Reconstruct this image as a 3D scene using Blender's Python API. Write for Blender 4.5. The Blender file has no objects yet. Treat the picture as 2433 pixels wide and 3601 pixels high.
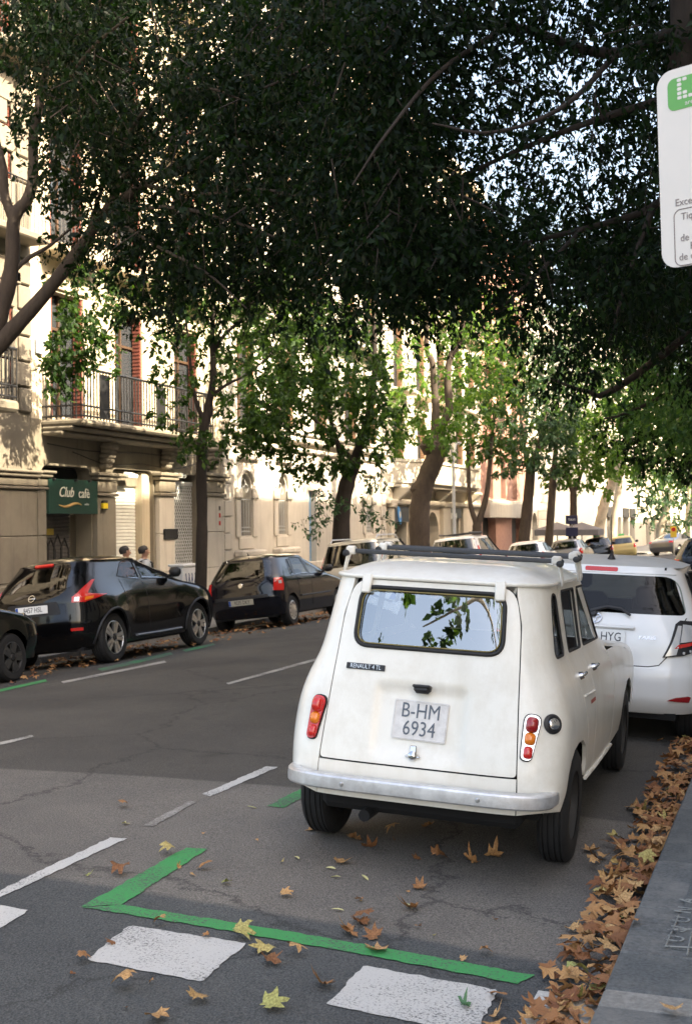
import bpy, bmesh, math, random
import numpy as np
from mathutils import Vector, Matrix
from mathutils.geometry import delaunay_2d_cdt

random.seed(7)
RNG = np.random.default_rng(7)
S = bpy.context.scene
COL = S.collection
R = math.radians
PI = math.pi

# ------------------------------------------------------------------ camera
FPX, YAW, PITCH, ROLL, CAMZ = 4250.0, R(20.34), R(.70), R(-.75), 1.60   # focal length in pixels of the 2433x3601 photograph
CX, CY = 1216.5, 1800.5
def cam_axes():
    f = np.array([-math.sin(YAW) * math.cos(PITCH), math.cos(YAW) * math.cos(PITCH), math.sin(PITCH)])
    r = np.array([math.cos(YAW), math.sin(YAW), 0.0])
    u = np.cross(r, f)
    c, s = math.cos(ROLL), math.sin(ROLL)
    return c * r + s * u, -s * r + c * u, f
CR, CU, CF = cam_axes()
CAM = np.array([0, 0, CAMZ])
camd = bpy.data.cameras.new('camera')
cam = bpy.data.objects.new('camera', camd)
COL.objects.link(cam)
m = Matrix.Identity(4)
for i in range(3):
    m[i][0], m[i][1], m[i][2], m[i][3] = CR[i], CU[i], -CF[i], CAM[i]
cam.matrix_world = m
camd.sensor_fit = 'VERTICAL'
camd.sensor_height = 36
camd.sensor_width = 24
camd.lens = FPX / 3601 * 36
camd.clip_start = .05
camd.clip_end = 3000
camd.dof.use_dof = True
camd.dof.focus_distance = 6.2
camd.dof.aperture_fstop = 7.1
S.camera = cam

# ------------------------------------------------------------------ sky and sun
SUN_EL, SUN_AZ = R(37), math.atan2(.97, -.24)         # azimuth measured from +Y towards +X
to_sun = Vector((math.sin(SUN_AZ) * math.cos(SUN_EL), math.cos(SUN_AZ) * math.cos(SUN_EL), math.sin(SUN_EL)))
w = bpy.data.worlds.new('World')
S.world = w
w.use_nodes = True
nt = w.node_tree
nt.nodes.clear()
sky = nt.nodes.new('ShaderNodeTexSky')
sky.sky_type = 'NISHITA'
sky.sun_disc = False
sky.sun_elevation = SUN_EL
sky.sun_rotation = SUN_AZ
sky.air_density = 1.0
sky.dust_density = 6.0
sky.ozone_density = .6
wb = nt.nodes.new('ShaderNodeMix')
wb.data_type = 'RGBA'
wb.blend_type = 'MULTIPLY'
wb.inputs[0].default_value = 1
wb.inputs[7].default_value = (1.0, .93, .835, 1)        # the film's warm daylight balance
bg = nt.nodes.new('ShaderNodeBackground')
bg.inputs[1].default_value = .15
out = nt.nodes.new('ShaderNodeOutputWorld')
nt.links.new(sky.outputs[0], wb.inputs[6])
nt.links.new(wb.outputs[2], bg.inputs[0])
nt.links.new(bg.outputs[0], out.inputs[0])
sd = bpy.data.lights.new('sun', 'SUN')
sd.energy = 3.8
sd.angle = R(.6)
sd.color = (1, .86, .64)
sun = bpy.data.objects.new('sun', sd)
COL.objects.link(sun)
sun.rotation_euler = (-to_sun).to_track_quat('-Z', 'Y').to_euler()
sun.location = (0, 0, 60)
S.view_settings.view_transform = 'Standard'
S.view_settings.look = 'None'
S.view_settings.gamma = 1
S.view_settings.exposure = 2.5
S.render.engine = 'CYCLES'
S.cycles.max_bounces = 6
S.cycles.transparent_max_bounces = 12

# ------------------------------------------------------------------ helpers
def tag(o, label=None, cat=None, group=None, kind=None):
    for k, v in (('label', label), ('category', cat), ('group', group), ('kind', kind)):
        if v:
            o[k] = v
    return o
def empty(name, loc=(0, 0, 0), rot=(0, 0, 0), parent=None):
    o = bpy.data.objects.new(name, None)
    COL.objects.link(o)
    o.location = loc
    o.rotation_euler = rot
    o.empty_display_size = .2
    if parent:
        o.parent = parent
    return o
def link(name, me, mat=None, parent=None, loc=(0, 0, 0), rot=(0, 0, 0), scale=None):
    o = bpy.data.objects.new(name, me)
    COL.objects.link(o)
    if mat is not None and not me.materials:
        me.materials.append(mat)
    o.location = loc
    o.rotation_euler = rot
    if scale:
        o.scale = scale
    if parent:
        o.parent = parent
    return o
def copy_tree(o, parent=None):
    c = o.copy()
    COL.objects.link(c)
    c.parent = parent
    for ch in o.children:
        copy_tree(ch, c)
    return c
def pix(px, py):
    d = CR * ((px - CX) / FPX) - CU * ((py - CY) / FPX) + CF
    return d
def at(px, py, depth):
    return Vector(CAM + pix(px, py) * depth)
def dpix(x, y, depth):                               # same, in the 1570-wide preview of the photograph
    return at(x * 1.5497, y * 1.5497, depth)
def rz(x, y):                                        # the road is crowned and falls gently away
    return -.0092 * (x + 4.2) ** 2 - .005 * (min(max(y, -20), 120) - 6)
def road(px, py, off=0.0):
    d = pix(px, py)
    t = CAMZ / -d[2]
    for _ in range(12):
        p = CAM + d * t
        t = (rz(p[0], p[1]) + off - CAMZ) / d[2]
    p = CAM + d * t
    return Vector((p[0], p[1], rz(p[0], p[1]) + off))
KX, LKX, XF = -.64, -10.95, -15.2                    # right kerb, left kerb, left facades
KH = .12
def rwz(x, y): return rz(KX, y) + KH + .01 * (x - KX)
def lwz(x, y): return rz(LKX, y) + KH + .012 * (LKX - x)
def fac(px, py, x=XF):
    d = pix(px, py)
    t = x / d[0]
    p = CAM + d * t
    return p[1], p[2]

class MB:
    def __init__(self):
        self.v, self.f = [], []
    def add(self, v, f):
        n = len(self.v)
        self.v += [tuple(p) for p in v]
        self.f += [tuple(i + n for i in q) for q in f]
        return self
    def box(self, c, s, rot=None, ch=0.0):
        hx, hy, hz = s[0] / 2, s[1] / 2, s[2] / 2
        ch = min(ch, hx * .9, hy * .9, hz * .9)
        vs, fs = [], []
        if ch <= 0:
            vs = [(x, y, z) for x in (-hx, hx) for y in (-hy, hy) for z in (-hz, hz)]
            fs = [(0, 1, 3, 2), (4, 6, 7, 5), (0, 4, 5, 1), (2, 3, 7, 6), (0, 2, 6, 4), (1, 5, 7, 3)]
        else:
            idx = {}
            for sx in (-1, 1):
                for sy in (-1, 1):
                    for sz in (-1, 1):
                        for a in range(3):
                            p = [sx * hx, sy * hy, sz * hz]
                            for b in range(3):
                                if b != a:
                                    p[b] -= (sx, sy, sz)[b] * ch
                            idx[(sx, sy, sz, a)] = len(vs)
                            vs.append(tuple(p))
            for a in range(3):
                b, c2 = (a + 1) % 3, (a + 2) % 3
                for sg in (-1, 1):
                    q = []
                    for (p, r_) in ((-1, -1), (1, -1), (1, 1), (-1, 1)):
                        k = [0, 0, 0]
                        k[a], k[b], k[c2] = sg, p, r_
                        q.append(idx[(*k, a)])
                    fs.append(tuple(q) if sg > 0 else tuple(q[::-1]))
            for a in range(3):
                b, c2 = (a + 1) % 3, (a + 2) % 3
                for sb in (-1, 1):
                    for sc in (-1, 1):
                        k0, k1 = [0, 0, 0], [0, 0, 0]
                        k0[a], k1[a] = -1, 1
                        k0[b] = k1[b] = sb
                        k0[c2] = k1[c2] = sc
                        q = (idx[(*k0, b)], idx[(*k1, b)], idx[(*k1, c2)], idx[(*k0, c2)])
                        fs.append(q if sb * sc > 0 else q[::-1])
            for sx in (-1, 1):
                for sy in (-1, 1):
                    for sz in (-1, 1):
                        q = tuple(idx[(sx, sy, sz, a)] for a in range(3))
                        fs.append(q if sx * sy * sz > 0 else q[::-1])
        M = rot if rot is not None else Matrix.Identity(3)
        c = Vector(c)
        return self.add([M @ Vector(p) + c for p in vs], fs)
    def tube(self, pts, rad, n=8, caps=True, flat=1.0):
        pts = [Vector(p) for p in pts]
        if not hasattr(rad, '__len__'):
            rad = [rad] * len(pts)
        vs, fs = [], []
        d0 = (pts[1] - pts[0]).normalized()
        up = Vector((0, 0, 1)) if abs(d0.z) < .9 else Vector((1, 0, 0))
        a = d0.cross(up).normalized()
        for i, p in enumerate(pts):
            d = (pts[min(i + 1, len(pts) - 1)] - pts[max(i - 1, 0)]).normalized()
            a = (a - d * a.dot(d)).normalized()
            b = d.cross(a)
            for k in range(n):
                t = 2 * PI * k / n
                vs.append(p + (a * math.cos(t) + b * math.sin(t) * flat) * rad[i])
        for i in range(len(pts) - 1):
            for k in range(n):
                k2 = (k + 1) % n
                fs.append((i * n + k, i * n + k2, (i + 1) * n + k2, (i + 1) * n + k))
        if caps:
            fs.append(tuple(range(n))[::-1])
            fs.append(tuple((len(pts) - 1) * n + k for k in range(n)))
        return self.add(vs, fs)
    def ring(self, pts, r, n=6):                     # closed tube
        pts = [Vector(p) for p in pts]
        N = len(pts)
        vs, fs = [], []
        a = None
        for i in range(N):
            d = (pts[(i + 1) % N] - pts[i - 1]).normalized()
            if a is None:
                up = Vector((0, 0, 1)) if abs(d.z) < .9 else Vector((1, 0, 0))
                a = d.cross(up).normalized()
            a = (a - d * a.dot(d)).normalized()
            b = d.cross(a)
            for k in range(n):
                t = 2 * PI * k / n
                vs.append(pts[i] + (a * math.cos(t) + b * math.sin(t)) * r)
        for i in range(N):
            j = (i + 1) % N
            for k in range(n):
                k2 = (k + 1) % n
                fs.append((i * n + k, i * n + k2, j * n + k2, j * n + k))
        return self.add(vs, fs)
    def lathe(self, prof, n=32, M=None, close=False):  # prof: (r, h) about local z
        vs, fs = [], []
        for (r_, h) in prof:
            for k in range(n):
                t = 2 * PI * k / n
                vs.append(Vector((r_ * math.cos(t), r_ * math.sin(t), h)))
        for i in range(len(prof) - 1):
            for k in range(n):
                k2 = (k + 1) % n
                fs.append((i * n + k, i * n + k2, (i + 1) * n + k2, (i + 1) * n + k))
        if close:
            fs.append(tuple(range(n))[::-1])
            fs.append(tuple((len(prof) - 1) * n + k for k in range(n)))
        if M is not None:
            vs = [M @ p for p in vs]
        return self.add(vs, fs)
    def prism(self, poly, h, M=None, h0=0.0):          # polygon in local xy, extruded along z
        n = len(poly)
        vs = [Vector((p[0], p[1], h0)) for p in poly] + [Vector((p[0], p[1], h)) for p in poly]
        fs = [tuple(range(n))[::-1], tuple(range(n, 2 * n))] + [(i, (i + 1) % n, n + (i + 1) % n, n + i) for i in range(n)]
        if M is not None:
            vs = [M @ p for p in vs]
        return self.add(vs, fs)
    def mesh(self, name, smooth=None):
        me = bpy.data.meshes.new(name)
        me.from_pydata(self.v, [], self.f)
        bm = bmesh.new()
        bm.from_mesh(me)
        bmesh.ops.recalc_face_normals(bm, faces=bm.faces)
        bm.to_mesh(me)
        bm.free()
        if smooth is not None:
            me.shade_smooth()
            me.set_sharp_from_angle(angle=R(smooth))
        return me
    def build(self, name, mat, parent=None, smooth=None, loc=(0, 0, 0), rot=(0, 0, 0)):
        return link(name, self.mesh(name, smooth), mat, parent, loc, rot)

def rrect(w, h, r, n=5, cx=0, cy=0):
    o = []
    for (sx, sy, a0) in ((1, -1, -90), (1, 1, 0), (-1, 1, 90), (-1, -1, 180)):
        for k in range(n + 1):
            a = R(a0 + 90 * k / n)
            o.append((cx + sx * (w / 2 - r) + r * math.cos(a), cy + sy * (h / 2 - r) + r * math.sin(a)))
    return o
def rpoly(pts, rad, n=5):                             # polygon with rounded corners
    o = []
    N = len(pts)
    if not hasattr(rad, '__len__'):
        rad = [rad] * N
    for i in range(N):
        p0, p, p1 = Vector(pts[i - 1]), Vector(pts[i]), Vector(pts[(i + 1) % N])
        a, b = (p0 - p), (p1 - p)
        r_ = min(rad[i], a.length * .49, b.length * .49)
        a, b = p + a.normalized() * r_, p + b.normalized() * r_
        for k in range(n + 1):
            t = k / n
            o.append(tuple(a * (1 - t) ** 2 + p * 2 * t * (1 - t) + b * t * t))
    return o
def text_mesh(txt, size, extrude=.0015, sx=1.0, align='CENTER', shear=0.0):
    cu = bpy.data.curves.new('lettering', 'FONT')
    cu.body = txt
    cu.size = size
    cu.extrude = extrude
    cu.align_x = align
    cu.align_y = 'CENTER'
    cu.shear = shear
    cu.resolution_u = 3
    o = bpy.data.objects.new('lettering', cu)
    COL.objects.link(o)
    bpy.context.view_layer.update()
    me = bpy.data.meshes.new_from_object(o.evaluated_get(bpy.context.evaluated_depsgraph_get()))
    bpy.data.objects.remove(o)
    bpy.data.curves.remove(cu)
    if sx != 1:
        me.transform(Matrix.Diagonal((sx, 1, 1, 1)))
    me.name = 'lettering'
    me.materials.clear()
    return me
def frame(o, x, n):                                   # matrix: local x, y = n x x, z = n
    x, n = Vector(x).normalized(), Vector(n).normalized()
    y = n.cross(x).normalized()
    x = y.cross(n)
    M = Matrix.Identity(4)
    for i in range(3):
        M[i][0], M[i][1], M[i][2], M[i][3] = x[i], y[i], n[i], o[i]
    return M

# ------------------------------------------------------------------ materials
MATS = {}
def nodes_of(name):
    mt = bpy.data.materials.new(name)
    mt.use_nodes = True
    n = mt.node_tree.nodes
    return mt, mt.node_tree, n['Principled BSDF'], n['Material Output']
def mat(name, col, rough=.6, metal=0.0, var=.0, scale=8.0, bump=0.0, bscale=60.0, coat=0.0, dirt=None, spec=.5, stretch=None, dscale=2.0, damt=.5, inner=None, streak=None):
    mt, t, p, o = nodes_of(name)
    L = t.links.new
    p.inputs['Roughness'].default_value = rough
    p.inputs['Metallic'].default_value = metal
    p.inputs['Specular IOR Level'].default_value = spec
    if coat:
        p.inputs['Coat Weight'].default_value = coat
        p.inputs['Coat Roughness'].default_value = .04
    tc = t.nodes.new('ShaderNodeTexCoord')
    src = tc.outputs['Object']
    if stretch:
        mp = t.nodes.new('ShaderNodeMapping')
        mp.inputs['Scale'].default_value = stretch
        L(src, mp.inputs['Vector'])
        src = mp.outputs[0]
    cur = None
    if var > 0:
        nz = t.nodes.new('ShaderNodeTexNoise')
        nz.inputs['Scale'].default_value = scale
        nz.inputs['Detail'].default_value = 6
        nz.inputs['Roughness'].default_value = .65
        L(src, nz.inputs['Vector'])
        rp = t.nodes.new('ShaderNodeValToRGB')
        rp.color_ramp.elements[0].position = .3
        rp.color_ramp.elements[1].position = .72
        rp.color_ramp.elements[0].color = (*[c * (1 - var) for c in col], 1)
        rp.color_ramp.elements[1].color = (*[min(1, c * (1 + var)) for c in col], 1)
        L(nz.outputs[0], rp.inputs[0])
        cur = rp.outputs[0]
    if dirt:
        nz = t.nodes.new('ShaderNodeTexNoise')
        nz.inputs['Scale'].default_value = dscale
        nz.inputs['Detail'].default_value = 9
        nz.inputs['Roughness'].default_value = .72
        L(src, nz.inputs['Vector'])
        rp = t.nodes.new('ShaderNodeValToRGB')
        rp.color_ramp.elements[0].position = .47
        rp.color_ramp.elements[1].position = .72
        rp.color_ramp.elements[0].color = (0, 0, 0, 1)
        rp.color_ramp.elements[1].color = (damt, damt, damt, 1)
        L(nz.outputs[0], rp.inputs[0])
        mx = t.nodes.new('ShaderNodeMix')
        mx.data_type = 'RGBA'
        L(rp.outputs[0], mx.inputs[0])
        if cur is None:
            mx.inputs[6].default_value = (*col, 1)
        else:
            L(cur, mx.inputs[6])
        mx.inputs[7].default_value = (*dirt, 1)
        cur = mx.outputs[2]
    if streak:                                         # rain streaks and soot down a wall
        mp2 = t.nodes.new('ShaderNodeMapping')
        mp2.inputs['Scale'].default_value = (2.2, 2.2, .16)
        L(tc.outputs['Object'], mp2.inputs['Vector'])
        nz = t.nodes.new('ShaderNodeTexNoise')
        nz.inputs['Scale'].default_value = 2.4
        nz.inputs['Detail'].default_value = 8
        nz.inputs['Roughness'].default_value = .7
        L(mp2.outputs[0], nz.inputs['Vector'])
        rp = t.nodes.new('ShaderNodeValToRGB')
        rp.color_ramp.elements[0].position = .50
        rp.color_ramp.elements[1].position = .74
        rp.color_ramp.elements[0].color = (0, 0, 0, 1)
        rp.color_ramp.elements[1].color = (.65, .65, .65, 1)
        L(nz.outputs[0], rp.inputs[0])
        mx = t.nodes.new('ShaderNodeMix')
        mx.data_type = 'RGBA'
        L(rp.outputs[0], mx.inputs[0])
        if cur is None:
            mx.inputs[6].default_value = (*col, 1)
        else:
            L(cur, mx.inputs[6])
        mx.inputs[7].default_value = (*streak, 1)
        cur = mx.outputs[2]
    if cur is None:
        p.inputs['Base Color'].default_value = (*col, 1)
    else:
        L(cur, p.inputs['Base Color'])
    if bump > 0:
        nz = t.nodes.new('ShaderNodeTexNoise')
        nz.inputs['Scale'].default_value = bscale
        nz.inputs['Detail'].default_value = 4
        L(src, nz.inputs['Vector'])
        b = t.nodes.new('ShaderNodeBump')
        b.inputs['Strength'].default_value = bump
        b.inputs['Distance'].default_value = .02
        L(nz.outputs[0], b.inputs['Height'])
        L(b.outputs[0], p.inputs['Normal'])
    if inner:                                          # bare trim on the inside of a painted panel
        ip = t.nodes.new('ShaderNodeBsdfDiffuse')
        ip.inputs[0].default_value = (*inner, 1)
        ge = t.nodes.new('ShaderNodeNewGeometry')
        ms = t.nodes.new('ShaderNodeMixShader')
        L(ge.outputs['Backfacing'], ms.inputs[0])
        L(p.outputs[0], ms.inputs[1])
        L(ip.outputs[0], ms.inputs[2])
        L(ms.outputs[0], o.inputs[0])
    MATS[name] = mt
    return mt
def glass(name, tint, refl=.08, rough=.0, fres=1.0):
    mt = bpy.data.materials.new(name)
    mt.use_nodes = True
    t = mt.node_tree
    t.nodes.clear()
    o = t.nodes.new('ShaderNodeOutputMaterial')
    tr = t.nodes.new('ShaderNodeBsdfTransparent')
    tr.inputs[0].default_value = (*tint, 1)
    gl = t.nodes.new('ShaderNodeBsdfGlossy')
    gl.inputs['Roughness'].default_value = rough
    gl.inputs['Color'].default_value = (.95, .97, 1, 1)
    fr = t.nodes.new('ShaderNodeFresnel')
    fr.inputs['IOR'].default_value = 1.55
    ad = t.nodes.new('ShaderNodeMath')
    ad.operation = 'MULTIPLY_ADD'
    ad.inputs[1].default_value = fres
    ad.inputs[2].default_value = refl
    ad.use_clamp = True
    mx = t.nodes.new('ShaderNodeMixShader')
    t.links.new(fr.outputs[0], ad.inputs[0])
    t.links.new(ad.outputs[0], mx.inputs[0])
    t.links.new(tr.outputs[0], mx.inputs[1])
    t.links.new(gl.outputs[0], mx.inputs[2])
    t.links.new(mx.outputs[0], o.inputs[0])
    MATS[name] = mt
    return mt
def leafmat(name, c0, c1, c2, trans=.35, scale=.9):
    mt = bpy.data.materials.new(name)
    mt.use_nodes = True
    t = mt.node_tree
    t.nodes.clear()
    L = t.links.new
    o = t.nodes.new('ShaderNodeOutputMaterial')
    tc = t.nodes.new('ShaderNodeTexCoord')
    nz = t.nodes.new('ShaderNodeTexNoise')
    nz.inputs['Scale'].default_value = scale
    nz.inputs['Detail'].default_value = 8
    nz.inputs['Roughness'].default_value = .8
    L(tc.outputs['Object'], nz.inputs['Vector'])
    rp = t.nodes.new('ShaderNodeValToRGB')
    rp.color_ramp.elements[0].position = .3
    rp.color_ramp.elements[0].color = (*c0, 1)
    rp.color_ramp.elements[1].position = .7
    rp.color_ramp.elements[1].color = (*c2, 1)
    e = rp.color_ramp.elements.new(.5)
    e.color = (*c1, 1)
    L(nz.outputs[0], rp.inputs[0])
    ge = t.nodes.new('ShaderNodeNewGeometry')
    vr = t.nodes.new('ShaderNodeMapRange')
    vr.inputs['To Min'].default_value = .18
    vr.inputs['To Max'].default_value = .82
    L(ge.outputs['Random Per Island'], vr.inputs['Value'])
    am = t.nodes.new('ShaderNodeMix')
    am.inputs[0].default_value = .6
    L(nz.outputs[0], am.inputs[2])
    L(vr.outputs[0], am.inputs[3])
    L(am.outputs[0], rp.inputs[0])
    df = t.nodes.new('ShaderNodeBsdfPrincipled')
    df.inputs['Roughness'].default_value = .5
    df.inputs['Specular IOR Level'].default_value = .16
    tl = t.nodes.new('ShaderNodeBsdfTranslucent')
    br = t.nodes.new('ShaderNodeMix')
    br.data_type = 'RGBA'
    br.blend_type = 'MULTIPLY'
    br.inputs[0].default_value = 1
    br.inputs[7].default_value = (2.2, 2.3, .7, 1)
    L(rp.outputs[0], br.inputs[6])
    L(rp.outputs[0], df.inputs['Base Color'])
    L(br.outputs[2], tl.inputs[0])
    mx = t.nodes.new('ShaderNodeMixShader')
    mx.inputs[0].default_value = trans
    L(df.outputs[0], mx.inputs[1])
    L(tl.outputs[0], mx.inputs[2])
    L(mx.outputs[0], o.inputs[0])
    return mt

M_rubber = mat('tyre rubber', (.012, .012, .013), .75, var=.3, scale=30, bump=.05)
M_black = mat('black plastic', (.012, .012, .014), .5, var=.2, scale=20)
M_inner = mat('dark trim', (.006, .006, .007), .9)
M_seam = mat('rubber seal', (.01, .01, .011), .6)
M_chrome = mat('chrome', (.60, .61, .63), .16, 1.0, var=.12, scale=14, bump=.03, bscale=9)
M_steel = mat('worn bumper steel', (.74, .75, .77), .42, .75, var=.22, scale=11, bump=.10, bscale=12, dirt=(.28, .22, .17), damt=.35, dscale=6)
M_alu = mat('machined alloy', (.62, .62, .62), .3, .9, var=.1)
M_red = mat('red lens', (.55, .015, .012), .14, coat=.7)
M_redd = mat('dark red lens', (.30, .006, .008), .14, coat=.7)
M_amber = mat('amber lens', (.75, .20, .01), .14, coat=.7)
M_clear = mat('clear lens', (.62, .62, .62), .15, .3, coat=.6)
M_plate = mat('number plate white', (.74, .74, .72), .4, var=.06, scale=30)
M_plate_old = mat('old pressed plate', (.66, .65, .64), .5, var=.14, scale=26, dirt=(.42, .38, .34), damt=.4, dscale=9)
M_ink = mat('plate lettering', (.02, .022, .03), .5)
M_inkold = mat('faded plate lettering', (.10, .12, .15), .6, var=.3, scale=60)
M_blue = mat('euro band blue', (.01, .07, .35), .5)
M_white4 = mat('cream white enamel', (.80, .78, .715), .30, var=.04, scale=3, coat=.35, dirt=(.50, .44, .34), damt=.34, dscale=4.5, bump=.02, bscale=6, streak=(.66, .62, .53))
M_dusty = mat('dusty roof enamel', (.60, .58, .53), .55, var=.12, scale=14, dirt=(.30, .27, .22), damt=.5, dscale=6, bump=.02, bscale=30)
M_whitec = mat('white car paint', (.80, .80, .79), .25, var=.02, scale=3, coat=.8, dirt=(.55, .53, .50), damt=.12, dscale=3, inner=(.02, .02, .022))
M_whiter = mat('dusty white car roof', (.52, .51, .48), .55, var=.1, scale=10, dirt=(.32, .3, .25), damt=.5, dscale=5, inner=(.05, .05, .05))
M_blackc = mat('black car paint', (.003, .003, .0035), .12, coat=.45, spec=.35, inner=(.02, .02, .022))
M_bluec = mat('dark blue car paint', (.004, .005, .010), .13, coat=.45, spec=.35)
M_silver = mat('champagne metallic paint', (.60, .575, .51), .34, .45, var=.05, coat=.6, inner=(.02, .02, .022))
M_greyc = mat('grey metallic paint', (.20, .21, .23), .3, .6, coat=.8, inner=(.02, .02, .022))
M_yellowc = mat('taxi yellow', (.80, .55, .03), .35, coat=.5)
M_taxig = mat('green roof lamp', (.05, .45, .12), .35)
G_r4 = glass('old window glass', (.82, .86, .84), .27, fres=1.2)
G_side = glass('side window glass', (.55, .58, .57), .10)
G_dark = glass('tinted glass', (.10, .11, .11), .03)
G_car = glass('car side glass', (.30, .34, .33), .0, fres=.7)
G_yaris = glass('hatch glass', (.42, .50, .48), .0, fres=.6)
# ------------------------------------------------------------------ car shells
class Tab:
    def __init__(self, pts, sig=.025):
        z = np.arange(-.2, 2.2, .004)
        p = np.array(sorted(pts))
        v = np.interp(z, p[:, 0], p[:, 1])
        k = np.exp(-.5 * (np.arange(-40, 41) * .004 / sig) ** 2)
        v = np.convolve(np.pad(v, 40, mode='edge'), k / k.sum(), mode='valid')
        self.z, self.v = z, v
    def __call__(self, z):
        return np.interp(z, self.z, self.v)
class Shell:
    """Car body as a stack of plan outlines: rear corner, straight side, front corner; x right, y forward, z up."""
    def __init__(s, hw, yr, yf, ar=.45, af=.45, n=4.0, bulge=None, sig=.025, sigf=.03):
        s.hw, s.yr, s.yf = Tab(hw, sig), Tab(yr, sig), Tab(yf, sigf)
        s.ar, s.af, s.n, s.bulge = ar, af, n, bulge
    def xs(s, y, z):
        hw, yc, yd = s.hw(z), s.yr(z) + s.ar, s.yf(z) - s.af
        t = np.clip(np.maximum((yc - y) / s.ar, (y - yd) / s.af), 0, 1)
        x = hw * (1 - t ** s.n) ** (1 / s.n)
        if s.bulge is not None:
            x = x + s.bulge(y, z) * (1 - t ** s.n)
        return x
    def pq(s, q, z):
        q, z = np.asarray(q, float), np.asarray(z, float)
        hw, yc = s.hw(z), s.yr(z) + s.ar
        th = np.clip(q, 0, 1) * PI / 2
        x = hw * np.maximum(np.sin(th), 1e-9) ** (2 / s.n)
        y = np.where(q <= 1, yc - s.ar * np.maximum(np.cos(th), 0) ** (2 / s.n), yc + (q - 1))
        x = np.where(q <= 1, x, s.xs(y, z))
        if s.bulge is not None:
            x = np.where(q <= 1, x + s.bulge(y, z) * (x / hw) ** 4, x)
        return np.stack([x, y, z], -1)
    def pf(s, q, z):
        q, z = np.asarray(q, float), np.asarray(z, float)
        hw, yd = s.hw(z), s.yf(z) - s.af
        sg = np.sign(q)
        a = np.abs(q)
        th = np.clip(a, 0, 1) * PI / 2
        x = hw * np.maximum(np.sin(th), 1e-9) ** (2 / s.n)
        y = np.where(a <= 1, yd + s.af * np.maximum(np.cos(th), 0) ** (2 / s.n), yd - (a - 1))
        x = np.where(a <= 1, x, s.xs(y, z))
        return np.stack([sg * x, y, z], -1)
    def pr(s, x, z):
        x, z = np.asarray(x, float), np.asarray(z, float)
        t = np.clip(np.abs(x) / s.hw(z), 0, .999)
        return np.stack([x, s.yr(z) + s.ar - s.ar * (1 - t ** s.n) ** (1 / s.n), z], -1)
    def q_y(s, y, z):
        yc = s.yr(z) + s.ar
        t = np.clip((yc - y) / s.ar, 0, 1)
        return np.where(y >= yc, 1 + (y - yc), np.arccos(t ** (s.n / 2)) / (PI / 2))
    def q_x(s, x, z):
        return np.arcsin(np.clip((x / s.hw(z)) ** (s.n / 2), 0, 1)) / (PI / 2)
    def fn(s, mode):
        return {'r': s.pr, 'q': s.pq, 'f': s.pf}[mode]
    def nrm(s, mode, a, z):
        f, e = s.fn(mode), 1e-3
        du = f(np.asarray(a) + e, z) - f(np.asarray(a) - e, z)
        dv = f(a, np.asarray(z) + e) - f(a, np.asarray(z) - e)
        n = np.cross(du, dv)
        if mode == 'f':
            n = -n
        return n / np.maximum(np.linalg.norm(n, axis=-1, keepdims=True), 1e-12)
    def spot(s, mode, a, z, side=1, off=0.0):          # frame on the surface: local x along it, local y up it, local z outwards
        if mode == 'y':
            mode, a = 'q', float(s.q_y(a, z))
        if mode == 'x':
            mode, a = 'q', float(s.q_x(a, z))
        p, n = s.fn(mode)(a, z), s.nrm(mode, a, z)
        e = 1e-3
        x = s.fn(mode)(a + e, z) - s.fn(mode)(a - e, z)
        if mode == 'f':
            x = -x
        p = p + n * off
        if side < 0:
            p, n, x = p * [-1, 1, 1], n * [-1, 1, 1], -x * [-1, 1, 1]
        return frame(p, x, n)

def inside(P, poly):
    x, y = P[:, 0], P[:, 1]
    c = np.zeros(len(P), bool)
    n = len(poly)
    for i in range(n):
        x0, y0 = poly[i - 1]
        x1, y1 = poly[i]
        if y0 == y1:
            continue
        k = ((y0 > y) != (y1 > y)) & (x < (x1 - x0) * (y - y0) / (y1 - y0) + x0)
        c ^= k
    return c
def resample(pts, sp, close=True):
    o = []
    n = len(pts)
    for i in range(n if close else n - 1):
        a, b = pts[i], pts[(i + 1) % n]
        if len(a) != len(b):
            o.append(a)
            continue
        d = math.hypot(a[-2] - b[-2], a[-1] - b[-1])
        k = max(1, int(math.ceil(d / sp)))
        for j in range(k):
            t = j / k
            v = (a[-2] * (1 - t) + b[-2] * t, a[-1] * (1 - t) + b[-1] * t)
            o.append(v if len(a) == 2 else ('x', *v))
    if not close:
        o.append(pts[-1])
    return o
def to_param(sh, mode, pts):
    o = []
    for p in pts:
        if len(p) == 3:
            o.append((float(sh.q_x(p[1], p[2])), p[2]))
        elif mode == 'q':
            o.append((float(sh.q_y(p[0], p[1])), p[1]))
        else:
            o.append((p[0], p[1]))
    return o
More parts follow.
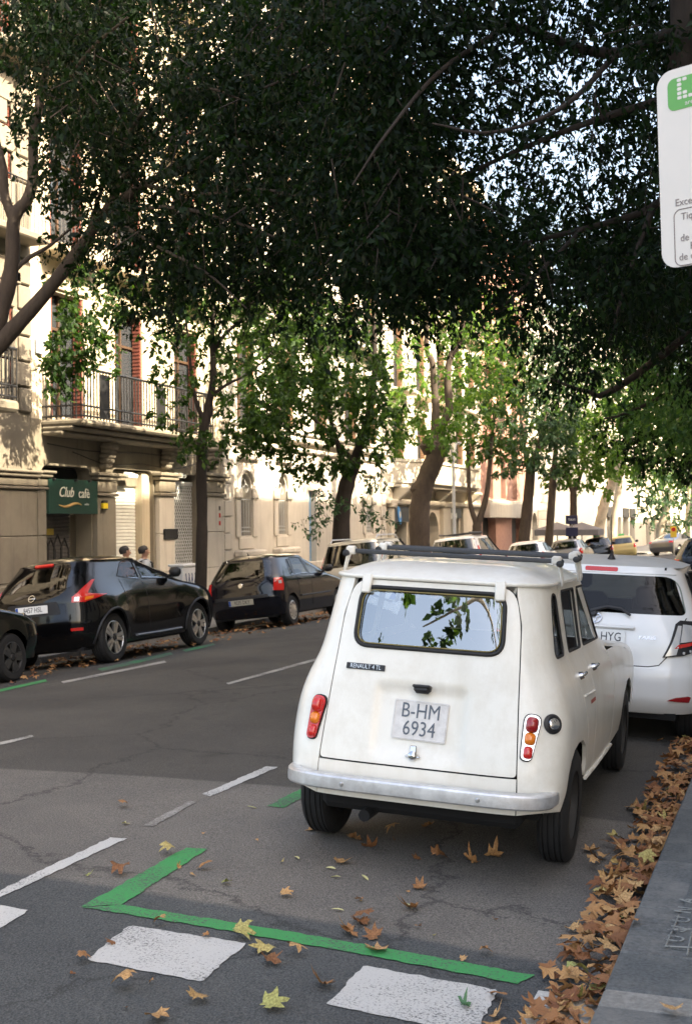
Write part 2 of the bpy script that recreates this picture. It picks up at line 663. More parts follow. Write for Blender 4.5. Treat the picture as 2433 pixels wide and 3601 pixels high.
def cdt_fill(outline, holes, sp, spz=None):
    spz = spz or sp
    A = np.array(outline)
    lo, hi = A.min(0), A.max(0)
    gx = np.arange(lo[0] + sp * .5, hi[0], sp)
    gz = np.arange(lo[1] + spz * .5, hi[1], spz)
    G = np.array([(x + (j % 2) * sp * .37, z) for j, z in enumerate(gz) for x in gx]) if len(gx) and len(gz) else np.zeros((0, 2))
    loops = [outline] + holes
    if len(G):
        k = inside(G, outline)
        for h in holes:
            k &= ~inside(G, h)
        for l in loops:
            La = np.array(l)
            d = np.abs(G[:, None, :] - La[None]) / [sp, spz]
            k &= (np.hypot(d[..., 0], d[..., 1]).min(1) > .45)
        G = G[k]
    V = [Vector(p) for l in loops for p in l] + [Vector(p) for p in G]
    E, b = [], 0
    for l in loops:
        E += [(b + i, b + (i + 1) % len(l)) for i in range(len(l))]
        b += len(l)
    v, e, f, _, _, _ = delaunay_2d_cdt(V, E, [], 0, 1e-6)
    v = np.array([(p.x, p.y) for p in v])
    cen = np.array([v[list(q)].mean(0) for q in f])
    k = inside(cen, outline)
    for h in holes:
        k &= ~inside(cen, h)
    f = [q for q, t in zip(f, k) if t]
    return v, f
def panel(name, sh, mode, outline, mt, parent, holes=(), side=1, sp=.05, off=0.0, thick=.014, raw=False, edge=.03, post=None):
    ol = resample(outline, edge) if raw else to_param(sh, mode, resample(outline, edge))
    hs = [resample(h, edge) if raw else to_param(sh, mode, resample(h, edge)) for h in holes]
    v, f = cdt_fill(ol, hs, sp)
    P, N = sh.fn(mode)(v[:, 0], v[:, 1]), sh.nrm(mode, v[:, 0], v[:, 1])
    P = P + N * (off if post is None else (off + post(v[:, 0], v[:, 1]))[:, None])
    nv = len(P)
    F = []
    for q in f:
        n = np.cross(P[q[1]] - P[q[0]], P[q[2]] - P[q[0]])
        F.append(tuple(q) if n @ N[q[0]] > 0 else tuple(q[::-1]))
    if thick:
        cnt = {}
        for q in F:
            for i in range(3):
                a, b = q[i], q[(i + 1) % 3]
                cnt[(a, b)] = 1
        bd = [(a, b) for (a, b) in cnt if (b, a) not in cnt]
        idx = {}
        PP, NN = [P], [N]
        ex, en = [], []
        def vid(i, lvl):
            if (i, lvl) not in idx:
                idx[(i, lvl)] = nv + len(ex)
                ex.append(P[i] - N[i] * (thick if lvl else 0))
                en.append(N[i])
            return idx[(i, lvl)]
        for a, b in bd:
            F.append((vid(b, 0), vid(a, 0), vid(a, 1), vid(b, 1)))
        if ex:
            P, N = np.vstack([P, ex]), np.vstack([N, en])
    if side < 0:
        P, N = P * [-1, 1, 1], N * [-1, 1, 1]
        F = [q[::-1] for q in F]
    me = bpy.data.meshes.new(name)
    me.from_pydata(P.tolist(), [], F)
    me.shade_smooth()
    nr = N.copy()
    if thick and len(P) > nv:
        me.update()
        vn = np.zeros(len(P) * 3, np.float32)
        me.vertices.foreach_get('normal', vn)
        nr[nv:] = vn.reshape(-1, 3)[nv:]
    if post is None:
        me.normals_split_custom_set_from_vertices(nr.tolist())
    else:
        me.set_sharp_from_angle(angle=R(40))
    return link(name, me, mt, parent)
def surf_pts(sh, mode, outline, side=1, off=0.0, sp=.03):
    p = np.array(to_param(sh, mode, resample(outline, sp)))
    P = sh.fn(mode)(p[:, 0], p[:, 1]) + sh.nrm(mode, p[:, 0], p[:, 1]) * off
    return [Vector(v) for v in (P * [side, 1, 1])]
def line_pts(sh, mode, pts, side=1, off=0.0, sp=.03):
    p = np.array(to_param(sh, mode, resample(pts, sp, False)))
    P = sh.fn(mode)(p[:, 0], p[:, 1]) + sh.nrm(mode, p[:, 0], p[:, 1]) * off
    return [Vector(v) for v in (P * [side, 1, 1])]
def grid_mesh(name, fnc, us, vs, mt, parent, flip=False):
    U, V = np.meshgrid(us, vs, indexing='ij')
    P = fnc(U.ravel(), V.ravel())
    a, b = len(us), len(vs)
    F = []
    for i in range(a - 1):
        for j in range(b - 1):
            q = (i * b + j, (i + 1) * b + j, (i + 1) * b + j + 1, i * b + j + 1)
            F.append(q[::-1] if flip else q)
    me = bpy.data.meshes.new(name)
    me.from_pydata(P.tolist(), [], F)
    me.shade_smooth()
    return link(name, me, mt, parent)
def plan_loop(sh, z, n=14, inset=0.0):
    qs = np.linspace(0.0, 1, n)
    r = sh.pq(qs, np.full(n, z))
    y0, y1 = sh.yr(z) + sh.ar, sh.yf(z) - sh.af
    ys = np.linspace(y0, y1, n)[1:-1]
    sd = np.stack([sh.xs(ys, np.full(len(ys), z)), ys, np.full(len(ys), z)], -1)
    f = sh.pf(qs[::-1], np.full(n, z))
    f[-1, 0] = 0
    r[0, 0] = 0
    h = np.vstack([r, sd, f])
    if inset:
        c = np.array([0, (sh.yr(z) + sh.yf(z)) / 2, 0])
        d = h - c
        h = h - inset * np.stack([np.tanh(d[:, 0] / .1), np.tanh(d[:, 1] / .1), 0 * d[:, 2]], -1)
    l = h[::-1][1:-1] * [-1, 1, 1]
    return np.vstack([h, l])
def dome(name, sh, z0, rise, mt, parent, p=2.6, rings=10, zf=None, shrink=1.0):
    base = plan_loop(sh, z0)
    cy = (base[:, 1].min() + base[:, 1].max()) / 2
    n = len(base)
    V, F = [], []
    for i in range(rings):
        k = math.cos(PI / 2 * i / rings) * shrink if i else 1.0 * shrink
        P = base.copy()
        P[:, 0] *= k
        P[:, 1] = cy + (P[:, 1] - cy) * k
        P[:, 2] = z0 + rise * (1 - k ** p) ** (1 / 1.0)
        if zf:
            P[:, 2] += zf(P[:, 1]) * (1 - k ** p)
        V.append(P)
    V = np.vstack(V)
    top = V[-n:].mean(0)
    for i in range(rings - 1):
        for j in range(n):
            F.append((i * n + j, i * n + (j + 1) % n, (i + 1) * n + (j + 1) % n, (i + 1) * n + j))
    V = np.vstack([V, top + [0, 0, .002]])
    for j in range(n):
        F.append(((rings - 1) * n + j, (rings - 1) * n + (j + 1) % n, len(V) - 1))
    me = bpy.data.meshes.new(name)
    me.from_pydata(V.tolist(), [], F)
    bm = bmesh.new()
    bm.from_mesh(me)
    bmesh.ops.recalc_face_normals(bm, faces=bm.faces)
    bm.to_mesh(me)
    bm.free()
    me.shade_smooth()
    return link(name, me, mt, parent)
def tub(name, sh, z0, z1, mt, parent, inset=.035):     # the dark inside of a car below its windows, with its floor
    a, b = plan_loop(sh, z1, inset=inset), plan_loop(sh, z0, inset=inset)
    n = len(a)
    V = np.vstack([a, b])
    F = [(i, (i + 1) % n, n + (i + 1) % n, n + i) for i in range(n)] + [tuple(n + i for i in range(n))]
    me = bpy.data.meshes.new(name)
    me.from_pydata(V.tolist(), [], F)
    return link(name, me, mt, parent)

def wheel(parent, x, y, z, side, Rr, width, rim_r, style='cover', rim_mat=None, steer=0.0):
    wr = empty('wheel', (x, y, z), (0, 0, steer), parent)
    M = Matrix.Rotation(PI / 2 * side, 4, 'Y')           # local z -> outwards
    hwid = width / 2
    pr = [(rim_r * .98, -hwid * .95), (rim_r + (Rr - rim_r) * .35, -hwid * 1.04), (Rr - .025, -hwid * .98), (Rr - .008, -hwid * .8)]
    for g in (-.55, -.2, .2, .55):
        pr += [(Rr, hwid * (g - .13)), (Rr, hwid * (g - .05)), (Rr - .008, hwid * (g - .04)), (Rr - .008, hwid * (g + .04)), (Rr, hwid * (g + .05)), (Rr, hwid * (g + .13))]
    pr += [(Rr - .008, hwid * .8), (Rr - .025, hwid * .98), (rim_r + (Rr - rim_r) * .35, hwid * 1.04), (rim_r * .98, hwid * .95)]
    MB().lathe(pr, 40, M).build('tyre', M_rubber, wr, 35)
    rm = rim_mat or M_alu
    d = hwid * .9
    bk = MB().lathe([(rim_r, d), (rim_r * .95, d - .01), (rim_r * .9, d - .05), (.0, d - .055)], 32, M)
    bk.lathe([(rim_r, -d), (.0, -d + .02)], 24, M)
    if style == 'cover':
        MB().lathe([(rim_r, d + .004), (rim_r * .93, d + .012), (rim_r * .85, d + .004), (rim_r * .5, d + .016), (rim_r * .2, d + .02), (.0, d + .022)], 36, M).build('wheel_cover', rm, wr, 40)
        hb = MB()
        for k in range(10):
            a = 2 * PI * k / 10
            hb.lathe([(.0, 0), (.016, 0), (.016, .003), (.0, .003)], 10, M @ Matrix.Translation((rim_r * .72 * math.cos(a), rim_r * .72 * math.sin(a), d + .007)))
        hb.build('vent_hole', M_black, wr, 40)
    elif style == 'spoke':
        bk.build('rim_barrel', M_black, wr, 40)
        MB().lathe([(rim_r, d + .004), (rim_r * .95, d + .010), (rim_r * .93, d)], 36, M).build('rim_lip', rm, wr, 40)
        MB().lathe([(.0, d + .012), (.035, d + .012), (.05, d - .01)], 20, M).build('hub', M_black, wr, 40)
        for k in range(5):
            a = 2 * PI * k / 5 + .3
            sp_ = MB()
            for da in (-.16, .16):
                A = Matrix.Rotation(a, 4, 'Z')
                pts = [(.05, -.02 + da * .12), (rim_r * .95, da * rim_r - .028), (rim_r * .95, da * rim_r + .028), (.05, .02 + da * .12)]
                sp_.prism(pts, d + .008, M @ A, d - .02)
            sp_.build('spoke', rm, wr)
    else:
        bk.build('rim', rm, wr, 40)
        MB().lathe([(.0, d - .02), (.055, d - .02), (.07, d - .05)], 20, M).build('hub_cap', M_chrome, wr, 40)
    return wr
def plate(parent, M, w, h, txt, txt2=None, band=True, mt=None, ink=None, size=.07, sx=.8):
    p = MB().prism(rrect(w, h, .008, 3), .006)
    po = p.build('number_plate', mt or M_plate, parent)
    po.matrix_local = M
    if band:
        b = MB().box((-w / 2 + .024, 0, .0066), (.040, h - .012, .001)).build('euro_band', M_blue, po)
    if txt:
        x0 = .022 if band else 0
        t = link('lettering', text_mesh(txt, size, .0008, sx), ink or M_ink, po, (x0, (.042 if txt2 else 0), .0075))
    if txt2:
        link('lettering', text_mesh(txt2, size, .0008, sx), ink or M_ink, po, (0, -.042, .0075))
    return po
# ------------------------------------------------------------------ ground, road, pavements
def sheet(name, poly, zf, mt, parent=None, sp=.3, thick=0.0):
    ol = resample([tuple(p[:2]) for p in poly], sp)
    v, f = cdt_fill(ol, [], sp)
    P = [(x, y, zf(x, y)) for x, y in v]
    me = bpy.data.meshes.new(name)
    F = []
    for q in f:
        a, b, c = (np.array(P[i]) for i in q)
        F.append(q if np.cross(b - a, c - a)[2] > 0 else q[::-1])
    me.from_pydata(P, [], F)
    me.shade_smooth()
    return link(name, me, mt, parent)
def asphalt():
    mt, t, p, o = nodes_of('asphalt')
    L = t.links.new
    def N(tp, **k):
        n = t.nodes.new('ShaderNode' + tp)
        for a, b in k.items():
            n.inputs[a].default_value = b
        return n
    geo = t.nodes.new('ShaderNodeNewGeometry')
    fine = N('TexNoise', Scale=105.0, Detail=5.0, Roughness=.85)
    big = N('TexNoise', Scale=.55, Detail=7.0, Roughness=.6)
    med = N('TexNoise', Scale=5.0, Detail=6.0, Roughness=.7)
    vor = N('TexVoronoi', Scale=95.0)
    for n in (fine, big, med, vor):
        L(geo.outputs['Position'], n.inputs['Vector'])
    sep = t.nodes.new('ShaderNodeSeparateXYZ')
    L(geo.outputs['Position'], sep.inputs[0])
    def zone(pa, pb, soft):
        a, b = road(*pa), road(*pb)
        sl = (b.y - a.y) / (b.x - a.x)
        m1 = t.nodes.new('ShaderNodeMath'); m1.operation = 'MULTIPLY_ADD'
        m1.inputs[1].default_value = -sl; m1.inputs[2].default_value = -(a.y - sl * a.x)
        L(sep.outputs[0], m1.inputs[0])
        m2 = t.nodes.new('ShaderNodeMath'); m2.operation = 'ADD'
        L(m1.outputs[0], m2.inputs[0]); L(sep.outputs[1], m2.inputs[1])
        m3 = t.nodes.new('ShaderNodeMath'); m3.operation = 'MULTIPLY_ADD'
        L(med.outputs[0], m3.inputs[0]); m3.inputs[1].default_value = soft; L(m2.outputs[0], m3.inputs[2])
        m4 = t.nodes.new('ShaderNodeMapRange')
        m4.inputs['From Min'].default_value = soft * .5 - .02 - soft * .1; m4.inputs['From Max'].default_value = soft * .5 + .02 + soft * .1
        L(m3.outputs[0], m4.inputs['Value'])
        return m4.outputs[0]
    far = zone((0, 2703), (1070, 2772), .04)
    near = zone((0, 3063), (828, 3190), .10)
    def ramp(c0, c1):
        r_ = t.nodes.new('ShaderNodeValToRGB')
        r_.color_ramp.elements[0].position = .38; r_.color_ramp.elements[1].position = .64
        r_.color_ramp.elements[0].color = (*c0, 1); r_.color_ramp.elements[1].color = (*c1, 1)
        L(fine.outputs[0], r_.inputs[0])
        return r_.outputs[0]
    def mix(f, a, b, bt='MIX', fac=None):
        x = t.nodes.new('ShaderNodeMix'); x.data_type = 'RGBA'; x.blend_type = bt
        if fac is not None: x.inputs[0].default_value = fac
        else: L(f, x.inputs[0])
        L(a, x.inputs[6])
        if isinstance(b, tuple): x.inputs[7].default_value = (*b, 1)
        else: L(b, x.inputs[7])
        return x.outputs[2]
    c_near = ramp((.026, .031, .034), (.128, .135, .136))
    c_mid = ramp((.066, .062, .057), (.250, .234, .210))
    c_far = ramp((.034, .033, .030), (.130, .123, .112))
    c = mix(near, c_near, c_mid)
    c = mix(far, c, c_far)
    bm = t.nodes.new('ShaderNodeValToRGB')
    bm.color_ramp.elements[0].position = .36; bm.color_ramp.elements[0].color = (.68, .68, .70, 1)
    bm.color_ramp.elements[1].position = .66; bm.color_ramp.elements[1].color = (1.12, 1.10, 1.07, 1)
    L(big.outputs[0], bm.inputs[0])
    c = mix(None, c, bm.outputs[0], 'MULTIPLY', 1.0)
    wv = N('TexNoise', Scale=1.7, Detail=10.0, Roughness=.85)
    mp = t.nodes.new('ShaderNodeMapping'); mp.inputs['Scale'].default_value = (4.0, .35, 1)
    L(geo.outputs['Position'], mp.inputs[0]); L(mp.outputs[0], wv.inputs['Vector'])
    sc = t.nodes.new('ShaderNodeValToRGB')
    sc.color_ramp.elements[0].position = .60; sc.color_ramp.elements[0].color = (0, 0, 0, 1)
    sc.color_ramp.elements[1].position = .80; sc.color_ramp.elements[1].color = (.25, .25, .25, 1)
    L(wv.outputs[0], sc.inputs[0])
    c = mix(sc.outputs[0], c, (.025, .026, .028))
    ck = t.nodes.new('ShaderNodeTexVoronoi'); ck.feature = 'DISTANCE_TO_EDGE'; ck.inputs['Scale'].default_value = .33
    wn = N('TexNoise', Scale=1.3, Detail=8.0, Roughness=.75)
    L(geo.outputs['Position'], wn.inputs['Vector'])
    wm_ = t.nodes.new('ShaderNodeMix'); wm_.data_type = 'RGBA'; wm_.blend_type = 'LINEAR_LIGHT'; wm_.inputs[0].default_value = .35
    L(geo.outputs['Position'], wm_.inputs[6]); L(wn.outputs['Color'], wm_.inputs[7]); L(wm_.outputs[2], ck.inputs['Vector'])
    ckr = t.nodes.new('ShaderNodeValToRGB')
    ckr.color_ramp.elements[0].position = .0; ckr.color_ramp.elements[0].color = (.75, .75, .75, 1)
    ckr.color_ramp.elements[1].position = .006; ckr.color_ramp.elements[1].color = (0, 0, 0, 1)
    L(ck.outputs['Distance'], ckr.inputs[0])
    c = mix(ckr.outputs[0], c, (.02, .02, .021))
    sp_ = N('TexNoise', Scale=1.1, Detail=4.0, Roughness=.55)
    L(geo.outputs['Position'], sp_.inputs['Vector'])
    spr = t.nodes.new('ShaderNodeValToRGB')
    spr.color_ramp.elements[0].position = .64; spr.color_ramp.elements[0].color = (0, 0, 0, 1)
    spr.color_ramp.elements[1].position = .74; spr.color_ramp.elements[1].color = (.55, .55, .55, 1)
    L(sp_.outputs[0], spr.inputs[0])
    c = mix(spr.outputs[0], c, (.022, .022, .023))
    L(c, p.inputs['Base Color'])
    p.inputs['Roughness'].default_value = .82
    p.inputs['Specular IOR Level'].default_value = .35
    b = t.nodes.new('ShaderNodeBump')
    b.inputs['Strength'].default_value = .55; b.inputs['Distance'].default_value = .008
    L(vor.outputs['Distance'], b.inputs['Height'])
    L(b.outputs[0], p.inputs['Normal'])
    return mt
def paint(name, col, wear, under=(.07, .072, .074), scale=70.0):
    mt, t, p, o = nodes_of(name)
    L = t.links.new
    geo = t.nodes.new('ShaderNodeNewGeometry')
    n1 = t.nodes.new('ShaderNodeTexNoise'); n1.inputs['Scale'].default_value = scale; n1.inputs['Detail'].default_value = 5; n1.inputs['Roughness'].default_value = .75
    n2 = t.nodes.new('ShaderNodeTexNoise'); n2.inputs['Scale'].default_value = 2.2; n2.inputs['Detail'].default_value = 5
    L(geo.outputs['Position'], n1.inputs['Vector']); L(geo.outputs['Position'], n2.inputs['Vector'])
    a = t.nodes.new('ShaderNodeMath'); a.operation = 'MULTIPLY_ADD'; a.inputs[1].default_value = .45
    L(n2.outputs[0], a.inputs[0]); L(n1.outputs[0], a.inputs[2])
    r_ = t.nodes.new('ShaderNodeValToRGB')
    r_.color_ramp.elements[0].position = wear - .05; r_.color_ramp.elements[1].position = wear + .08
    r_.color_ramp.elements[0].color = (*col, 1); r_.color_ramp.elements[1].color = (*under, 1)
    L(a.outputs[0], r_.inputs[0])
    L(r_.outputs[0], p.inputs['Base Color'])
    p.inputs['Roughness'].default_value = .75
    bp = t.nodes.new('ShaderNodeBump'); bp.inputs['Strength'].default_value = .4; bp.inputs['Distance'].default_value = .006
    L(n1.outputs[0], bp.inputs['Height']); L(bp.outputs[0], p.inputs['Normal'])
    return mt
M_asph = asphalt()
M_wpaint = paint('worn white road paint', (.50, .495, .475), .80, scale=95.0)
M_wpaint2 = paint('thin white road paint', (.42, .41, .38), .74)
M_gpaint = paint('green road paint', (.040, .27, .075), .775, scale=80)
M_gpaint2 = paint('faded green road paint', (.03, .20, .07), .70, scale=60)
M_slab = mat('dark granite paving', (.105, .110, .110), .75, var=.45, scale=60, bump=.12, bscale=120, dirt=(.20, .195, .18), damt=.85, dscale=4.5)
M_slab2 = mat('bluish granite paving', (.082, .089, .091), .75, var=.45, scale=70, bump=.10, bscale=140, dirt=(.16, .16, .152), damt=.75, dscale=5.0)
M_kerb = mat('granite kerb', (.22, .215, .20), .8, var=.35, scale=45, bump=.1, bscale=100, dirt=(.10, .10, .095), damt=.6)
M_lgran = mat('light granite', (.46, .455, .43), .8, var=.3, scale=90, bump=.1, bscale=160)
M_walk = mat('grey pavement tiles', (.20, .195, .18), .85, var=.25, scale=3, bump=.05)
M_earth = mat('far ground', (.16, .155, .14), .9, var=.2, scale=.2)

g = MB().add([(-1500, -800, -1.9), (1500, -800, -1.9), (1500, 1500, -1.9), (-1500, 1500, -1.9)], [(0, 1, 2, 3)]).build('ground', M_earth)
tag(g, kind='structure')
def strip(name, xs, ys, zf, mt):
    P = [(x, y, zf(x, y)) for y in ys for x in xs]
    n = len(xs)
    F = [(j * n + i, j * n + i + 1, (j + 1) * n + i + 1, (j + 1) * n + i) for j in range(len(ys) - 1) for i in range(n - 1)]
    me = bpy.data.meshes.new(name)
    me.from_pydata(P, [], F)
    me.shade_smooth()
    return tag(link(name, me, mt), kind='structure')
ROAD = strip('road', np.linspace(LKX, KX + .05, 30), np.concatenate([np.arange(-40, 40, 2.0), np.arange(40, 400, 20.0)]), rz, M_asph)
SIDE = strip('side_street', np.linspace(-90, LKX, 10), [79.8, 84, 90, 98.2], lambda x, y: rz(LKX, y) - .002, M_asph)
def mark(name, pts, mt, off=.004, parent=None, sp=.25, rag=.006):
    q = resample([tuple(p[:2]) for p in pts], .035)       # ragged edges
    q = [(x + random.uniform(-rag, rag), y + random.uniform(-rag, rag)) for x, y in q]
    return sheet(name, q, lambda x, y: rz(x, y) + off, mt, parent or ROAD, sp)
def pxs(*p): return [tuple(road(*q))[:2] for q in p]
# green bay outline
mark('green_bay_line', pxs((290, 3190), (430, 3184), (729, 2988), (654, 2984)), M_gpaint)
mark('green_bay_line', pxs((292, 3193), (1822, 3464), (1880, 3434), (432, 3186)), M_gpaint, .0045)
a, b = road(940, 2836), road(998, 2842)
mark('green_bay_line', [(a.x, a.y), (b.x, b.y), (b.x + .02, b.y + 1.6), (a.x + .02, a.y + 1.6)], M_gpaint)
# lane dashes
mark('lane_dash', pxs((0, 3133), (0, 3159), (447, 2951), (389, 2947)), M_wpaint)
mark('lane_dash', pxs((712, 2794), (740, 2803), (977, 2699), (936, 2697)), M_wpaint)
mark('lane_dash', pxs((505, 2905), (540, 2908), (690, 2822), (668, 2818)), paint('nearly gone white road paint', (.34, .33, .31), .66, under=(.165, .155, .14)))
mark('lane_line', pxs((796, 2403), (806, 2408), (1127, 2320), (1122, 2313)), M_wpaint2)
mark('lane_line', pxs((0, 2612), (0, 2622), (122, 2592), (114, 2586)), M_wpaint2)
mark('lane_line', pxs((215, 2398), (225, 2404), (587, 2330), (578, 2324)), M_wpaint2)
mark('green_bay_line', pxs((0, 2425), (0, 2434), (168, 2397), (160, 2390)), M_gpaint)
mark('green_bay_line', pxs((345, 2353), (360, 2362), (610, 2302), (600, 2294)), M_gpaint2)
mark('green_bay_line', pxs((640, 2287), (655, 2293), (760, 2268), (750, 2262)), M_gpaint2)
# crossing blocks
def rnd(p, r_=.018): return rpoly(p, r_, 3)
mark('crossing_block', rnd(pxs((306, 3378), (708, 3456), (869, 3320), (455, 3257))), M_wpaint)
mark('crossing_block', rnd(pxs((1147, 3536), (1672, 3640), (1750, 3485), (1278, 3398))), M_wpaint)
mark('crossing_block', rnd(pxs((-330, 3250), (0, 3270), (102, 3203), (-200, 3150))), M_wpaint)
for k in (1, 2):
    a, b = road(306, 3378), road(1147, 3536)
# right pavement
RW = strip('pavement', np.linspace(KX + .30, 4.6, 8), np.concatenate([np.arange(-30, 40, 2.0), np.arange(40, 81, 10.0)]), lambda x, y: rwz(x, y) - .006, M_slab)
def rjoint(py):
    d = pix(2200, py)
    t_ = (rwz(-.4, 3.5) - CAMZ) / d[2]
    return float(CAM[1] + d[1] * t_)
js = [-6, -4.9, -3.8, -2.7, -1.6, -.5, .6, 1.7, 2.4, rjoint(3540), rjoint(3475), rjoint(3340), rjoint(3172), rjoint(3005)]
while js[-1] < 26:
    js.append(js[-1] + random.uniform(.95, 1.15))
for i in range(len(js) - 1):
    y0, y1 = js[i] + .004, js[i + 1] - .004
    ym = (y0 + y1) / 2
    s_ = MB().box((KX + .21, ym, rwz(KX, ym) - .12 + random.uniform(-.002, .002)), (.42 - .005, y1 - y0, .24), ch=.010)
    s_.build('kerb_stone', {9: M_kerb, 10: M_slab2, 11: M_slab, 12: M_slab}.get(i, M_slab2 if i % 3 == 1 else M_slab), RW)
tag(RW, kind='structure')
kb = MB()
for y0 in np.arange(js[-1], 80, 4.0):
    kb.box((KX + .21, y0 + 2, rwz(KX, y0 + 2) - .12), (.415, 3.99, .24), ch=.01)
kb.build('kerb_run', M_slab, RW)
# paving slabs beside the kerb
mslab = MB().box((0, 0, -.02), (.592, .592, .04), ch=.004).mesh('paving_slab')
for i in range(5):
    for j in range(-3, 14):
        x, y = KX + .425 + .3 + .6 * i, .3 + .6 * j
        o = link('paving_slab', mslab, M_slab2 if (i * 7 + j * 3) % 5 == 0 else M_slab, RW, (x, y, rwz(x, y) + random.uniform(-.001, .0015)))
for (a, b) in ((1.2, 2.25), (2.26, rjoint(3408))):
    ym = (a + b) / 2
    MB().box((KX - .135, ym, rz(KX - .13, ym) - .045), (.262, b - a - .008, .10), ch=.008).build('gutter_stone', M_lgran, ROAD)
# pavement inspection cover with scratched writing, at the edge of the frame
def rwpt(px, py, off=.004):
    d = pix(px, py)
    t_ = (rwz(-.2, 4) + off - CAMZ) / d[2]
    p = CAM + d * t_
    return Vector((p[0], p[1], rwz(p[0], p[1]) + off))
M_chalk = paint('chalk scratches', (.24, .25, .24), .78, under=(.09, .095, .1), scale=40)
cv = empty('inspection_cover', rwpt(2420, 3250))
tag(cv, 'dark inspection cover with pale scratched lettering in the right pavement', 'manhole cover')
inv = cv.location
c0, c1 = rwpt(2332, 3318), rwpt(2430, 3326)
MB().box((c1.x + .18 - inv.x, c1.y + .47 - inv.y, -.004), (.50, 1.0, .012), ch=.003).build('cover_plate', M_slab2, cv)
fr = MB()
for (px0, py0, px1, py1) in ((2338, 3322, 2470, 3330), (2432, 3262, 2415, 3352), (2432, 3262, 2356, 3262), (2338, 3322, 2385, 3212)):
    a, b = rwpt(px0, py0, .008) - inv, rwpt(px1, py1, .008) - inv
    fr.tube([a, b], .0035, 4)
fr.build('frame_line', M_chalk, cv)
for k, ch_ in enumerate('UUUNA'):
    px_, py_ = 2375 + 11 * k, 3295 - 34 * k
    p = rwpt(px_, py_, .009) - inv
    t_ = link('lettering', text_mesh(ch_, .10, .001, 1.0), M_chalk, cv, p, (0, 0, R(78)))
# left pavement
LWALK = strip('left_pavement', np.linspace(XF - .4, LKX - .25, 8), [-30, 0, 10, 20, 30, 40, 50, 60, 70, 79.6], lambda x, y: lwz(x, y), M_walk)
strip('far_pavement', np.linspace(XF - 20, LKX - .25, 8), [98, 110, 130, 160, 250], lambda x, y: lwz(x, y), M_walk)
for y0 in np.arange(6, 52, 1.1):
    MB().box((LKX - .125, y0 + .55, lwz(LKX, y0 + .5) - .12), (.25, 1.09, .25), ch=.012).build('kerb_stone', M_kerb, LWALK)
kb = MB()
for y0 in list(np.arange(52, 79, 3.0)) + list(np.arange(98, 240, 8.0)):
    L_ = 3.0 if y0 < 80 else 8.0
    kb.box((LKX - .125, y0 + L_ / 2, lwz(LKX, y0 + 1) - .12), (.25, L_ - .01, .25), ch=.012)
kb.build('kerb_run', M_kerb, LWALK)
# ------------------------------------------------------------------ buildings
M_b0 = mat('grey brown limestone', (.18, .158, .12), .85, var=.16, scale=1.5, bump=.10, bscale=40, dirt=(.12, .10, .078), damt=.7, dscale=.9, streak=(.075, .065, .05))  # stone colour darkened to stand in for missing tree shade
M_b1 = mat('warm limestone', (.20, .175, .13), .85, var=.14, scale=1.6, bump=.09, bscale=45, dirt=(.14, .12, .088), damt=.6, dscale=1.1, streak=(.085, .072, .052))  # base colour also lowered to carry canopy shade on the ground floor
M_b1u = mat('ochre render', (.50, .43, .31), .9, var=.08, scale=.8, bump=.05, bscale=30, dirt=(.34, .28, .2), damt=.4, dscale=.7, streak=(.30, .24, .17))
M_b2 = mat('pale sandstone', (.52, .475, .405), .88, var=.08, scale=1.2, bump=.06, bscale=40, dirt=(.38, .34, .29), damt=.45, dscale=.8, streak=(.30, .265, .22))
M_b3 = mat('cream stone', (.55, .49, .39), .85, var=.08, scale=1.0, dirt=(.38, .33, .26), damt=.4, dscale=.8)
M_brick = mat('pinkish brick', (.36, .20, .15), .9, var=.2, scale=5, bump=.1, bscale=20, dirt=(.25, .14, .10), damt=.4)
M_b5 = mat('pale limestone', (.56, .51, .42), .85, var=.07, scale=1.0, dirt=(.4, .35, .28), damt=.3)  # lightest of the facade stones
M_iron = mat('black wrought iron', (.012, .012, .013), .55)
M_shut = mat('white roller shutter', (.70, .71, .65), .55, var=.06, scale=5, dirt=(.40, .39, .34), damt=.4)
M_shutd = mat('grimy roller shutter', (.10, .09, .08), .6, .3, var=.3, scale=5, dirt=(.05, .05, .05), damt=.7)
M_louv = mat('red brown shutter', (.15, .045, .03), .65, var=.2, scale=8)
M_louv2 = mat('tan shutter', (.33, .20, .12), .65, var=.15, scale=8)
M_dark = mat('dark opening', (.015, .014, .013), .8)
M_pane = mat('window pane', (.03, .035, .04), .08, spec=.8)
M_grille = mat('grey painted grille', (.42, .43, .42), .5)
M_bdoor = mat('pale blue door', (.16, .28, .42), .6, var=.1)
M_wdoor = mat('dark wooden door', (.06, .035, .02), .5, var=.3, scale=6)
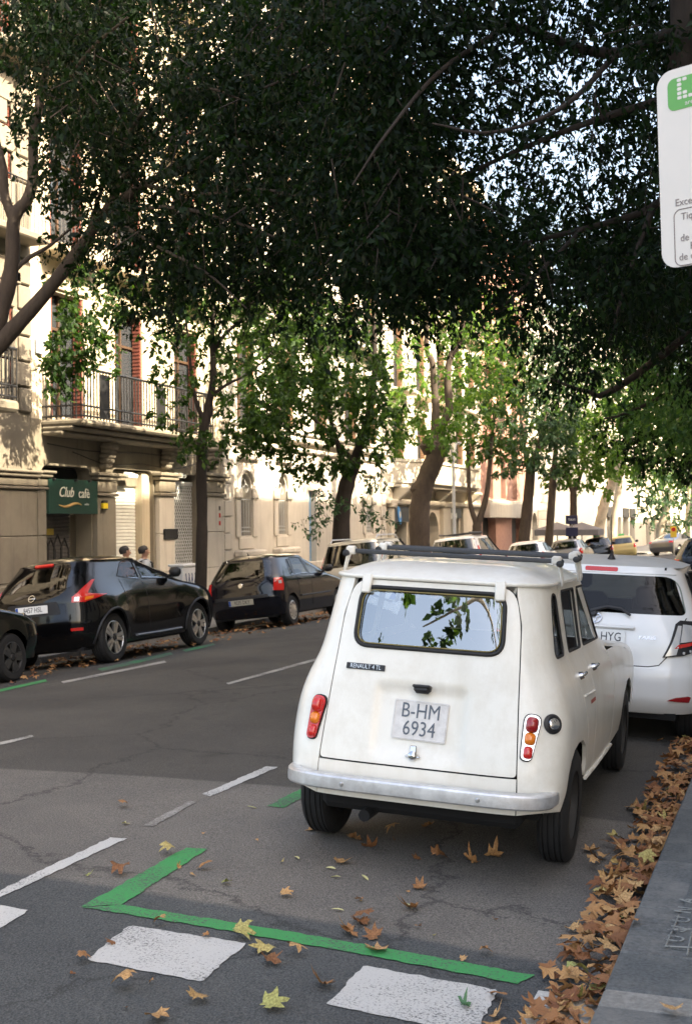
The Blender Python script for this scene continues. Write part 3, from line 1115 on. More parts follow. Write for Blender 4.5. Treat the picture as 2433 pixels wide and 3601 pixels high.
class Bld:
    def __init__(s, name, label, y0, y1, x=XF, cat='building'):
        s.x, s.y0, s.y1 = x, y0, y1
        s.base = Vector((x, (y0 + y1) / 2, lwz(x, (y0 + y1) / 2)))
        s.root = tag(empty(name, s.base), label, cat)
    def put(s, mb, name, mt, smooth=None, parent=None):
        mb.v = [tuple(Vector(v) - s.base) for v in mb.v]
        return mb.build(name, mt, parent or s.root, smooth)
    def box(s, name, y0, y1, z0, z1, out, inn, mt, ch=.012, parent=None):
        return s.put(MB().box((s.x + (out - inn) / 2, (y0 + y1) / 2, (z0 + z1) / 2), (out + inn, abs(y1 - y0), z1 - z0), ch=ch), name, mt, None, parent)
    def wall(s, z0, z1, holes, mt, depth=.45, name='wall', y0=None, y1=None, sp=1.2):
        y0, y1 = s.y0 if y0 is None else y0, s.y1 if y1 is None else y1
        ol = resample([(y0, z0), (y1, z0), (y1, z1), (y0, z1)], 3.0)
        v, f = cdt_fill(ol, [list(h) for h in holes], 3.0)
        P = [(s.x - s.base.x, y - s.base.y, z - s.base.z) for y, z in v]
        F = []
        for q in f:
            a, b, c = (np.array(P[i]) for i in q)
            F.append(tuple(q) if np.cross(b - a, c - a)[0] > 0 else tuple(q[::-1]))
        for h in holes:
            b = len(P)
            n = len(h)
            P += [(s.x - s.base.x, y - s.base.y, z - s.base.z) for y, z in h] + [(s.x - depth - s.base.x, y - s.base.y, z - s.base.z) for y, z in h]
            ar_ = sum(h[i - 1][0] * h[i][1] - h[i][0] * h[i - 1][1] for i in range(n))
            for i in range(n):
                q = (b + i, b + n + i, b + n + (i + 1) % n, b + (i + 1) % n)
                F.append(q[::-1] if ar_ < 0 else q)
        me = bpy.data.meshes.new(name)
        me.from_pydata(P, [], F)
        return link(name, me, mt, s.root)
    def shell(s, z0, z1, mt, deep=11.0):               # roof, flanks and back behind the street wall
        b = MB()
        x0, x1 = s.x - deep, s.x - .5
        for (yy0, yy1, xx0, xx1) in ((s.y0, s.y0 + .3, x0, s.x - .004), (s.y1 - .3, s.y1, x0, s.x - .004), (s.y0 + .3, s.y1 - .3, x0, x0 + .3)):
            b.box(((xx0 + xx1) / 2, (yy0 + yy1) / 2, (z0 + z1) / 2), (xx1 - xx0, yy1 - yy0, z1 - z0))
        b.box(((x0 + s.x) / 2, (s.y0 + s.y1) / 2, z1 + .1), (deep, s.y1 - s.y0, .2))
        b.box((s.x - .62, (s.y0 + s.y1) / 2, (z0 + z1) / 2), (.04, s.y1 - s.y0 - .7, z1 - z0 - .1))
        s.put(b, 'rear_walls', mt)
def rect(y0, y1, z0, z1): return [(y0, z0), (y1, z0), (y1, z1), (y0, z1)]
def arch(y0, y1, z0, z1, n=12):                       # z1 = crown of a round arch
    r_ = (y1 - y0) / 2
    return [(y0, z0), (y1, z0)] + [((y0 + y1) / 2 + r_ * math.cos(t), z1 - r_ + r_ * math.sin(t)) for t in np.linspace(0, PI, n)]
def railing(B, y0, y1, z0, z1, out, step=.115, parent=None, returns=True):
    r_ = MB()
    X = B.x + out
    pts = [(B.x, y0), (X, y0), (X, y1), (B.x, y1)]
    rl = empty('railing', (0, 0, 0), parent=parent or B.root)
    for z in (z0 + .06, z0 + .28, z1):
        B.put(MB().tube([(p[0], p[1], z) for p in pts], .024 if z < z1 else .032, 6, False), 'rail', M_iron, None, rl)
    me = MB().tube([(0, 0, z0), (0, 0, z1)], .016, 5, False).mesh('baluster')
    n = int((y1 - y0) / step)
    for i in range(n + 1):
        y = y0 + (y1 - y0) * i / n
        link('baluster', me, M_iron, rl, (X - B.base.x, y - B.base.y, -B.base.z))
    for i in range(1, int(out / step) + 1):
        for y in (y0, y1):
            link('baluster', me, M_iron, rl, (X - i * step - B.base.x, y - B.base.y, -B.base.z))
    return rl
def upper_floors(B, zf, h, n, cols, w, hh, mt, shut=None, balc=True, shutmat=None, top=True):
    holes, spec_ = [], []
    for k in range(n):
        for yc in cols:
            z0 = zf + k * h + .12
            holes.append(rect(yc - w / 2, yc + w / 2, z0, z0 + hh))
            spec_.append((yc, z0, k))
    zt = zf + n * h + .6
    B.wall(zf, zt, holes, mt, .4)
    for (yc, z0, k) in spec_:
        wn = B.box('window', yc - w / 2, yc + w / 2, z0, z0 + hh, -.28, .34, M_pane, 0)
        B.put(MB().box((B.x - .25, yc, z0 + hh / 2), (.05, .06, hh)).box((B.x - .25, yc, z0 + hh * .72), (.048, w, .06)), 'frame', M_wdoor, None, wn)
        B.box('lintel', yc - w / 2 - .18, yc + w / 2 + .18, z0 + hh + .06, z0 + hh + .30, .07, 0, mt)
        if shutmat:
            for sd in (-1, 1):
                s_ = MB()
                s_.box((B.x - .13, yc + sd * (w / 2 - .05), z0 + hh / 2), (.22, .035, hh - .03))
                for q in range(int(hh / .09)):
                    s_.box((B.x - .13, yc + sd * (w / 2 - .075), z0 + .05 + q * .09), (.20, .02, .05))
                B.put(s_, 'shutter', shutmat)
        if balc and k > 0:
            B.box('balcony_slab', yc - w / 2 - .45, yc + w / 2 + .45, z0 - .26, z0 - .10, .62, 0, mt, .03)
            rl_ = MB()
            for q in range(int((w + .8) / .13) + 1):
                y = yc - w / 2 - .4 + q * .13
                rl_.tube([(B.x + .57, y, z0 - .1), (B.x + .57, y, z0 + .9)], .011, 4, False)
            rl_.tube([(B.x, yc - w / 2 - .4, z0 + .9), (B.x + .57, yc - w / 2 - .4, z0 + .9), (B.x + .57, yc + w / 2 + .42, z0 + .9), (B.x, yc + w / 2 + .42, z0 + .9)], .02, 5, False)
            B.put(rl_, 'balcony_railing', M_iron)
    B.box('cornice', B.y0 + .02, B.y1 - .02, zt - .5, zt - .05, .55, 0, mt, .08)
    B.box('cornice', B.y0 + .04, B.y1 - .04, zt - .75, zt - .52, .28, 0, mt, .06)
    B.shell(B.base.z - .4, zt, mt)
    return zt

def stack(B, y0, y1, z0, z1, out, mt, h=1.0):           # a pier of dressed stone blocks with open joints
    n = max(2, int(round((z1 - z0) / h)))
    for i in range(n):
        a, b = z0 + (z1 - z0) * i / n, z0 + (z1 - z0) * (i + 1) / n
        B.box('stone_block', y0, y1, a + .006, b - .006, out + random.uniform(-.004, .004), 0, mt, .012)
# --- building with the café (ground floor pier to the left of the frame and three shopfronts)
yA, yB = fac(112, 1700)[0], fac(781, 1800)[0]
def fy(px, py=1760): return fac(px, py)[0]
def fz(px, py): return fac(px, py)[1]
g1 = lwz(XF, 26) - .1
B = Bld('apartment_building', 'limestone building with long iron balcony above the café and shutters', yA, yB)
ZB = fz(400, 1560)                                   # underside of the balcony
o1 = rpoly(rect(fy(146), fy(322), g1, fz(230, 1640)), [.01, .01, .25, .25], 5)
o2 = rpoly(rect(fy(394), fy(540), g1, fz(470, 1652)), [.01, .01, .25, .25], 5)
o3 = rect(fy(601), fy(690), g1, fz(640, 1668))
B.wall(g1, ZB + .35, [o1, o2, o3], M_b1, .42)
for (pa, pb) in ((322, 394), (543, 600), (692, 775)):
    y0, y1 = fy(pa) + .04, fy(pb) - .04
    stack(B, y0, y1, g1, fz(pa, 1745), .14, M_b1 if pa < 500 else M_b2, 1.15)
    for (za, zb_, o_) in ((1745, 1733, .20), (1731, 1690, .17), (1688, 1676, .24), (1674, 1662, .30)):
        B.box('capital', y0 - (o_ - .14), y1 + (o_ - .14), fz(pa, za), fz(pa, zb_), o_, 0, M_b1, .02)
    b = MB()
    yc = (y0 + y1) / 2
    for q in range(5):
        t = q / 4
        b.box((XF + .12 + .11 * t, yc, fz(pa, 1655) + .12 + t * .46), (.26 + .12 * t, .30 - .03 * math.cos(t * 9), .15), ch=.05)
    B.put(b, 'carved_bracket', M_b0, 40)
stack(B, yA + .005, fy(143), g1, fz(70, 1722), .16, M_b0)
for (za, zb_, o_) in ((1720, 1710, .22), (1708, 1678, .19), (1676, 1664, .27), (1662, 1652, .33)):
    B.box('capital', yA + .005, fy(143) + (o_ - .16), fz(70, za), fz(70, zb_), o_, 0, M_b0, .02)
B.box('plinth', yA + .006, fy(143) + .02, g1, fz(40, 2068), .20, 0, M_b0, .03)
# long balcony
yb0, yb1 = fy(150, 1520), fy(632, 1560)
for (dz0, dz1, o_) in ((0, .10, .55), (.101, .20, .80), (.201, .33, 1.05)):
    B.box('balcony_slab', yb0 - .05, yb1 + .05, ZB + dz0, ZB + dz1, o_, 0, M_b1, .04)
railing(B, yb0, yb1, ZB + .34, ZB + 1.42, .98, .125)
for px_ in (235, 440):                                # cast panels in the railing
    y = fy(px_, 1450)
    B.put(MB().box((XF + .985, y, ZB + .87), (.03, .42, .98), ch=.01), 'railing_panel', M_iron)
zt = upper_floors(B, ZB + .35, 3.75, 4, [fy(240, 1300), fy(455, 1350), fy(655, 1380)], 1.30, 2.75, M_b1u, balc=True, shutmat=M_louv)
# shutters, sign, plates
def roller(B, y0, y1, z0, z1, mt, dep, name='roller_shutter', pitch=.085):
    b = MB()
    n = int((z1 - z0) / pitch)
    for i in range(n):
        b.box((B.x - dep, (y0 + y1) / 2, z0 + pitch * (i + .5)), (.035, y1 - y0, pitch * .86), ch=.012)
    b.box((B.x - dep - .03, (y0 + y1) / 2, (z0 + z1) / 2), (.02, y1 - y0, z1 - z0))
    return B.put(b, name, mt)
roller(B, fy(148), fy(284), g1, fz(220, 1700), M_shutd, .30)
B.box('shop_recess', fy(146) + .01, fy(322) - .01, fz(220, 1700), fz(220, 1642), -.36, .42, M_dark, 0)
rs = roller(B, fy(392) + .03, fy(512), g1, fz(450, 1708), M_shut, .30)
B.box('shutter_box', fy(392) + .03, fy(525), fz(450, 1707), fz(450, 1655), -.25, .40, M_b1, 0)
B.box('jamb', fy(513), fy(540), g1, fz(450, 1655), -.10, .40, M_b1u, .01)
for px_ in (455, 628):
    b = MB().box((XF + .05, fy(px_), fz(px_, 1672)), (.20, .42, .10), Matrix.Rotation(R(20), 3, 'Y').to_3x3(), ch=.02)
    B.put(b, 'lamp_housing', M_shut)
# graffiti strokes on the café shutter
gf = MB()
for k in range(5):
    y = fy(155 + 24 * k, 1950)
    zz = fz(200, 1895 - (k % 2) * 14)
    gf.tube([(XF - .275, y, zz - .9), (XF - .275, y + .02, zz - .2), (XF - .275, y + .16, zz), (XF - .275, y + .32, zz - .25), (XF - .275, y + .30, zz - .85)], .022, 5)
    gf.tube([(XF - .275, y + .02, zz - 1.25), (XF - .275, y + .14, zz - 1.02), (XF - .275, y + .30, zz - 1.3)], .02, 5)
B.put(gf, 'graffiti', M_dark)
yg = fy(200)
B.put(MB().box((XF - .275, yg, fz(200, 1870)), (.02, .55, .14)), 'graffiti_patch', mat('yellow spray', (.45, .33, .05), .7))
# lattice gate
yl0, yl1 = fy(603), fy(688)
b = MB()
zl0, zl1 = g1, fz(640, 1700)
st = .105
for sd in (1, -1):
    for i in range(-40, 44):
        pts = []
        c = yl0 + i * st
        for z in (zl0, zl1):
            pts.append((c + sd * (z - zl0) * .62, z))
        (a0, z0_), (a1, z1_) = pts
        lo, hi = yl0, yl1
        def clip(t): return (a0 + (a1 - a0) * t, z0_ + (z1_ - z0_) * t)
        ts = sorted(((lo - a0) / (a1 - a0), (hi - a0) / (a1 - a0)))
        t0, t1 = max(0, ts[0]), min(1, ts[1])
        if t1 - t0 > .005:
            p, q = clip(t0), clip(t1)
            b.tube([(XF - .12, p[0], p[1]), (XF - .12, q[0], q[1])], .012, 4, False)
B.put(b, 'lattice_gate', M_grille)
B.put(MB().box((XF - .11, yl0 + .30, (zl0 + zl1) / 2), (.05, .09, zl1 - zl0)).box((XF - .11, yl0 + .02, (zl0 + zl1) / 2), (.05, .06, zl1 - zl0)).box((XF - .11, (yl0 + yl1) / 2, zl1), (.05, yl1 - yl0, .10)), 'gate_frame', M_grille)
B.box('door', yl0, yl1, zl0, fz(640, 1690), -.38, .42, M_dark, 0)
def onfac(name, label, cat, px0, px1, py0, py1, out, dep, mt, grp=None, x=XF):
    (y0, z1), (y1, z0) = fac(px0, (py0 + py1) / 2, x), fac(px1, (py0 + py1) / 2, x)
    za, zb_ = fac((px0 + px1) / 2, py0, x)[1], fac((px0 + px1) / 2, py1, x)[1]
    o = MB().box((0, 0, 0), (dep, y1 - y0, za - zb_), ch=.008).build(name, mt, None, None, (x + out, (y0 + y1) / 2, (za + zb_) / 2))
    return tag(o, label, cat, grp), y1 - y0, za - zb_
sg, sw, shh = onfac('shop_sign', 'dark green café sign with cream lettering over the shutter', 'sign', 143, 316, 1688, 1808, .17, .10, mat('dark green signboard', (.006, .035, .024), .5, var=.1))
MC = mat('cream sign lettering', (.62, .60, .50), .5)
ROTX = (R(90), 0, R(90))
link('lettering', text_mesh('Club', shh * .42, .004, .95, 'CENTER', .35), MC, sg, (.058, -sw * .17, shh * .12), ROTX)
link('lettering', text_mesh('cafè', shh * .40, .004, .95), MC, sg, (.058, sw * .20, shh * .10), ROTX)
link('lettering', text_mesh('miller', shh * .10, .004, 1.1), mat('grey sign lettering', (.3, .32, .3), .5), sg, (.052, sw * .26, -shh * .21), ROTX)
wv = MB()
pts = [Vector((.054, -sw * .31 + sw * .46 * t, -shh * (.24 + .05 * math.sin(t * 6.2)) )) for t in np.linspace(0, 1, 16)]
wv.tube(pts, [.008 + .028 * math.sin(PI * t) for t in np.linspace(0, 1, 16)], 6, True)
wv.build('swoosh', mat('gold swoosh', (.45, .28, .08), .5), sg)
for q in (-.42, .02, .30):
    MB().box((.06, sw * q, shh * .48), (.12, .05, .05), ch=.01).build('spot_lamp', M_iron, sg)
o, a_, b_ = onfac('alarm_box', 'small yellow alarm box on the pilaster beside the café', 'alarm box', 336, 352, 1770, 1789, .19, .07, mat('alarm yellow', (.75, .55, .02), .5))
MB().box((0, 0, b_ * .75), (.06, a_, b_ * .5), ch=.005).build('upper_case', M_iron, o)
MB().box((0, 0, -b_ * .6), (.06, a_, b_ * .2), ch=.005).build('lower_case', M_iron, o)
onfac('wall_plaque', 'dark square plaque on the pilaster left of the lattice gate', 'plaque', 558, 604, 1860, 1896, .17, .05, M_iron)
sp_, a_, b_ = onfac('street_plate', 'pale blue street plate high on the corner stone', 'sign', 122, 147, 1190, 1244, .05, .04, mat('enamel plate', (.45, .52, .62), .4, var=.2, scale=14))
MB().box((.0, 0, -b_ * .15), (.05, a_ * .8, .02)).build('plate_line', M_b1, sp_)
st_ = MB()
ys_, zs_ = fac(757, 1815)
stk_root = tag(empty('sticker_strip', (XF + .145, ys_, zs_)), 'small red and dark stickers on the pale pilaster', 'sticker')
for q, c_ in ((.22, M_iron), (.02, M_red), (-.2, M_red)):
    MB().box((0, 0, q), (.006, .10, .12), ch=.002).build('sticker', c_, stk_root)
# cables sagging under the balcony
for q, (pa, pb, sag) in enumerate((((160, 1560), (690, 1600), .10), ((250, 1590), (680, 1632), .22))):
    (ya_, za_), (yb_, zb_) = fac(*pa), fac(*pb)
    tag(MB().tube([(XF + .06, ya_ + (yb_ - ya_) * t, za_ + (zb_ - za_) * t - sag * 4 * t * (1 - t) * (1 + .4 * math.sin(9 * t))) for t in np.linspace(0, 1, 18)], .012, 5).build('cable', M_iron),
        ('upper' if q == 0 else 'lower') + ' dark cable sagging across the wall under the balcony', 'cable', 'cables under the balcony')

# --- neighbour at the left edge
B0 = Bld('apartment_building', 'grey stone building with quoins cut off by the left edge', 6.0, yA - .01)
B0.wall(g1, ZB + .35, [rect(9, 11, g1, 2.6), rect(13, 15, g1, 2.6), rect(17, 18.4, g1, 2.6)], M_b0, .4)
stack(B0, fy(-60), yA - .015, g1, fz(30, 1722), .155, M_b0)
for (za, zb_, o_) in ((1720, 1710, .22), (1708, 1678, .19), (1676, 1664, .27), (1662, 1652, .33)):
    B0.box('capital', fy(-70), yA - .015, fz(30, za), fz(30, zb_), o_, 0, M_b0, .02)
B0.box('plinth', fy(-90), yA - .016, g1, fz(20, 2060), .20, 0, M_b0, .03)
upper_floors(B0, ZB + .35, 3.75, 4, [8.2, 11.2, 14.2, 17.2, fy(20, 1350) - .3], 1.2, 2.6, M_b0, shutmat=M_louv)
zz = ZB + .45
for k in range(14):
    w_ = .62 if k % 2 else .42
    B0.box('quoin', yA - .03 - w_, yA - .03, zz, zz + .50, .07, 0, M_b0, .025)
    B0.box('quoin', yA - .03 - w_ - .66, yA - .03 - w_ - .12, zz, zz + .50, .05, 0, M_b0, .025)
    zz += .54
y0, y1 = fy(-160, 1450), fac(68, 1450, XF + .82)[0]
B0.box('balcony_slab', y0, y1, ZB + .30, ZB + .52, .85, 0, M_b0, .05)
railing(B0, y0 + .04, y1 - .04, ZB + .53, ZB + 1.55, .80, .12)

# --- pale building with arched barred windows
yC = fac(1352, 1800)[0]
B2 = Bld('apartment_building', 'pale stone building with arched barred ground floor windows', yB + .01, yC)
zs = ZB + .9
a1 = arch(fy(842), fy(884), fz(860, 1884), fz(860, 1664))
a2 = arch(fy(974), fy(1006), fz(990, 1878), fz(990, 1674))
a4 = arch(fy(1283), fy(1306), fz(1294, 1872), fz(1294, 1712))
dr = rect(fy(1086), fy(1112), g1 - .2, fz(1100, 1725))
B2.wall(g1 - .3, zs, [a1, a2, a4, dr], M_b2, .38)
for (w_, pa, pb, pt, pm, pbm) in ((a1, 842, 884, 1664, 1755, 1884), (a2, 974, 1006, 1674, 1760, 1878), (a4, 1283, 1306, 1712, 1775, 1872)):
    y0, y1 = fy(pa), fy(pb)
    yc = (y0 + y1) / 2
    z0, z1 = fz(pa, pbm), fz(pa, pt)
    wn = B2.put(MB().prism([(y - yc, z) for y, z in w_], .03, Matrix(((0, 0, 1, XF - .33), (1, 0, 0, yc), (0, 1, 0, 0), (0, 0, 0, 1)))), 'window', M_pane)
    gr = MB()
    n = 5
    for i in range(n):
        y = y0 + (y1 - y0) * (i + .5) / n
        gr.tube([(XF - .06, y, z0), (XF - .06, y, fz(pa, pm))], .014, 5)
    for z in (z0 + .12, z0 + .24, fz(pa, pm)):
        gr.tube([(XF - .06, y0, z), (XF - .06, y1, z)], .014, 5)
    rr_ = (y1 - y0) / 2
    for k in range(3):
        gr.ring([(XF - .06, yc + (k - 1) * rr_ * .45 + rr_ * .3 * math.cos(t), fz(pa, pm) + .16 + rr_ * (.42 if k != 1 else .8) + rr_ * .3 * math.sin(t)) for t in np.linspace(0, 2 * PI, 14)[:-1]], .014, 5)
    B2.put(gr, 'window_grille', M_grille, None)
    for (ya_, yb_) in ((y0 - .30, y0 - .02), (y1 + .02, y1 + .30)):
        B2.box('window_pier', ya_, yb_, z0 - .05, fz(pa, pm), .07, 0, M_b2, .02)
        B2.box('corbel', ya_ - .03, yb_ + .03, fz(pa, pm), fz(pa, pm) + .36, .13, 0, M_b2, .05)
    hd = MB().tube([(XF + .05, yc + (rr_ + .12) * math.cos(t), z1 - rr_ + (rr_ + .12) * math.sin(t)) for t in np.linspace(0, PI, 14)], .055, 6)
    B2.put(hd, 'hood_mould', M_b2, 50)
    B2.box('hood_cornice', y0 - .1, y1 + .5, z1 + .42, z1 + .52, .14, 0, M_b2, .02)
    B2.box('sill', y0 - .42, y1 + .42, z0 - .62, z0 - .42, .34, 0, M_b2, .05)
    B2.box('apron', y0 - .1, y1 + .1, z0 - .40, z0 - .06, .05, 0, M_b2, .02)
    B2.box('sill_bracket', y0 - .2, y1 + .2, z0 - .82, z0 - .63, .16, 0, M_b2, .05)
B2.box('street_door', fy(1086), fy(1112), g1 - .3, fz(1100, 1728), -.2, .3, M_bdoor, 0)
zq = g1
k = 0
while zq < zs - .5:
    w_ = .50 if k % 2 else .34
    B2.box('quoin', yB + .03, yB + .03 + w_, zq + .012, zq + .46, .075, 0, M_b2, .022)
    B2.box('quoin', yC - .03 - w_, yC - .03, zq + .012, zq + .46, .075, 0, M_b2, .022)
    zq += .475
    k += 1
B2.box('plinth', yB + .02, yC - .02, g1 - .2, fz(730, 2004), .16, 0, M_b2, .03)
for (da, db, o_) in ((.0, .14, .12), (.30, .5, .22), (.52, .66, .30)):
    B2.box('string_course', yB + .015, yC - .015, zs - .5 + da, zs - .5 + db, o_, 0, M_b2, .04)
upper_floors(B2, zs, 3.7, 4, [yB + 1.7, yB + 4.7, yB + 7.7, yB + 10.7, yB + 13.0], 1.25, 2.6, M_b2, shutmat=M_louv2)

# --- corner building with the bow balcony and the blue shop sign
yD = fac(1690, 1800)[0]
B3 = Bld('apartment_building', 'cream building with bowed stone balcony over the blue signed shop', yC + .01, yD)
zb3 = fz(1500, 1722)
ops = [rect(fy(1373), fy(1428), g1 - .4, fz(1400, 1782)), arch(fy(1500), fy(1540), g1 - .4, fz(1520, 1800)), rect(fy(1575), fy(1612), g1 - .4, fz(1590, 1785))]
B3.wall(g1 - .5, zb3 + .3, ops, M_b3, .6)
for i, h in enumerate(ops):
    B3.box('shopfront', h[0][0] + .01, h[1][0] - .01, g1 - .5, max(p[1] for p in h) - .02, -.45, .5, M_dark if i else M_pane, 0)
gl_ = MB()
for k in range(10):
    z = fz(1400, 1925) + k * .17
    gl_.box((XF - .30, (ops[0][0][0] + ops[0][1][0]) / 2 - .15, z), (.03, (ops[0][1][0] - ops[0][0][0]) * .62, .08))
B3.put(gl_, 'shop_grille', M_shut)
for (pa, pb) in ((1360, 1372), (1432, 1462), (1545, 1572), (1616, 1640)):
    B3.box('pilaster', fy(pa), fy(pb), g1 - .4, fz(pa, 1785), .18, 0, M_b3, .02)
    B3.box('capital', fy(pa) - .08, fy(pb) + .08, fz(pa, 1784), fz(pa, 1770), .28, 0, M_b3, .03)
B3.box('string_course', yC + .02, yD - .02, zb3 - .72, zb3 - .5, .25, 0, M_b3, .05)
yb0, yb1 = fy(1362, 1680), fy(1655, 1680)
pl = [(XF - .0, yb0)] + [(XF + 1.05 * min(1, math.sin(PI * t) * 2.2), yb0 + (yb1 - yb0) * t) for t in np.linspace(.03, .97, 22)] + [(XF, yb1)]
for (da, db, sc, nm) in ((0, .16, .82, 'balcony_slab'), (.161, .34, 1.0, 'balcony_slab'), (.341, 1.02, .93, 'parapet'), (1.021, 1.15, 1.0, 'parapet_cap')):
    b = MB().prism([((p[0] - XF) * sc + XF, p[1]) for p in pl], zb3 + db, None, zb3 + da)
    B3.put(b, nm, M_b3)
for px_ in (1385, 1530, 1640):
    b = MB()
    for q in range(6):
        t = q / 5
        b.box((XF + .12 + .30 * t, fy(px_), zb3 - .48 + .40 * t), (.34 + .4 * t, .30, .16), ch=.05)
    B3.put(b, 'scroll_bracket', M_b3, 40)
upper_floors(B3, zb3 + .3, 3.7, 4, [yC + 2.0, yC + 5.2, yC + 8.4, yC + 11.6, yC + 14.0], 1.3, 2.7, M_b3, shutmat=M_louv2)
sg, sw, shh = onfac('shop_sign', 'dark blue shop sign with a pale blue oval mark', 'sign', 1372, 1428, 1782, 1836, .06, .12, mat('navy signboard', (.01, .02, .035), .4))
MB().lathe([(.0, .03), (.30, .03), (.32, 0)], 20, Matrix.Translation((.06, -sw * .12, -.05)) @ Matrix.Rotation(R(20), 4, 'X') @ Matrix.Rotation(PI / 2, 4, 'Y') @ Matrix.Diagonal((1.25, .62, 1, 1))).build('oval_mark', mat('sky blue', (.05, .25, .6), .4), sg)
MB().lathe([(.0, .04), (.12, .04), (.13, 0)], 16, Matrix.Translation((.07, -sw * .12, -.02)) @ Matrix.Rotation(PI / 2, 4, 'Y') @ Matrix.Diagonal((1.1, .7, 1, 1))).build('oval_core', MC, sg)
sg, sw, shh = onfac('shop_sign', 'second dark blue sign behind the lamp post', 'sign', 1573, 1614, 1787, 1822, .06, .12, mat('navy signboard 2', (.015, .03, .05), .4))
MB().box((.07, -sw * .2, -shh * .3), (.02, sw * .5, shh * .6), ch=.01).build('pale_panel', M_shut, sg)

# --- brick building
yE = fac(1852, 1800)[0]
B4 = Bld('apartment_building', 'pink brick building with a wide pale fascia over dark entrances', yD + .01, yE)
zf4 = fz(1770, 1762)
o_ = [rpoly(rect(fy(1692) + .1, fy(1741), g1 - .6, fz(1710, 1815)), [.01, .01, .5, .5], 4), rpoly(rect(fy(1797), fy(1838), g1 - .6, fz(1818, 1818)), [.01, .01, .5, .5], 4)]
B4.wall(g1 - .6, zf4, o_, M_brick, .5)
for h in o_:
    B4.box('entrance', h[0][0] - .3, h[0][0] + 3.0, g1 - .6, fz(1710, 1815) - .02, -.42, .47, M_dark, 0)
B4.box('fascia', fy(1700), yE - .02, fz(1770, 1822), zf4, .35, 0, M_b2, .03)
upper_floors(B4, zf4 + .01, 3.5, 4, [yD + 2.2, yD + 5.2, yD + 8.2], 1.2, 2.3, M_brick, shutmat=None)

# --- stone building at the crossing
yF = fac(1930, 1800)[0]
B5 = Bld('apartment_building', 'sunlit stone building with tall arched window at the crossing', yE + .01, yF)
zf5 = fz(1890, 1755)
aw = arch(fy(1868), fy(1887), g1 - .3, fz(1878, 1803))
B5.wall(g1 - .7, zf5, [aw], M_b5, .4)
B5.box('window', aw[0][0], aw[1][0], g1 - .3, fz(1878, 1803), -.3, .36, M_pane, 0)
for k in range(9):
    B5.box('rusticated_course', yE + .03, aw[0][0] - .1, g1 - .4 + k * .55, g1 - .4 + k * .55 + .52, .05, 0, M_b5, .02)
    B5.box('rusticated_course', aw[1][0] + .1, yF - .03, g1 - .4 + k * .55, g1 - .4 + k * .55 + .52, .05, 0, M_b5, .02)
upper_floors(B5, zf5 + .01, 3.7, 4, [yE + 2.0, yE + 5.5], 1.25, 2.6, M_b5)

# --- beyond the crossing
y6, y7, y8 = 99.0, 131.0, 190.0
B6 = Bld('apartment_building', 'pale corner building with black shop fascias beyond the crossing', y6, y7)
o6 = [rect(y6 + 1.5 + k * 5.2, y6 + 5.2 + k * 5.2, g1 - .9, g1 + 2.7) for k in range(5)]
B6.wall(g1 - .9, g1 + 4.0, o6, M_b5, .6)
for k, h in enumerate(o6):
    B6.box('shopfront', h[0][0], h[1][0], g1 - .9, g1 + 2.7, -.4, .5, M_pane, 0)
    B6.box('shop_fascia', h[0][0] - .2, h[1][0] + .2, g1 + 2.6, g1 + 3.5, .12, 0, M_dark if k != 2 else M_grille, .02)
upper_floors(B6, g1 + 4.01, 3.7, 4, [y6 + 3 + 4.3 * k for k in range(7)], 1.3, 2.6, M_b5)
B7 = Bld('apartment_building', 'hazy cream building closing the left side of the street', y7 + .02, y8)
B7.wall(g1 - 1, g1 + 4, [rect(y7 + 4 + 8 * k, y7 + 8 + 8 * k, g1 - 1, g1 + 2.6) for k in range(6)], M_b3, .6)
for k in range(6):
    B7.box('shopfront', y7 + 4 + 8 * k, y7 + 8 + 8 * k, g1 - 1, g1 + 2.6, -.4, .5, M_dark, 0)
upper_floors(B7, g1 + 4.01, 3.7, 4, [y7 + 4 + 6.5 * k for k in range(8)], 1.3, 2.6, M_b3, balc=False)
# cross street end: flank building turned to the sun, far side of the side street
# --- right hand row: unseen beyond the right edge, added and sized to shade the street
XR = 5.0
rb = tag(empty('apartment_building', (XR, 40, rwz(XR, 40))), 'unseen tall stone row along the right pavement, added to shade the street', 'building')
b = MB()
HR = 18.3
yr0, yr1 = -2.5, 76.0
b.box((XR + 6, (yr0 + yr1) / 2, HR / 2 - .5), (12, yr1 - yr0, HR))
b.v = [tuple(Vector(v) - rb.location) for v in b.v]
b.build('wall', M_b3, rb)
wm = MB().box((-.02, 0, 0), (.08, 1.25, 2.4), ch=.01).mesh('window')
sm_ = MB().box((-.12, 0, -1.3), (.35, 1.7, .14), ch=.02).mesh('sill')
for k in range(4):
    for j in range(20):
        p = Vector((XR - .0, yr0 + 2.4 + j * 3.85, 4.8 + 3.6 * k)) - rb.location
        wo = link('window', wm, M_pane, rb, p)
        link('sill', sm_, M_b3, wo)
b = MB().box((XR - .25, (yr0 + yr1) / 2, HR - .7), (.6, yr1 - yr0 + .4, .5), ch=.08)
b.v = [tuple(Vector(v) - rb.location) for v in b.v]
b.build('cornice', M_b3, rb)
rb2 = tag(empty('apartment_building', (XR, 130, -.6)), 'pale building on the right beyond the far crossing', 'building')
b = MB().box((6, 0, 9), (12, 66, 18)).build('wall', M_b5, rb2)
for k in range(5):
    for j in range(12):
        link('window', wm, M_pane, rb2, (0, -30 + j * 5, 3 + 3.6 * k))
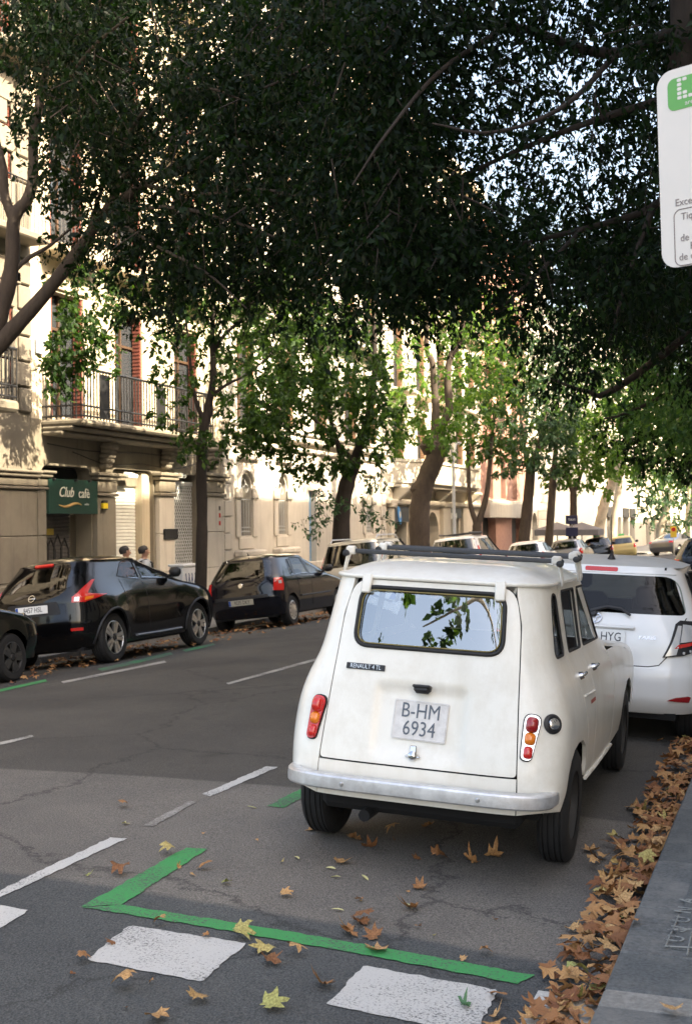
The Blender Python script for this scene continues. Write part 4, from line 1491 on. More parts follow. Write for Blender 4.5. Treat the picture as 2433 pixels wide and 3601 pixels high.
# ------------------------------------------------------------------ trees
M_bark = mat('grey brown bark', (.050, .036, .026), .9, var=.35, scale=9, bump=.5, bscale=28, stretch=(1, 1, .35), dirt=(.085, .065, .048), damt=.6, dscale=4)
M_barkd = mat('dark bark', (.026, .019, .015), .9, var=.35, scale=9, bump=.5, bscale=24, stretch=(1, 1, .35))
M_barkp = mat('pale mottled plane bark', (.34, .30, .23), .85, var=.25, scale=3, bump=.2, bscale=12, dirt=(.15, .14, .10), damt=.8, dscale=2.5)
LF_dark = leafmat('shade-dark foliage', (.0022, .0070, .0028), (.0042, .0128, .0042), (.0110, .0270, .0065), .34, 1.6)  # near-black leaf colour carries the shade inside the canopy
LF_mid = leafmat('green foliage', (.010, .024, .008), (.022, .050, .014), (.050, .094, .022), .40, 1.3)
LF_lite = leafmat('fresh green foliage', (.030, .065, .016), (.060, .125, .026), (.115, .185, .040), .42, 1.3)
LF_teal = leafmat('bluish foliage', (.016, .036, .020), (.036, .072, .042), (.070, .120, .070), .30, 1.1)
LF_right = leafmat('lightened foliage', (.022, .056, .020), (.045, .104, .036), (.090, .165, .055), .36, 1.3)  # leaf colour lightened so the right row looks lit
def unit(a):
    return a / np.maximum(np.linalg.norm(a, axis=-1, keepdims=True), 1e-9)
def foliage(name, clumps, size, mt, parent, seed, per_twig=14, wid=.42, droop=.55, fold=.25, spread=1.0):
    """clumps: (centre, (rx, ry, rz), leaves). Leaves sit on short drooping twigs inside each clump."""
    g_ = np.random.default_rng(seed)
    C, Rd, T = [], [], []
    for (c, r_, n) in clumps:
        k = max(1, int(n / per_twig))
        d = unit(g_.normal(size=(k, 3)))
        rad = g_.random((k, 1)) ** .42
        C.append(np.array(c)[None] + d * rad * np.array(r_)[None])
        Rd.append(d)
        T.append(np.full(k, np.mean(r_)))
    P, D = np.vstack(C), np.vstack(Rd)
    L0 = np.concatenate(T)
    k = len(P)
    D = unit(D * .6 + g_.normal(size=(k, 3)) * .55 + [0, 0, -droop])
    tl = (.22 + .35 * g_.random(k)) * np.clip(L0, .5, 1.4) * spread
    u = np.tile((np.arange(per_twig) + .5) / per_twig, k)
    idx = np.repeat(np.arange(k), per_twig)
    base = P[idx] + D[idx] * (tl[idx] * u)[:, None] + g_.normal(size=(k * per_twig, 3)) * .03
    base[:, 2] -= .25 * tl[idx] * u * u
    ld = unit(D[idx] * .55 + g_.normal(size=(len(idx), 3)) * .75 + [0, 0, -droop])
    sd = unit(np.cross(ld, g_.normal(size=(len(idx), 3))))
    nm = np.cross(sd, ld)
    sz = size * (.45 + 1.0 * g_.random(len(idx)) ** 1.3)[:, None]
    v0 = base
    v2 = base + ld * sz
    mid = base + ld * sz * .48
    v1 = mid + sd * sz * wid * .5 + nm * sz * fold * .3
    v3 = mid - sd * sz * wid * .5 + nm * sz * fold * .3
    V = np.stack([v0, v1, v2, v3], 1).reshape(-1, 3).astype(np.float32)
    N = len(idx)
    b = np.arange(N, dtype=np.int32)[:, None] * 4
    F = np.concatenate([b + [0, 1, 2], b + [0, 2, 3]], 1).reshape(-1)
    me = bpy.data.meshes.new(name)
    me.vertices.add(N * 4)
    me.vertices.foreach_set('co', V.ravel())
    me.loops.add(N * 6)
    me.loops.foreach_set('vertex_index', F.astype(np.int32))
    me.polygons.add(N * 2)
    me.polygons.foreach_set('loop_start', np.arange(0, N * 6, 3, dtype=np.int32))
    me.polygons.foreach_set('loop_total', np.full(N * 2, 3, np.int32))
    me.update(calc_edges=True)
    o = link(name, me, mt, parent)
    o['kind'] = 'stuff'
    if parent is not None:
        o.location = -Vector(parent.location)
    return o, P, D, tl
def twigs(P, D, tl, frac, mt, parent, seed, r_=.006):
    g_ = np.random.default_rng(seed)
    b = MB()
    for i in np.nonzero(g_.random(len(P)) < frac)[0]:
        p, d, t = Vector(P[i]), Vector(D[i]), tl[i]
        b.tube([p - d * t * .8 + Vector((0, 0, .1 * t)), p, p + d * t * .6 - Vector((0, 0, .1 * t))], [r_ * 1.4, r_, r_ * .5], 4, False)
    o = b.build('twigs', mt, parent)
    o['kind'] = 'stuff'
    o.location = -Vector(parent.location)
    return o
def limb(b, pts, r0, r1, n=10, wob=.0, seed=0, rough=.06):
    """tapered limb through the points (Catmull-Rom), with a knobbly surface"""
    pts = [Vector(p) for p in pts]
    rr_ = random.Random(seed)
    q = [pts[0] * 2 - pts[1]] + pts + [pts[-1] * 2 - pts[-2]]
    o = []
    for i in range(1, len(q) - 2):
        for k in range(6):
            t = k / 6
            p0, p1, p2, p3 = q[i - 1:i + 3]
            o.append(.5 * (2 * p1 + (p2 - p0) * t + (2 * p0 - 5 * p1 + 4 * p2 - p3) * t * t + (3 * p1 - p0 - 3 * p2 + p3) * t ** 3))
    o.append(pts[-1])
    m_ = len(o)
    rad = [(r0 + (r1 - r0) * (i / (m_ - 1)) ** .8) * (1 + rr_.uniform(-rough, rough)) for i in range(m_)]
    b.tube(o, rad, n)
    return o
def tree(name, label, base, trunk, limbs, crowns, bark, r0, seed, group='street trees', extra=None):
    root = tag(empty(name, base), label, 'tree', group)
    b = MB()
    limb(b, trunk[0], trunk[1], trunk[2], 14, seed=seed)
    b.lathe([(r0 * 1.55, -.12), (r0 * 1.3, .04), (r0 * 1.08, .22), (r0 * .95, .5)], 14, Matrix.Translation(base))
    if extra:
        extra(b)
    b.v = [tuple(Vector(v) - Vector(base)) for v in b.v]
    b.build('trunk', bark, root, 50)
    for i, (pts, a, c) in enumerate(limbs):
        b = MB()
        limb(b, pts, a, c, 8, seed=seed + i + 1)
        b.v = [tuple(Vector(v) - Vector(base)) for v in b.v]
        b.build('limb', bark, root, 50)
    for i, cr in enumerate(crowns):
        o, P, D, tl = foliage('crown', cr['c'], cr['size'], cr['mat'], root, seed * 31 + i, wid=cr.get('wid', .42), droop=cr.get('droop', .5), per_twig=cr.get('pt', 14), spread=cr.get('spread', 1.0))
        if cr.get('tw'):
            twigs(P, D, tl, cr['tw'], bark, root, seed + i)
    return root
def dc(x, y, z, r_, n, ry=None, rz_=None):            # a clump seen at preview pixel (x, y), z metres from the camera
    p = dpix(x, y, z)
    return (tuple(p), (r_, ry or r_, rz_ or r_ * .8), n)
def rain(x0, x1, y0, y1, z0, z1, k, r0, r1, n, seed, keep=None):   # many clumps through a block of the canopy
    g_ = random.Random(seed)
    o = []
    while len(o) < k:
        x, y = g_.uniform(x0, x1), g_.uniform(y0, y1)
        if keep and not keep(x, y):
            continue
        r_ = g_.uniform(r0, r1)
        o.append(dc(x, y, g_.uniform(z0, z1), r_, int(n * (r_ / r1) ** 2)))
    return o
LTX = -11.65
def lbase(y): return (LTX, y, lwz(LTX, y))
def gapw(x, y):                                       # thinner patch of canopy where the sky breaks through
    return ((x - 1200) / 185) ** 2 + ((y - 260) / 225) ** 2 < 1
def gapx(x, y):
    return ((x - 1200) / 235) ** 2 + ((y - 265) / 275) ** 2 < 1
# T1: big tree at the left edge, trunk outside the frame
b1 = lbase(14.7)
z1 = 17.8
up = [b1, (b1[0] - .05, 14.7, b1[2] + 1.6), tuple(dpix(-70, 900, z1)), tuple(dpix(-35, 810, z1))]
def skip1(x, y): return not (y > 430 and x < 330) and not (x < 130 and 150 < y < 760)
tree('street_tree', 'large dark leaning tree at the left edge with bare forking limbs', b1, (up, .21, .17),
     [([dpix(-40, 830, z1), dpix(5, 775, z1), dpix(100, 670, z1 - .1), dpix(190, 555, z1 - .2), dpix(235, 485, z1 - .3), dpix(330, 420, z1 - .6), dpix(470, 350, z1 - 1.2), dpix(640, 300, z1 - 2)], .155, .03),
      ([dpix(-45, 860, z1), dpix(5, 700, z1), dpix(28, 600, z1), dpix(33, 495, z1), dpix(62, 455, z1), dpix(76, 400, z1), dpix(78, 300, z1), dpix(100, 190, z1), dpix(115, 60, z1)], .14, .05),
      ([dpix(33, 500, z1), dpix(12, 445, z1), dpix(8, 380, z1), dpix(-10, 300, z1), dpix(-30, 150, z1)], .085, .04),
      ([dpix(95, 672, z1), dpix(150, 615, z1), dpix(200, 560, z1 + .1), dpix(215, 480, z1 + .2), dpix(250, 380, z1 + .2)], .06, .025),
      ([dpix(8, 640, z1), dpix(60, 590, z1), dpix(110, 560, z1), dpix(160, 520, z1)], .05, .02),
      ([dpix(235, 485, z1 - .3), dpix(330, 330, z1 - .5), dpix(420, 230, z1 - .9), dpix(560, 150, z1 - 1.5)], .06, .02),
      ([dpix(235, 485, 17.5), dpix(380, 470, 15), dpix(520, 500, 13.6), dpix(680, 560, 13.2)], .035, .008), ([dpix(330, 420, 17.2), dpix(450, 440, 14.5), dpix(600, 430, 13.4), dpix(760, 470, 13.2)], .03, .008),
      ([dpix(260, 500, 17), dpix(360, 560, 15), dpix(470, 620, 14), dpix(560, 700, 13.8)], .03, .008), ([dpix(120, 240, 17.8), dpix(200, 120, 15.5), dpix(290, 40, 14)], .04, .015), ([dpix(250, 380, 17.6), dpix(330, 250, 14.5), dpix(450, 200, 13.3), dpix(560, 230, 13.2)], .03, .008)],
     [dict(c=rain(120, 860, -140, 640, 13.6, 19.5, 150, .55, 1.0, 700, 11, skip1) + rain(330, 760, 500, 720, 15, 19, 18, .4, .7, 500, 12) + rain(90, 340, -140, 420, 15.5, 19, 44, .45, .8, 560, 13, lambda x, y: x > 150 or y < 200) + rain(150, 350, 400, 600, 16.5, 18.5, 10, .3, .5, 300, 14) +
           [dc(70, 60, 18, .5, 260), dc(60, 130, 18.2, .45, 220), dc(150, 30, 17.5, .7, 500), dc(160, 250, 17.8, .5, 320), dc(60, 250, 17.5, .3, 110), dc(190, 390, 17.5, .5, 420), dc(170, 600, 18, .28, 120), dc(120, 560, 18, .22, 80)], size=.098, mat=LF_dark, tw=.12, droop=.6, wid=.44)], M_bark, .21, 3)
# T2: slender tree in front of the lattice gate
b2 = lbase(22.6)
z2 = 25.1
tree('street_tree', 'slender street tree with a straight trunk between the black crossover and navy hatchback', b2,
     ([b2, tuple(dpix(459, 1180, z2)), tuple(dpix(457, 1060, z2)), tuple(dpix(462, 975, z2)), tuple(dpix(476, 925, z2))], .125, .10),
     [([dpix(470, 935, z2), dpix(484, 860, z2), dpix(482, 770, z2), dpix(486, 680, z2), dpix(490, 560, z2)], .09, .03),
      ([dpix(464, 960, z2), dpix(440, 890, z2), dpix(430, 800, z2), dpix(420, 700, z2)], .06, .02),
      ([dpix(482, 800, z2), dpix(510, 760, z2), dpix(550, 720, z2), dpix(600, 640, z2)], .05, .02),
      ([dpix(476, 900, z2), dpix(520, 870, z2), dpix(560, 850, z2), dpix(620, 800, z2)], .04, .015)],
     [dict(c=[dc(430, 700, z2, .9, 520), dc(540, 690, z2, .9, 560), dc(380, 760, z2 - .6, .6, 240), dc(400, 850, z2 - .6, .55, 260), dc(390, 930, z2 - .5, .4, 170), dc(430, 990, z2 - .5, .42, 220), dc(520, 820, z2, .7, 380), dc(545, 930, z2 - .4, .55, 300),
              dc(500, 1010, z2 - .5, .45, 240), dc(540, 1000, z2, .4, 170), dc(620, 760, z2, .8, 460), dc(640, 870, z2 - .3, .6, 330), dc(600, 960, z2 - .4, .5, 240), dc(460, 620, z2, 1.0, 700), dc(580, 600, z2, 1.0, 700), dc(670, 680, z2, .9, 600), dc(340, 680, z2 - .3, .5, 160), dc(490, 750, z2, .6, 220)], size=.135, mat=LF_mid, tw=.16, wid=.5),
      dict(c=[dc(170, 760, 24.2, .62, 900), dc(150, 830, 24.2, .5, 620), dc(215, 700, 24.3, .55, 560), dc(180, 640, 24.4, .5, 440), dc(215, 790, 24.2, .4, 260), dc(235, 830, 24.2, .25, 70), dc(130, 880, 24.2, .25, 60), dc(270, 640, 24.3, .5, 200)], size=.13, mat=LF_mid, tw=.14, wid=.5)], M_barkd, .125, 5)
# T3: thick trunk behind the people carrier
b3 = lbase(30.9)
z3 = 33.0
tree('street_tree', 'thick dark trunked tree behind the silver people carrier', b3,
     ([b3, tuple(dpix(775, 1180, z3)), tuple(dpix(784, 1110, z3)), tuple(dpix(806, 1040, z3))], .27, .20),
     [([dpix(800, 1060, z3), dpix(822, 990, z3), dpix(845, 900, z3), dpix(850, 800, z3), dpix(845, 650, z3)], .16, .05),
      ([dpix(790, 1090, z3), dpix(770, 1020, z3), dpix(750, 950, z3), dpix(740, 820, z3)], .12, .04),
      ([dpix(805, 1050, z3), dpix(760, 1000, z3), dpix(700, 940, z3), dpix(640, 900, z3)], .08, .03)],
     [dict(c=rain(560, 870, 690, 1000, 30, 34, 34, .5, 1.0, 500, 21) + [dc(620, 1010, 32, .5, 260), dc(680, 1050, 32, .45, 240), dc(740, 1060, 32, .5, 260), dc(800, 1040, 32, .5, 240), dc(850, 1010, 33, .5, 220), dc(600, 960, 31.5, .5, 260), dc(855, 900, 32.5, .7, 330)], size=.175, mat=LF_mid, wid=.5, tw=.08),
      dict(c=[dc(740, 1130, 32, .45, 150), dc(720, 1180, 32, .4, 110), dc(780, 1140, 32, .4, 110), dc(840, 1140, 33, .45, 120), dc(850, 1080, 33, .5, 160), dc(690, 1200, 32, .25, 50), dc(860, 1180, 33, .3, 60), dc(860, 960, 33, .5, 160)], size=.14, mat=LF_teal, wid=.4, tw=.3)], M_barkd, .27, 7)
# T4: knobbly old tree
b4 = lbase(38.6)
z4 = 40.2
def knobs(b):
    for (x, y, r_) in ((975, 1012, .36), (1000, 1018, .34), (945, 1110, .24), (985, 1035, .30)):
        p = dpix(x, y, z4)
        b.lathe([(0, -r_), (r_ * .6, -r_ * .8), (r_, 0), (r_ * .6, r_ * .8), (0, r_)], 10, Matrix.Translation(p))
tree('street_tree', 'old knobbly bent tree in front of the bowed balcony', b4,
     ([b4, tuple(dpix(951, 1190, z4)), tuple(dpix(957, 1120, z4)), tuple(dpix(972, 1075, z4)), tuple(dpix(988, 1035, z4)), tuple(dpix(986, 1005, z4))], .36, .30),
     [([dpix(985, 1010, z4), dpix(1000, 970, z4), dpix(1018, 930, z4), dpix(1015, 860, z4), dpix(1022, 810, z4), dpix(1045, 770, z4), dpix(1060, 650, z4)], .2, .07),
      ([dpix(985, 1010, z4), dpix(988, 930, z4), dpix(985, 880, z4), dpix(980, 820, z4), dpix(968, 790, z4), dpix(970, 640, z4)], .17, .07)],
     [dict(c=[dc(900, 960, 39, .8, 280), dc(930, 900, 39, .9, 330), dc(890, 1010, 39.5, .6, 170), dc(960, 960, 39, .7, 260), dc(1040, 1000, 39, .8, 300), dc(1060, 940, 40, .9, 320), dc(940, 820, 40, 1.1, 420), dc(1050, 860, 41, 1.1, 420), dc(920, 740, 41, 1.2, 420), dc(1080, 760, 41, 1.3, 500), dc(1000, 700, 41, 1.4, 600), dc(900, 680, 41, 1.2, 460), dc(1090, 680, 41, 1.3, 520), dc(1120, 850, 42, 1.2, 440), dc(880, 860, 40, .6, 160)], size=.19, mat=LF_lite, wid=.42, tw=.1),
      dict(c=[dc(920, 985, 38.5, .5, 150), dc(990, 985, 38.8, .6, 190), dc(1020, 965, 38.8, .5, 150)], size=.17, mat=LF_lite)], M_bark, .36, 9, extra=knobs)
# further trees of the left row
def far_tree(y, label, bx, pts, r0, crowns, bark, seed, limbs=()):
    z = y * math.cos(YAW) + LTX * -1 * math.sin(YAW)
    b = lbase(y)
    tree('street_tree', label, b, ([b] + [tuple(dpix(px, py, z)) for px, py in pts], r0, r0 * .75), [([dpix(px, py, z) for px, py in l], a, c) for l, a, c in limbs], crowns(z), bark, r0, seed)
far_tree(45.6, 'forked thin tree beside the brick building', 1080, ((1081, 1215), (1082, 1185)), .22, lambda z: [dict(c=[dc(1100, 960, z, 1.2, 420), dc(1060, 900, z, 1.2, 420), dc(1130, 890, z - 1, 1.2, 440), dc(1110, 1020, z - 1, .7, 200), dc(1150, 1000, z, 1.0, 320), dc(1080, 830, z, 1.3, 500), dc(1110, 760, z, 1.5, 560), dc(1150, 830, z, 1.4, 520), dc(1060, 740, z, 1.4, 480), dc(1130, 690, z, 1.6, 560)], size=.24, mat=LF_mid, tw=.08)], M_bark, 31,
         [([(1082, 1195), (1066, 1140), (1062, 1060), (1058, 980)], .12, .05), ([(1082, 1195), (1102, 1130), (1110, 1060), (1116, 990), (1125, 920)], .14, .05)])
far_tree(54.0, 'tree with silvery blue green crown beside the pale fascia', 1190, ((1196, 1150), (1204, 1060)), .28, lambda z: [dict(c=[dc(1180, 930, z, 1.5, 620), dc(1240, 900, z, 1.5, 620), dc(1140, 880, z, 1.4, 520), dc(1220, 990, z - 1, 1.1, 400), dc(1160, 1000, z - 1, 1.0, 330), dc(1270, 970, z - 1, 1.1, 380), dc(1200, 1050, z - 1, .6, 160), dc(1140, 1060, z - 1, .6, 130), dc(1200, 830, z, 1.6, 640), dc(1260, 830, z, 1.7, 640), dc(1170, 760, z, 1.7, 640), dc(1240, 740, z, 1.8, 680), dc(1250, 1040, z - 1, .9, 260)], size=.28, mat=LF_teal, tw=.05)], M_bark, 33,
         [([(1203, 1075), (1190, 1020), (1180, 940)], .16, .06), ([(1203, 1075), (1222, 1010), (1240, 930)], .18, .06)])
far_tree(60.2, 'straight trunk beside the café parasols', 1243, ((1250, 1150), (1256, 1060)), .22, lambda z: [dict(c=[dc(1260, 1010, z, 1.3, 420), dc(1300, 950, z, 1.6, 560), dc(1240, 940, z, 1.4, 420), dc(1290, 870, z, 1.8, 560), dc(1320, 800, z, 2.0, 600), dc(1280, 1060, z, 1.1, 300)], size=.30, mat=LF_mid)], M_bark, 35, [([(1256, 1070), (1262, 1000), (1270, 930)], .15, .06)])
far_tree(67.0, 'tree with low bright green crown behind the parasols', 1300, ((1300, 1180), (1300, 1110)), .24, lambda z: [dict(c=[dc(1310, 1060, z, 1.3, 420), dc(1350, 1040, z, 1.5, 520), dc(1270, 1070, z, 1.1, 300), dc(1330, 990, z, 1.7, 640), dc(1390, 1050, z, 1.3, 380), dc(1300, 970, z, 1.5, 480), dc(1380, 980, z, 1.6, 520), dc(1350, 900, z, 2.0, 640), dc(1410, 930, z, 1.8, 520), dc(1360, 1090, z, 1.2, 340)], size=.30, mat=LF_lite)], M_bark, 37,
         [([(1300, 1120), (1284, 1080), (1270, 1030)], .14, .06), ([(1300, 1120), (1316, 1080), (1330, 1020)], .14, .06)])
far_tree(76.0, 'leaning pale plane tree trunk at the crossing', 1355, ((1360, 1190), (1374, 1130), (1386, 1100), (1400, 1040)), .36, lambda z: [dict(c=[dc(1400, 1030, z, 1.8, 460), dc(1450, 1000, z, 1.9, 480), dc(1420, 940, z, 2.0, 560), dc(1440, 1060, z, 1.6, 400), dc(1470, 960, z, 2.2, 560)], size=.34, mat=LF_mid)], M_barkp, 39)
far_tree(83.0, 'second pale plane trunk at the crossing', 1388, ((1392, 1180), (1402, 1120), (1410, 1040)), .30, lambda z: [dict(c=[dc(1430, 1020, z, 1.9, 460), dc(1470, 1040, z, 1.7, 380)], size=.35, mat=LF_mid)], M_barkp, 41)
# plane tree in the sun beyond the crossing
pz = 92.0
bp = dpix(1500, 1262, pz)
bp.z = rz(-8, 85)
tree('plane_tree', 'bright plane tree in full sun at the end of the street', tuple(bp), ([tuple(bp), tuple(dpix(1499, 1200, pz)), tuple(dpix(1510, 1160, pz)), tuple(dpix(1522, 1110, pz))], .42, .25),
     [([dpix(1500, 1195, pz), dpix(1512, 1150, pz), dpix(1500, 1110, pz)], .15, .06)],
     [dict(c=[dc(1500, 1110, pz, 2.0, 420), dc(1550, 1130, pz, 2.2, 460), dc(1480, 1160, pz, 1.6, 260), dc(1560, 1180, pz, 1.8, 300), dc(1520, 1060, pz, 2.4, 480), dc(1470, 1100, pz, 1.6, 260)], size=.42, mat=LF_teal)], M_barkp, .42, 43, group='street trees')
for i, (px_, y) in enumerate(((1560, 150), (1450, 140), (1330, 125))):
    p = dpix(px_, 1240, y)
    base = (p.x, p.y, rz(p.x, 120))
    tree('plane_tree', ('hazy plane tree at the far right', 'hazy plane tree at the far end, centre of three', 'hazy plane tree behind the parasols')[i], base, ([base, (base[0], base[1], 3), (base[0] + .3, base[1], 6)], .35, .2), [],
         [dict(c=[((base[0] + random.uniform(-3, 3), base[1] + random.uniform(-3, 3), random.uniform(5, 14)), (2.4, 2.4, 2.0), 260) for k in range(9)], size=.5, mat=LF_lite)], M_barkp, .35, 50 + i)
# right row: trunks stand beyond the right edge, boughs reach over the street
def rbase(y): return (.55, y, rwz(.55, y))
def over(y, seed):                                    # the top of a crown, mostly above the frame
    g_ = random.Random(seed)
    return dict(c=[((g_.uniform(-2.2, 3.4), y + g_.uniform(-3, 3), g_.uniform(6.8, 10)), (1.2, 1.2, .9), 260) for k in range(16)], size=.14, mat=LF_dark)
rb1 = rbase(9.4)
def keep1(x, y):
    if gapx(x, y):
        return random.random() < .08
    return y < 640 - max(0, 900 - x) * .35
lim1 = [([(.5, 9.4, 3.2), (.2, 9.6, 4.6), dpix(1560, 380, 10.6), dpix(1480, 470, 11), dpix(1320, 520, 11.6), dpix(1150, 560, 12.2), dpix(960, 600, 13)], .07, .012),
        ([(.5, 9.4, 3.4), (.1, 9.3, 5.4), dpix(1400, 120, 10.5), dpix(1150, 60, 11), dpix(850, 90, 11.8), dpix(600, 200, 12.6)], .08, .012),
        ([(.2, 9.5, 5.0), dpix(1420, 250, 10.5), dpix(1200, 330, 11), dpix(1000, 420, 11.6), dpix(800, 480, 12.4)], .045, .01),
        ([(.5, 9.4, 3.0), dpix(1585, 250, 9.9), dpix(1562, 30, 9.8), dpix(1550, -200, 9.8)], .20, .13),
        ([dpix(1150, 60, 11), dpix(1000, 160, 10), dpix(880, 300, 9.5), dpix(800, 420, 9.4)], .03, .007), ([dpix(1320, 520, 11.6), dpix(1200, 640, 11), dpix(1110, 720, 10.8)], .025, .007), ([dpix(1480, 470, 11), dpix(1420, 640, 10.8), dpix(1380, 780, 10.8)], .03, .008), ([dpix(1400, 120, 10.5), dpix(1280, 240, 9.8), dpix(1120, 300, 9.4), dpix(980, 280, 9.4)], .03, .007)]
tree('street_tree', 'near tree leaning in from the right whose dark boughs roof the street', rb1, ([rb1, (.52, 9.4, 1.6), (.50, 9.4, 3.5)], .24, .2), lim1,
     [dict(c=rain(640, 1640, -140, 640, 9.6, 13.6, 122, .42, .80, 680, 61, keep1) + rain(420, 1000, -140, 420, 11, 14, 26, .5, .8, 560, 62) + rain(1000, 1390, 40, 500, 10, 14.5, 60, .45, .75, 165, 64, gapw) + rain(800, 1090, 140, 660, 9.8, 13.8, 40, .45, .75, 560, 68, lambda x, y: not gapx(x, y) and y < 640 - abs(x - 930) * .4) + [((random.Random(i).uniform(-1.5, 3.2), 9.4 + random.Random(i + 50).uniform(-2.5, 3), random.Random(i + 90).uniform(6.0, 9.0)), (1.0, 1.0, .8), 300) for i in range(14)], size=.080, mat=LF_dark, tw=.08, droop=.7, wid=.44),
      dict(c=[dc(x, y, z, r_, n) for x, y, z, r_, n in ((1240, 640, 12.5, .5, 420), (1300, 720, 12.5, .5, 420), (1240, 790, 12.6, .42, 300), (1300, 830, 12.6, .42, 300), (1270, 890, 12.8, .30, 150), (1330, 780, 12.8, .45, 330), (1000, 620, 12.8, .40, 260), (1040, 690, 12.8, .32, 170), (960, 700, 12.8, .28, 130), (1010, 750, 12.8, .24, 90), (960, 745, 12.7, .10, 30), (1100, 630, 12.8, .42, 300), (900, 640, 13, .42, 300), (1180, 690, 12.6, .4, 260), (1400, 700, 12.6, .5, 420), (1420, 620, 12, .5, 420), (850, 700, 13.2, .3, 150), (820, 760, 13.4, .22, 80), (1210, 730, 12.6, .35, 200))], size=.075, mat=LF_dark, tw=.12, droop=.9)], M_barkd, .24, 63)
rb2 = rbase(17.6)
tree('street_tree', 'second tree of the right row, its boughs hanging over the white hatchback', rb2, ([rb2, (.5, 17.6, 2.0), (.45, 17.5, 4.2)], .24, .18),
     [([(.45, 17.5, 3.6), (-.3, 17.6, 4.8), dpix(1400, 880, 19), dpix(1330, 888, 19.3), dpix(1250, 860, 19.8)], .10, .02), ([(.45, 17.5, 4.2), (-.4, 17.6, 6.0), dpix(1300, 640, 19), dpix(1150, 560, 19.5), dpix(1000, 540, 20)], .10, .02)],
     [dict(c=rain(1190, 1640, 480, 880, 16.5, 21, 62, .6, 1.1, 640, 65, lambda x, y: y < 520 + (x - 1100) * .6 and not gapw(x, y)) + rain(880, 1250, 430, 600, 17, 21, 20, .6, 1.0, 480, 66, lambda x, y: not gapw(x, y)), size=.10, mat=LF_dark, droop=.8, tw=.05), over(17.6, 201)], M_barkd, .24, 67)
rb3 = rbase(25.8)
tree('street_tree', 'third tree of the right row with green lower boughs', rb3, ([rb3, (.5, 25.8, 2.2), (.4, 25.7, 4.6)], .24, .18),
     [([(.4, 25.7, 4.0), (-.6, 25.8, 5.0), dpix(1440, 930, 26.5), dpix(1370, 950, 27)], .09, .02)],
     [dict(c=rain(1330, 1640, 640, 1010, 24, 28, 46, .7, 1.2, 560, 69, lambda x, y: y < 700 + (x - 1270) * 1.25), size=.14, mat=LF_right, droop=.7),
      dict(c=[dc(1440, 1010, 26, .6, 260), dc(1500, 1030, 26, .6, 260), dc(1555, 1050, 25.5, .5, 200), dc(1400, 960, 26.5, .6, 260), dc(1565, 1085, 25.5, .25, 60)], size=.13, mat=LF_dark, droop=.9), over(25.8, 202)], M_barkd, .24, 71)
rb4 = rbase(34.0)
tree('street_tree', 'fourth tree of the right row above the far crossing', rb4, ([rb4, (.5, 34, 2.4), (.4, 34, 5)], .24, .18), [],
     [dict(c=rain(1400, 1620, 760, 1040, 33, 38, 26, .8, 1.3, 420, 73, lambda x, y: y < 820 + (x - 1300) * .9), size=.19, mat=LF_right, droop=.6), over(34.0, 203)], M_bark, .24, 75)
for i, y in enumerate((44.0, 54.0, 64.0)):
    bb = rbase(y)
    tree('street_tree', ('fifth tree of the right row, hidden behind nearer boughs', 'sixth tree of the right row, far along the pavement', 'last tree of the right row before the far crossing')[i], bb, ([bb, (.5, y, 2.4), (.4, y, 5)], .22, .16), [],
         [dict(c=[((random.uniform(-2.6, 2.4), y + random.uniform(-2.5, 2.5), random.uniform(5.0, 9.5)), (1.3, 1.3, 1.0), 260) for k in range(12)], size=.24, mat=LF_mid)], M_bark, .22, 80 + i)
# canopy of the left row higher up, over the middle of the street
for i, (y, seed) in enumerate(((26.5, 91), (34.5, 92))):
    pass
# plane tree behind the viewer, mirrored in the rear window of the old car
bb = (.6, -7.0, rwz(.6, -7))
tree('plane_tree', 'plane tree on the pavement behind the viewer', bb, ([bb, (.6, -7, 2.5), (.3, -6.8, 5.0)], .22, .14), [([(.3, -6.8, 4.6), (-1.0, -6.2, 6.1), (-2.6, -5.4, 6.3), (-3.6, -5.0, 6.0), (-4.2, -5.0, 5.7)], .08, .012), ([(-2.6, -5.4, 6.3), (-3.8, -5.1, 6.5), (-5.0, -5.0, 6.6)], .03, .01)],
     [dict(c=[((-3.75, -5.0, 5.75), (.34, .3, .42), 90), ((-3.45, -5.0, 6.2), (.4, .4, .3), 90), ((-4.75, -5.0, 6.42), (.42, .3, .16), 70), ((-5.3, -5.0, 5.42), (.12, .1, .08), 16), ((-1.5, -6.0, 6.6), (.9, .7, .5), 120), ((.2, -6.5, 6.6), (.9, .9, .9), 160), ((.4, -6.8, 7.5), (1.4, 1.4, 1.0), 200)], size=.15, mat=LF_mid, wid=.8)], M_barkp, .22, 95)
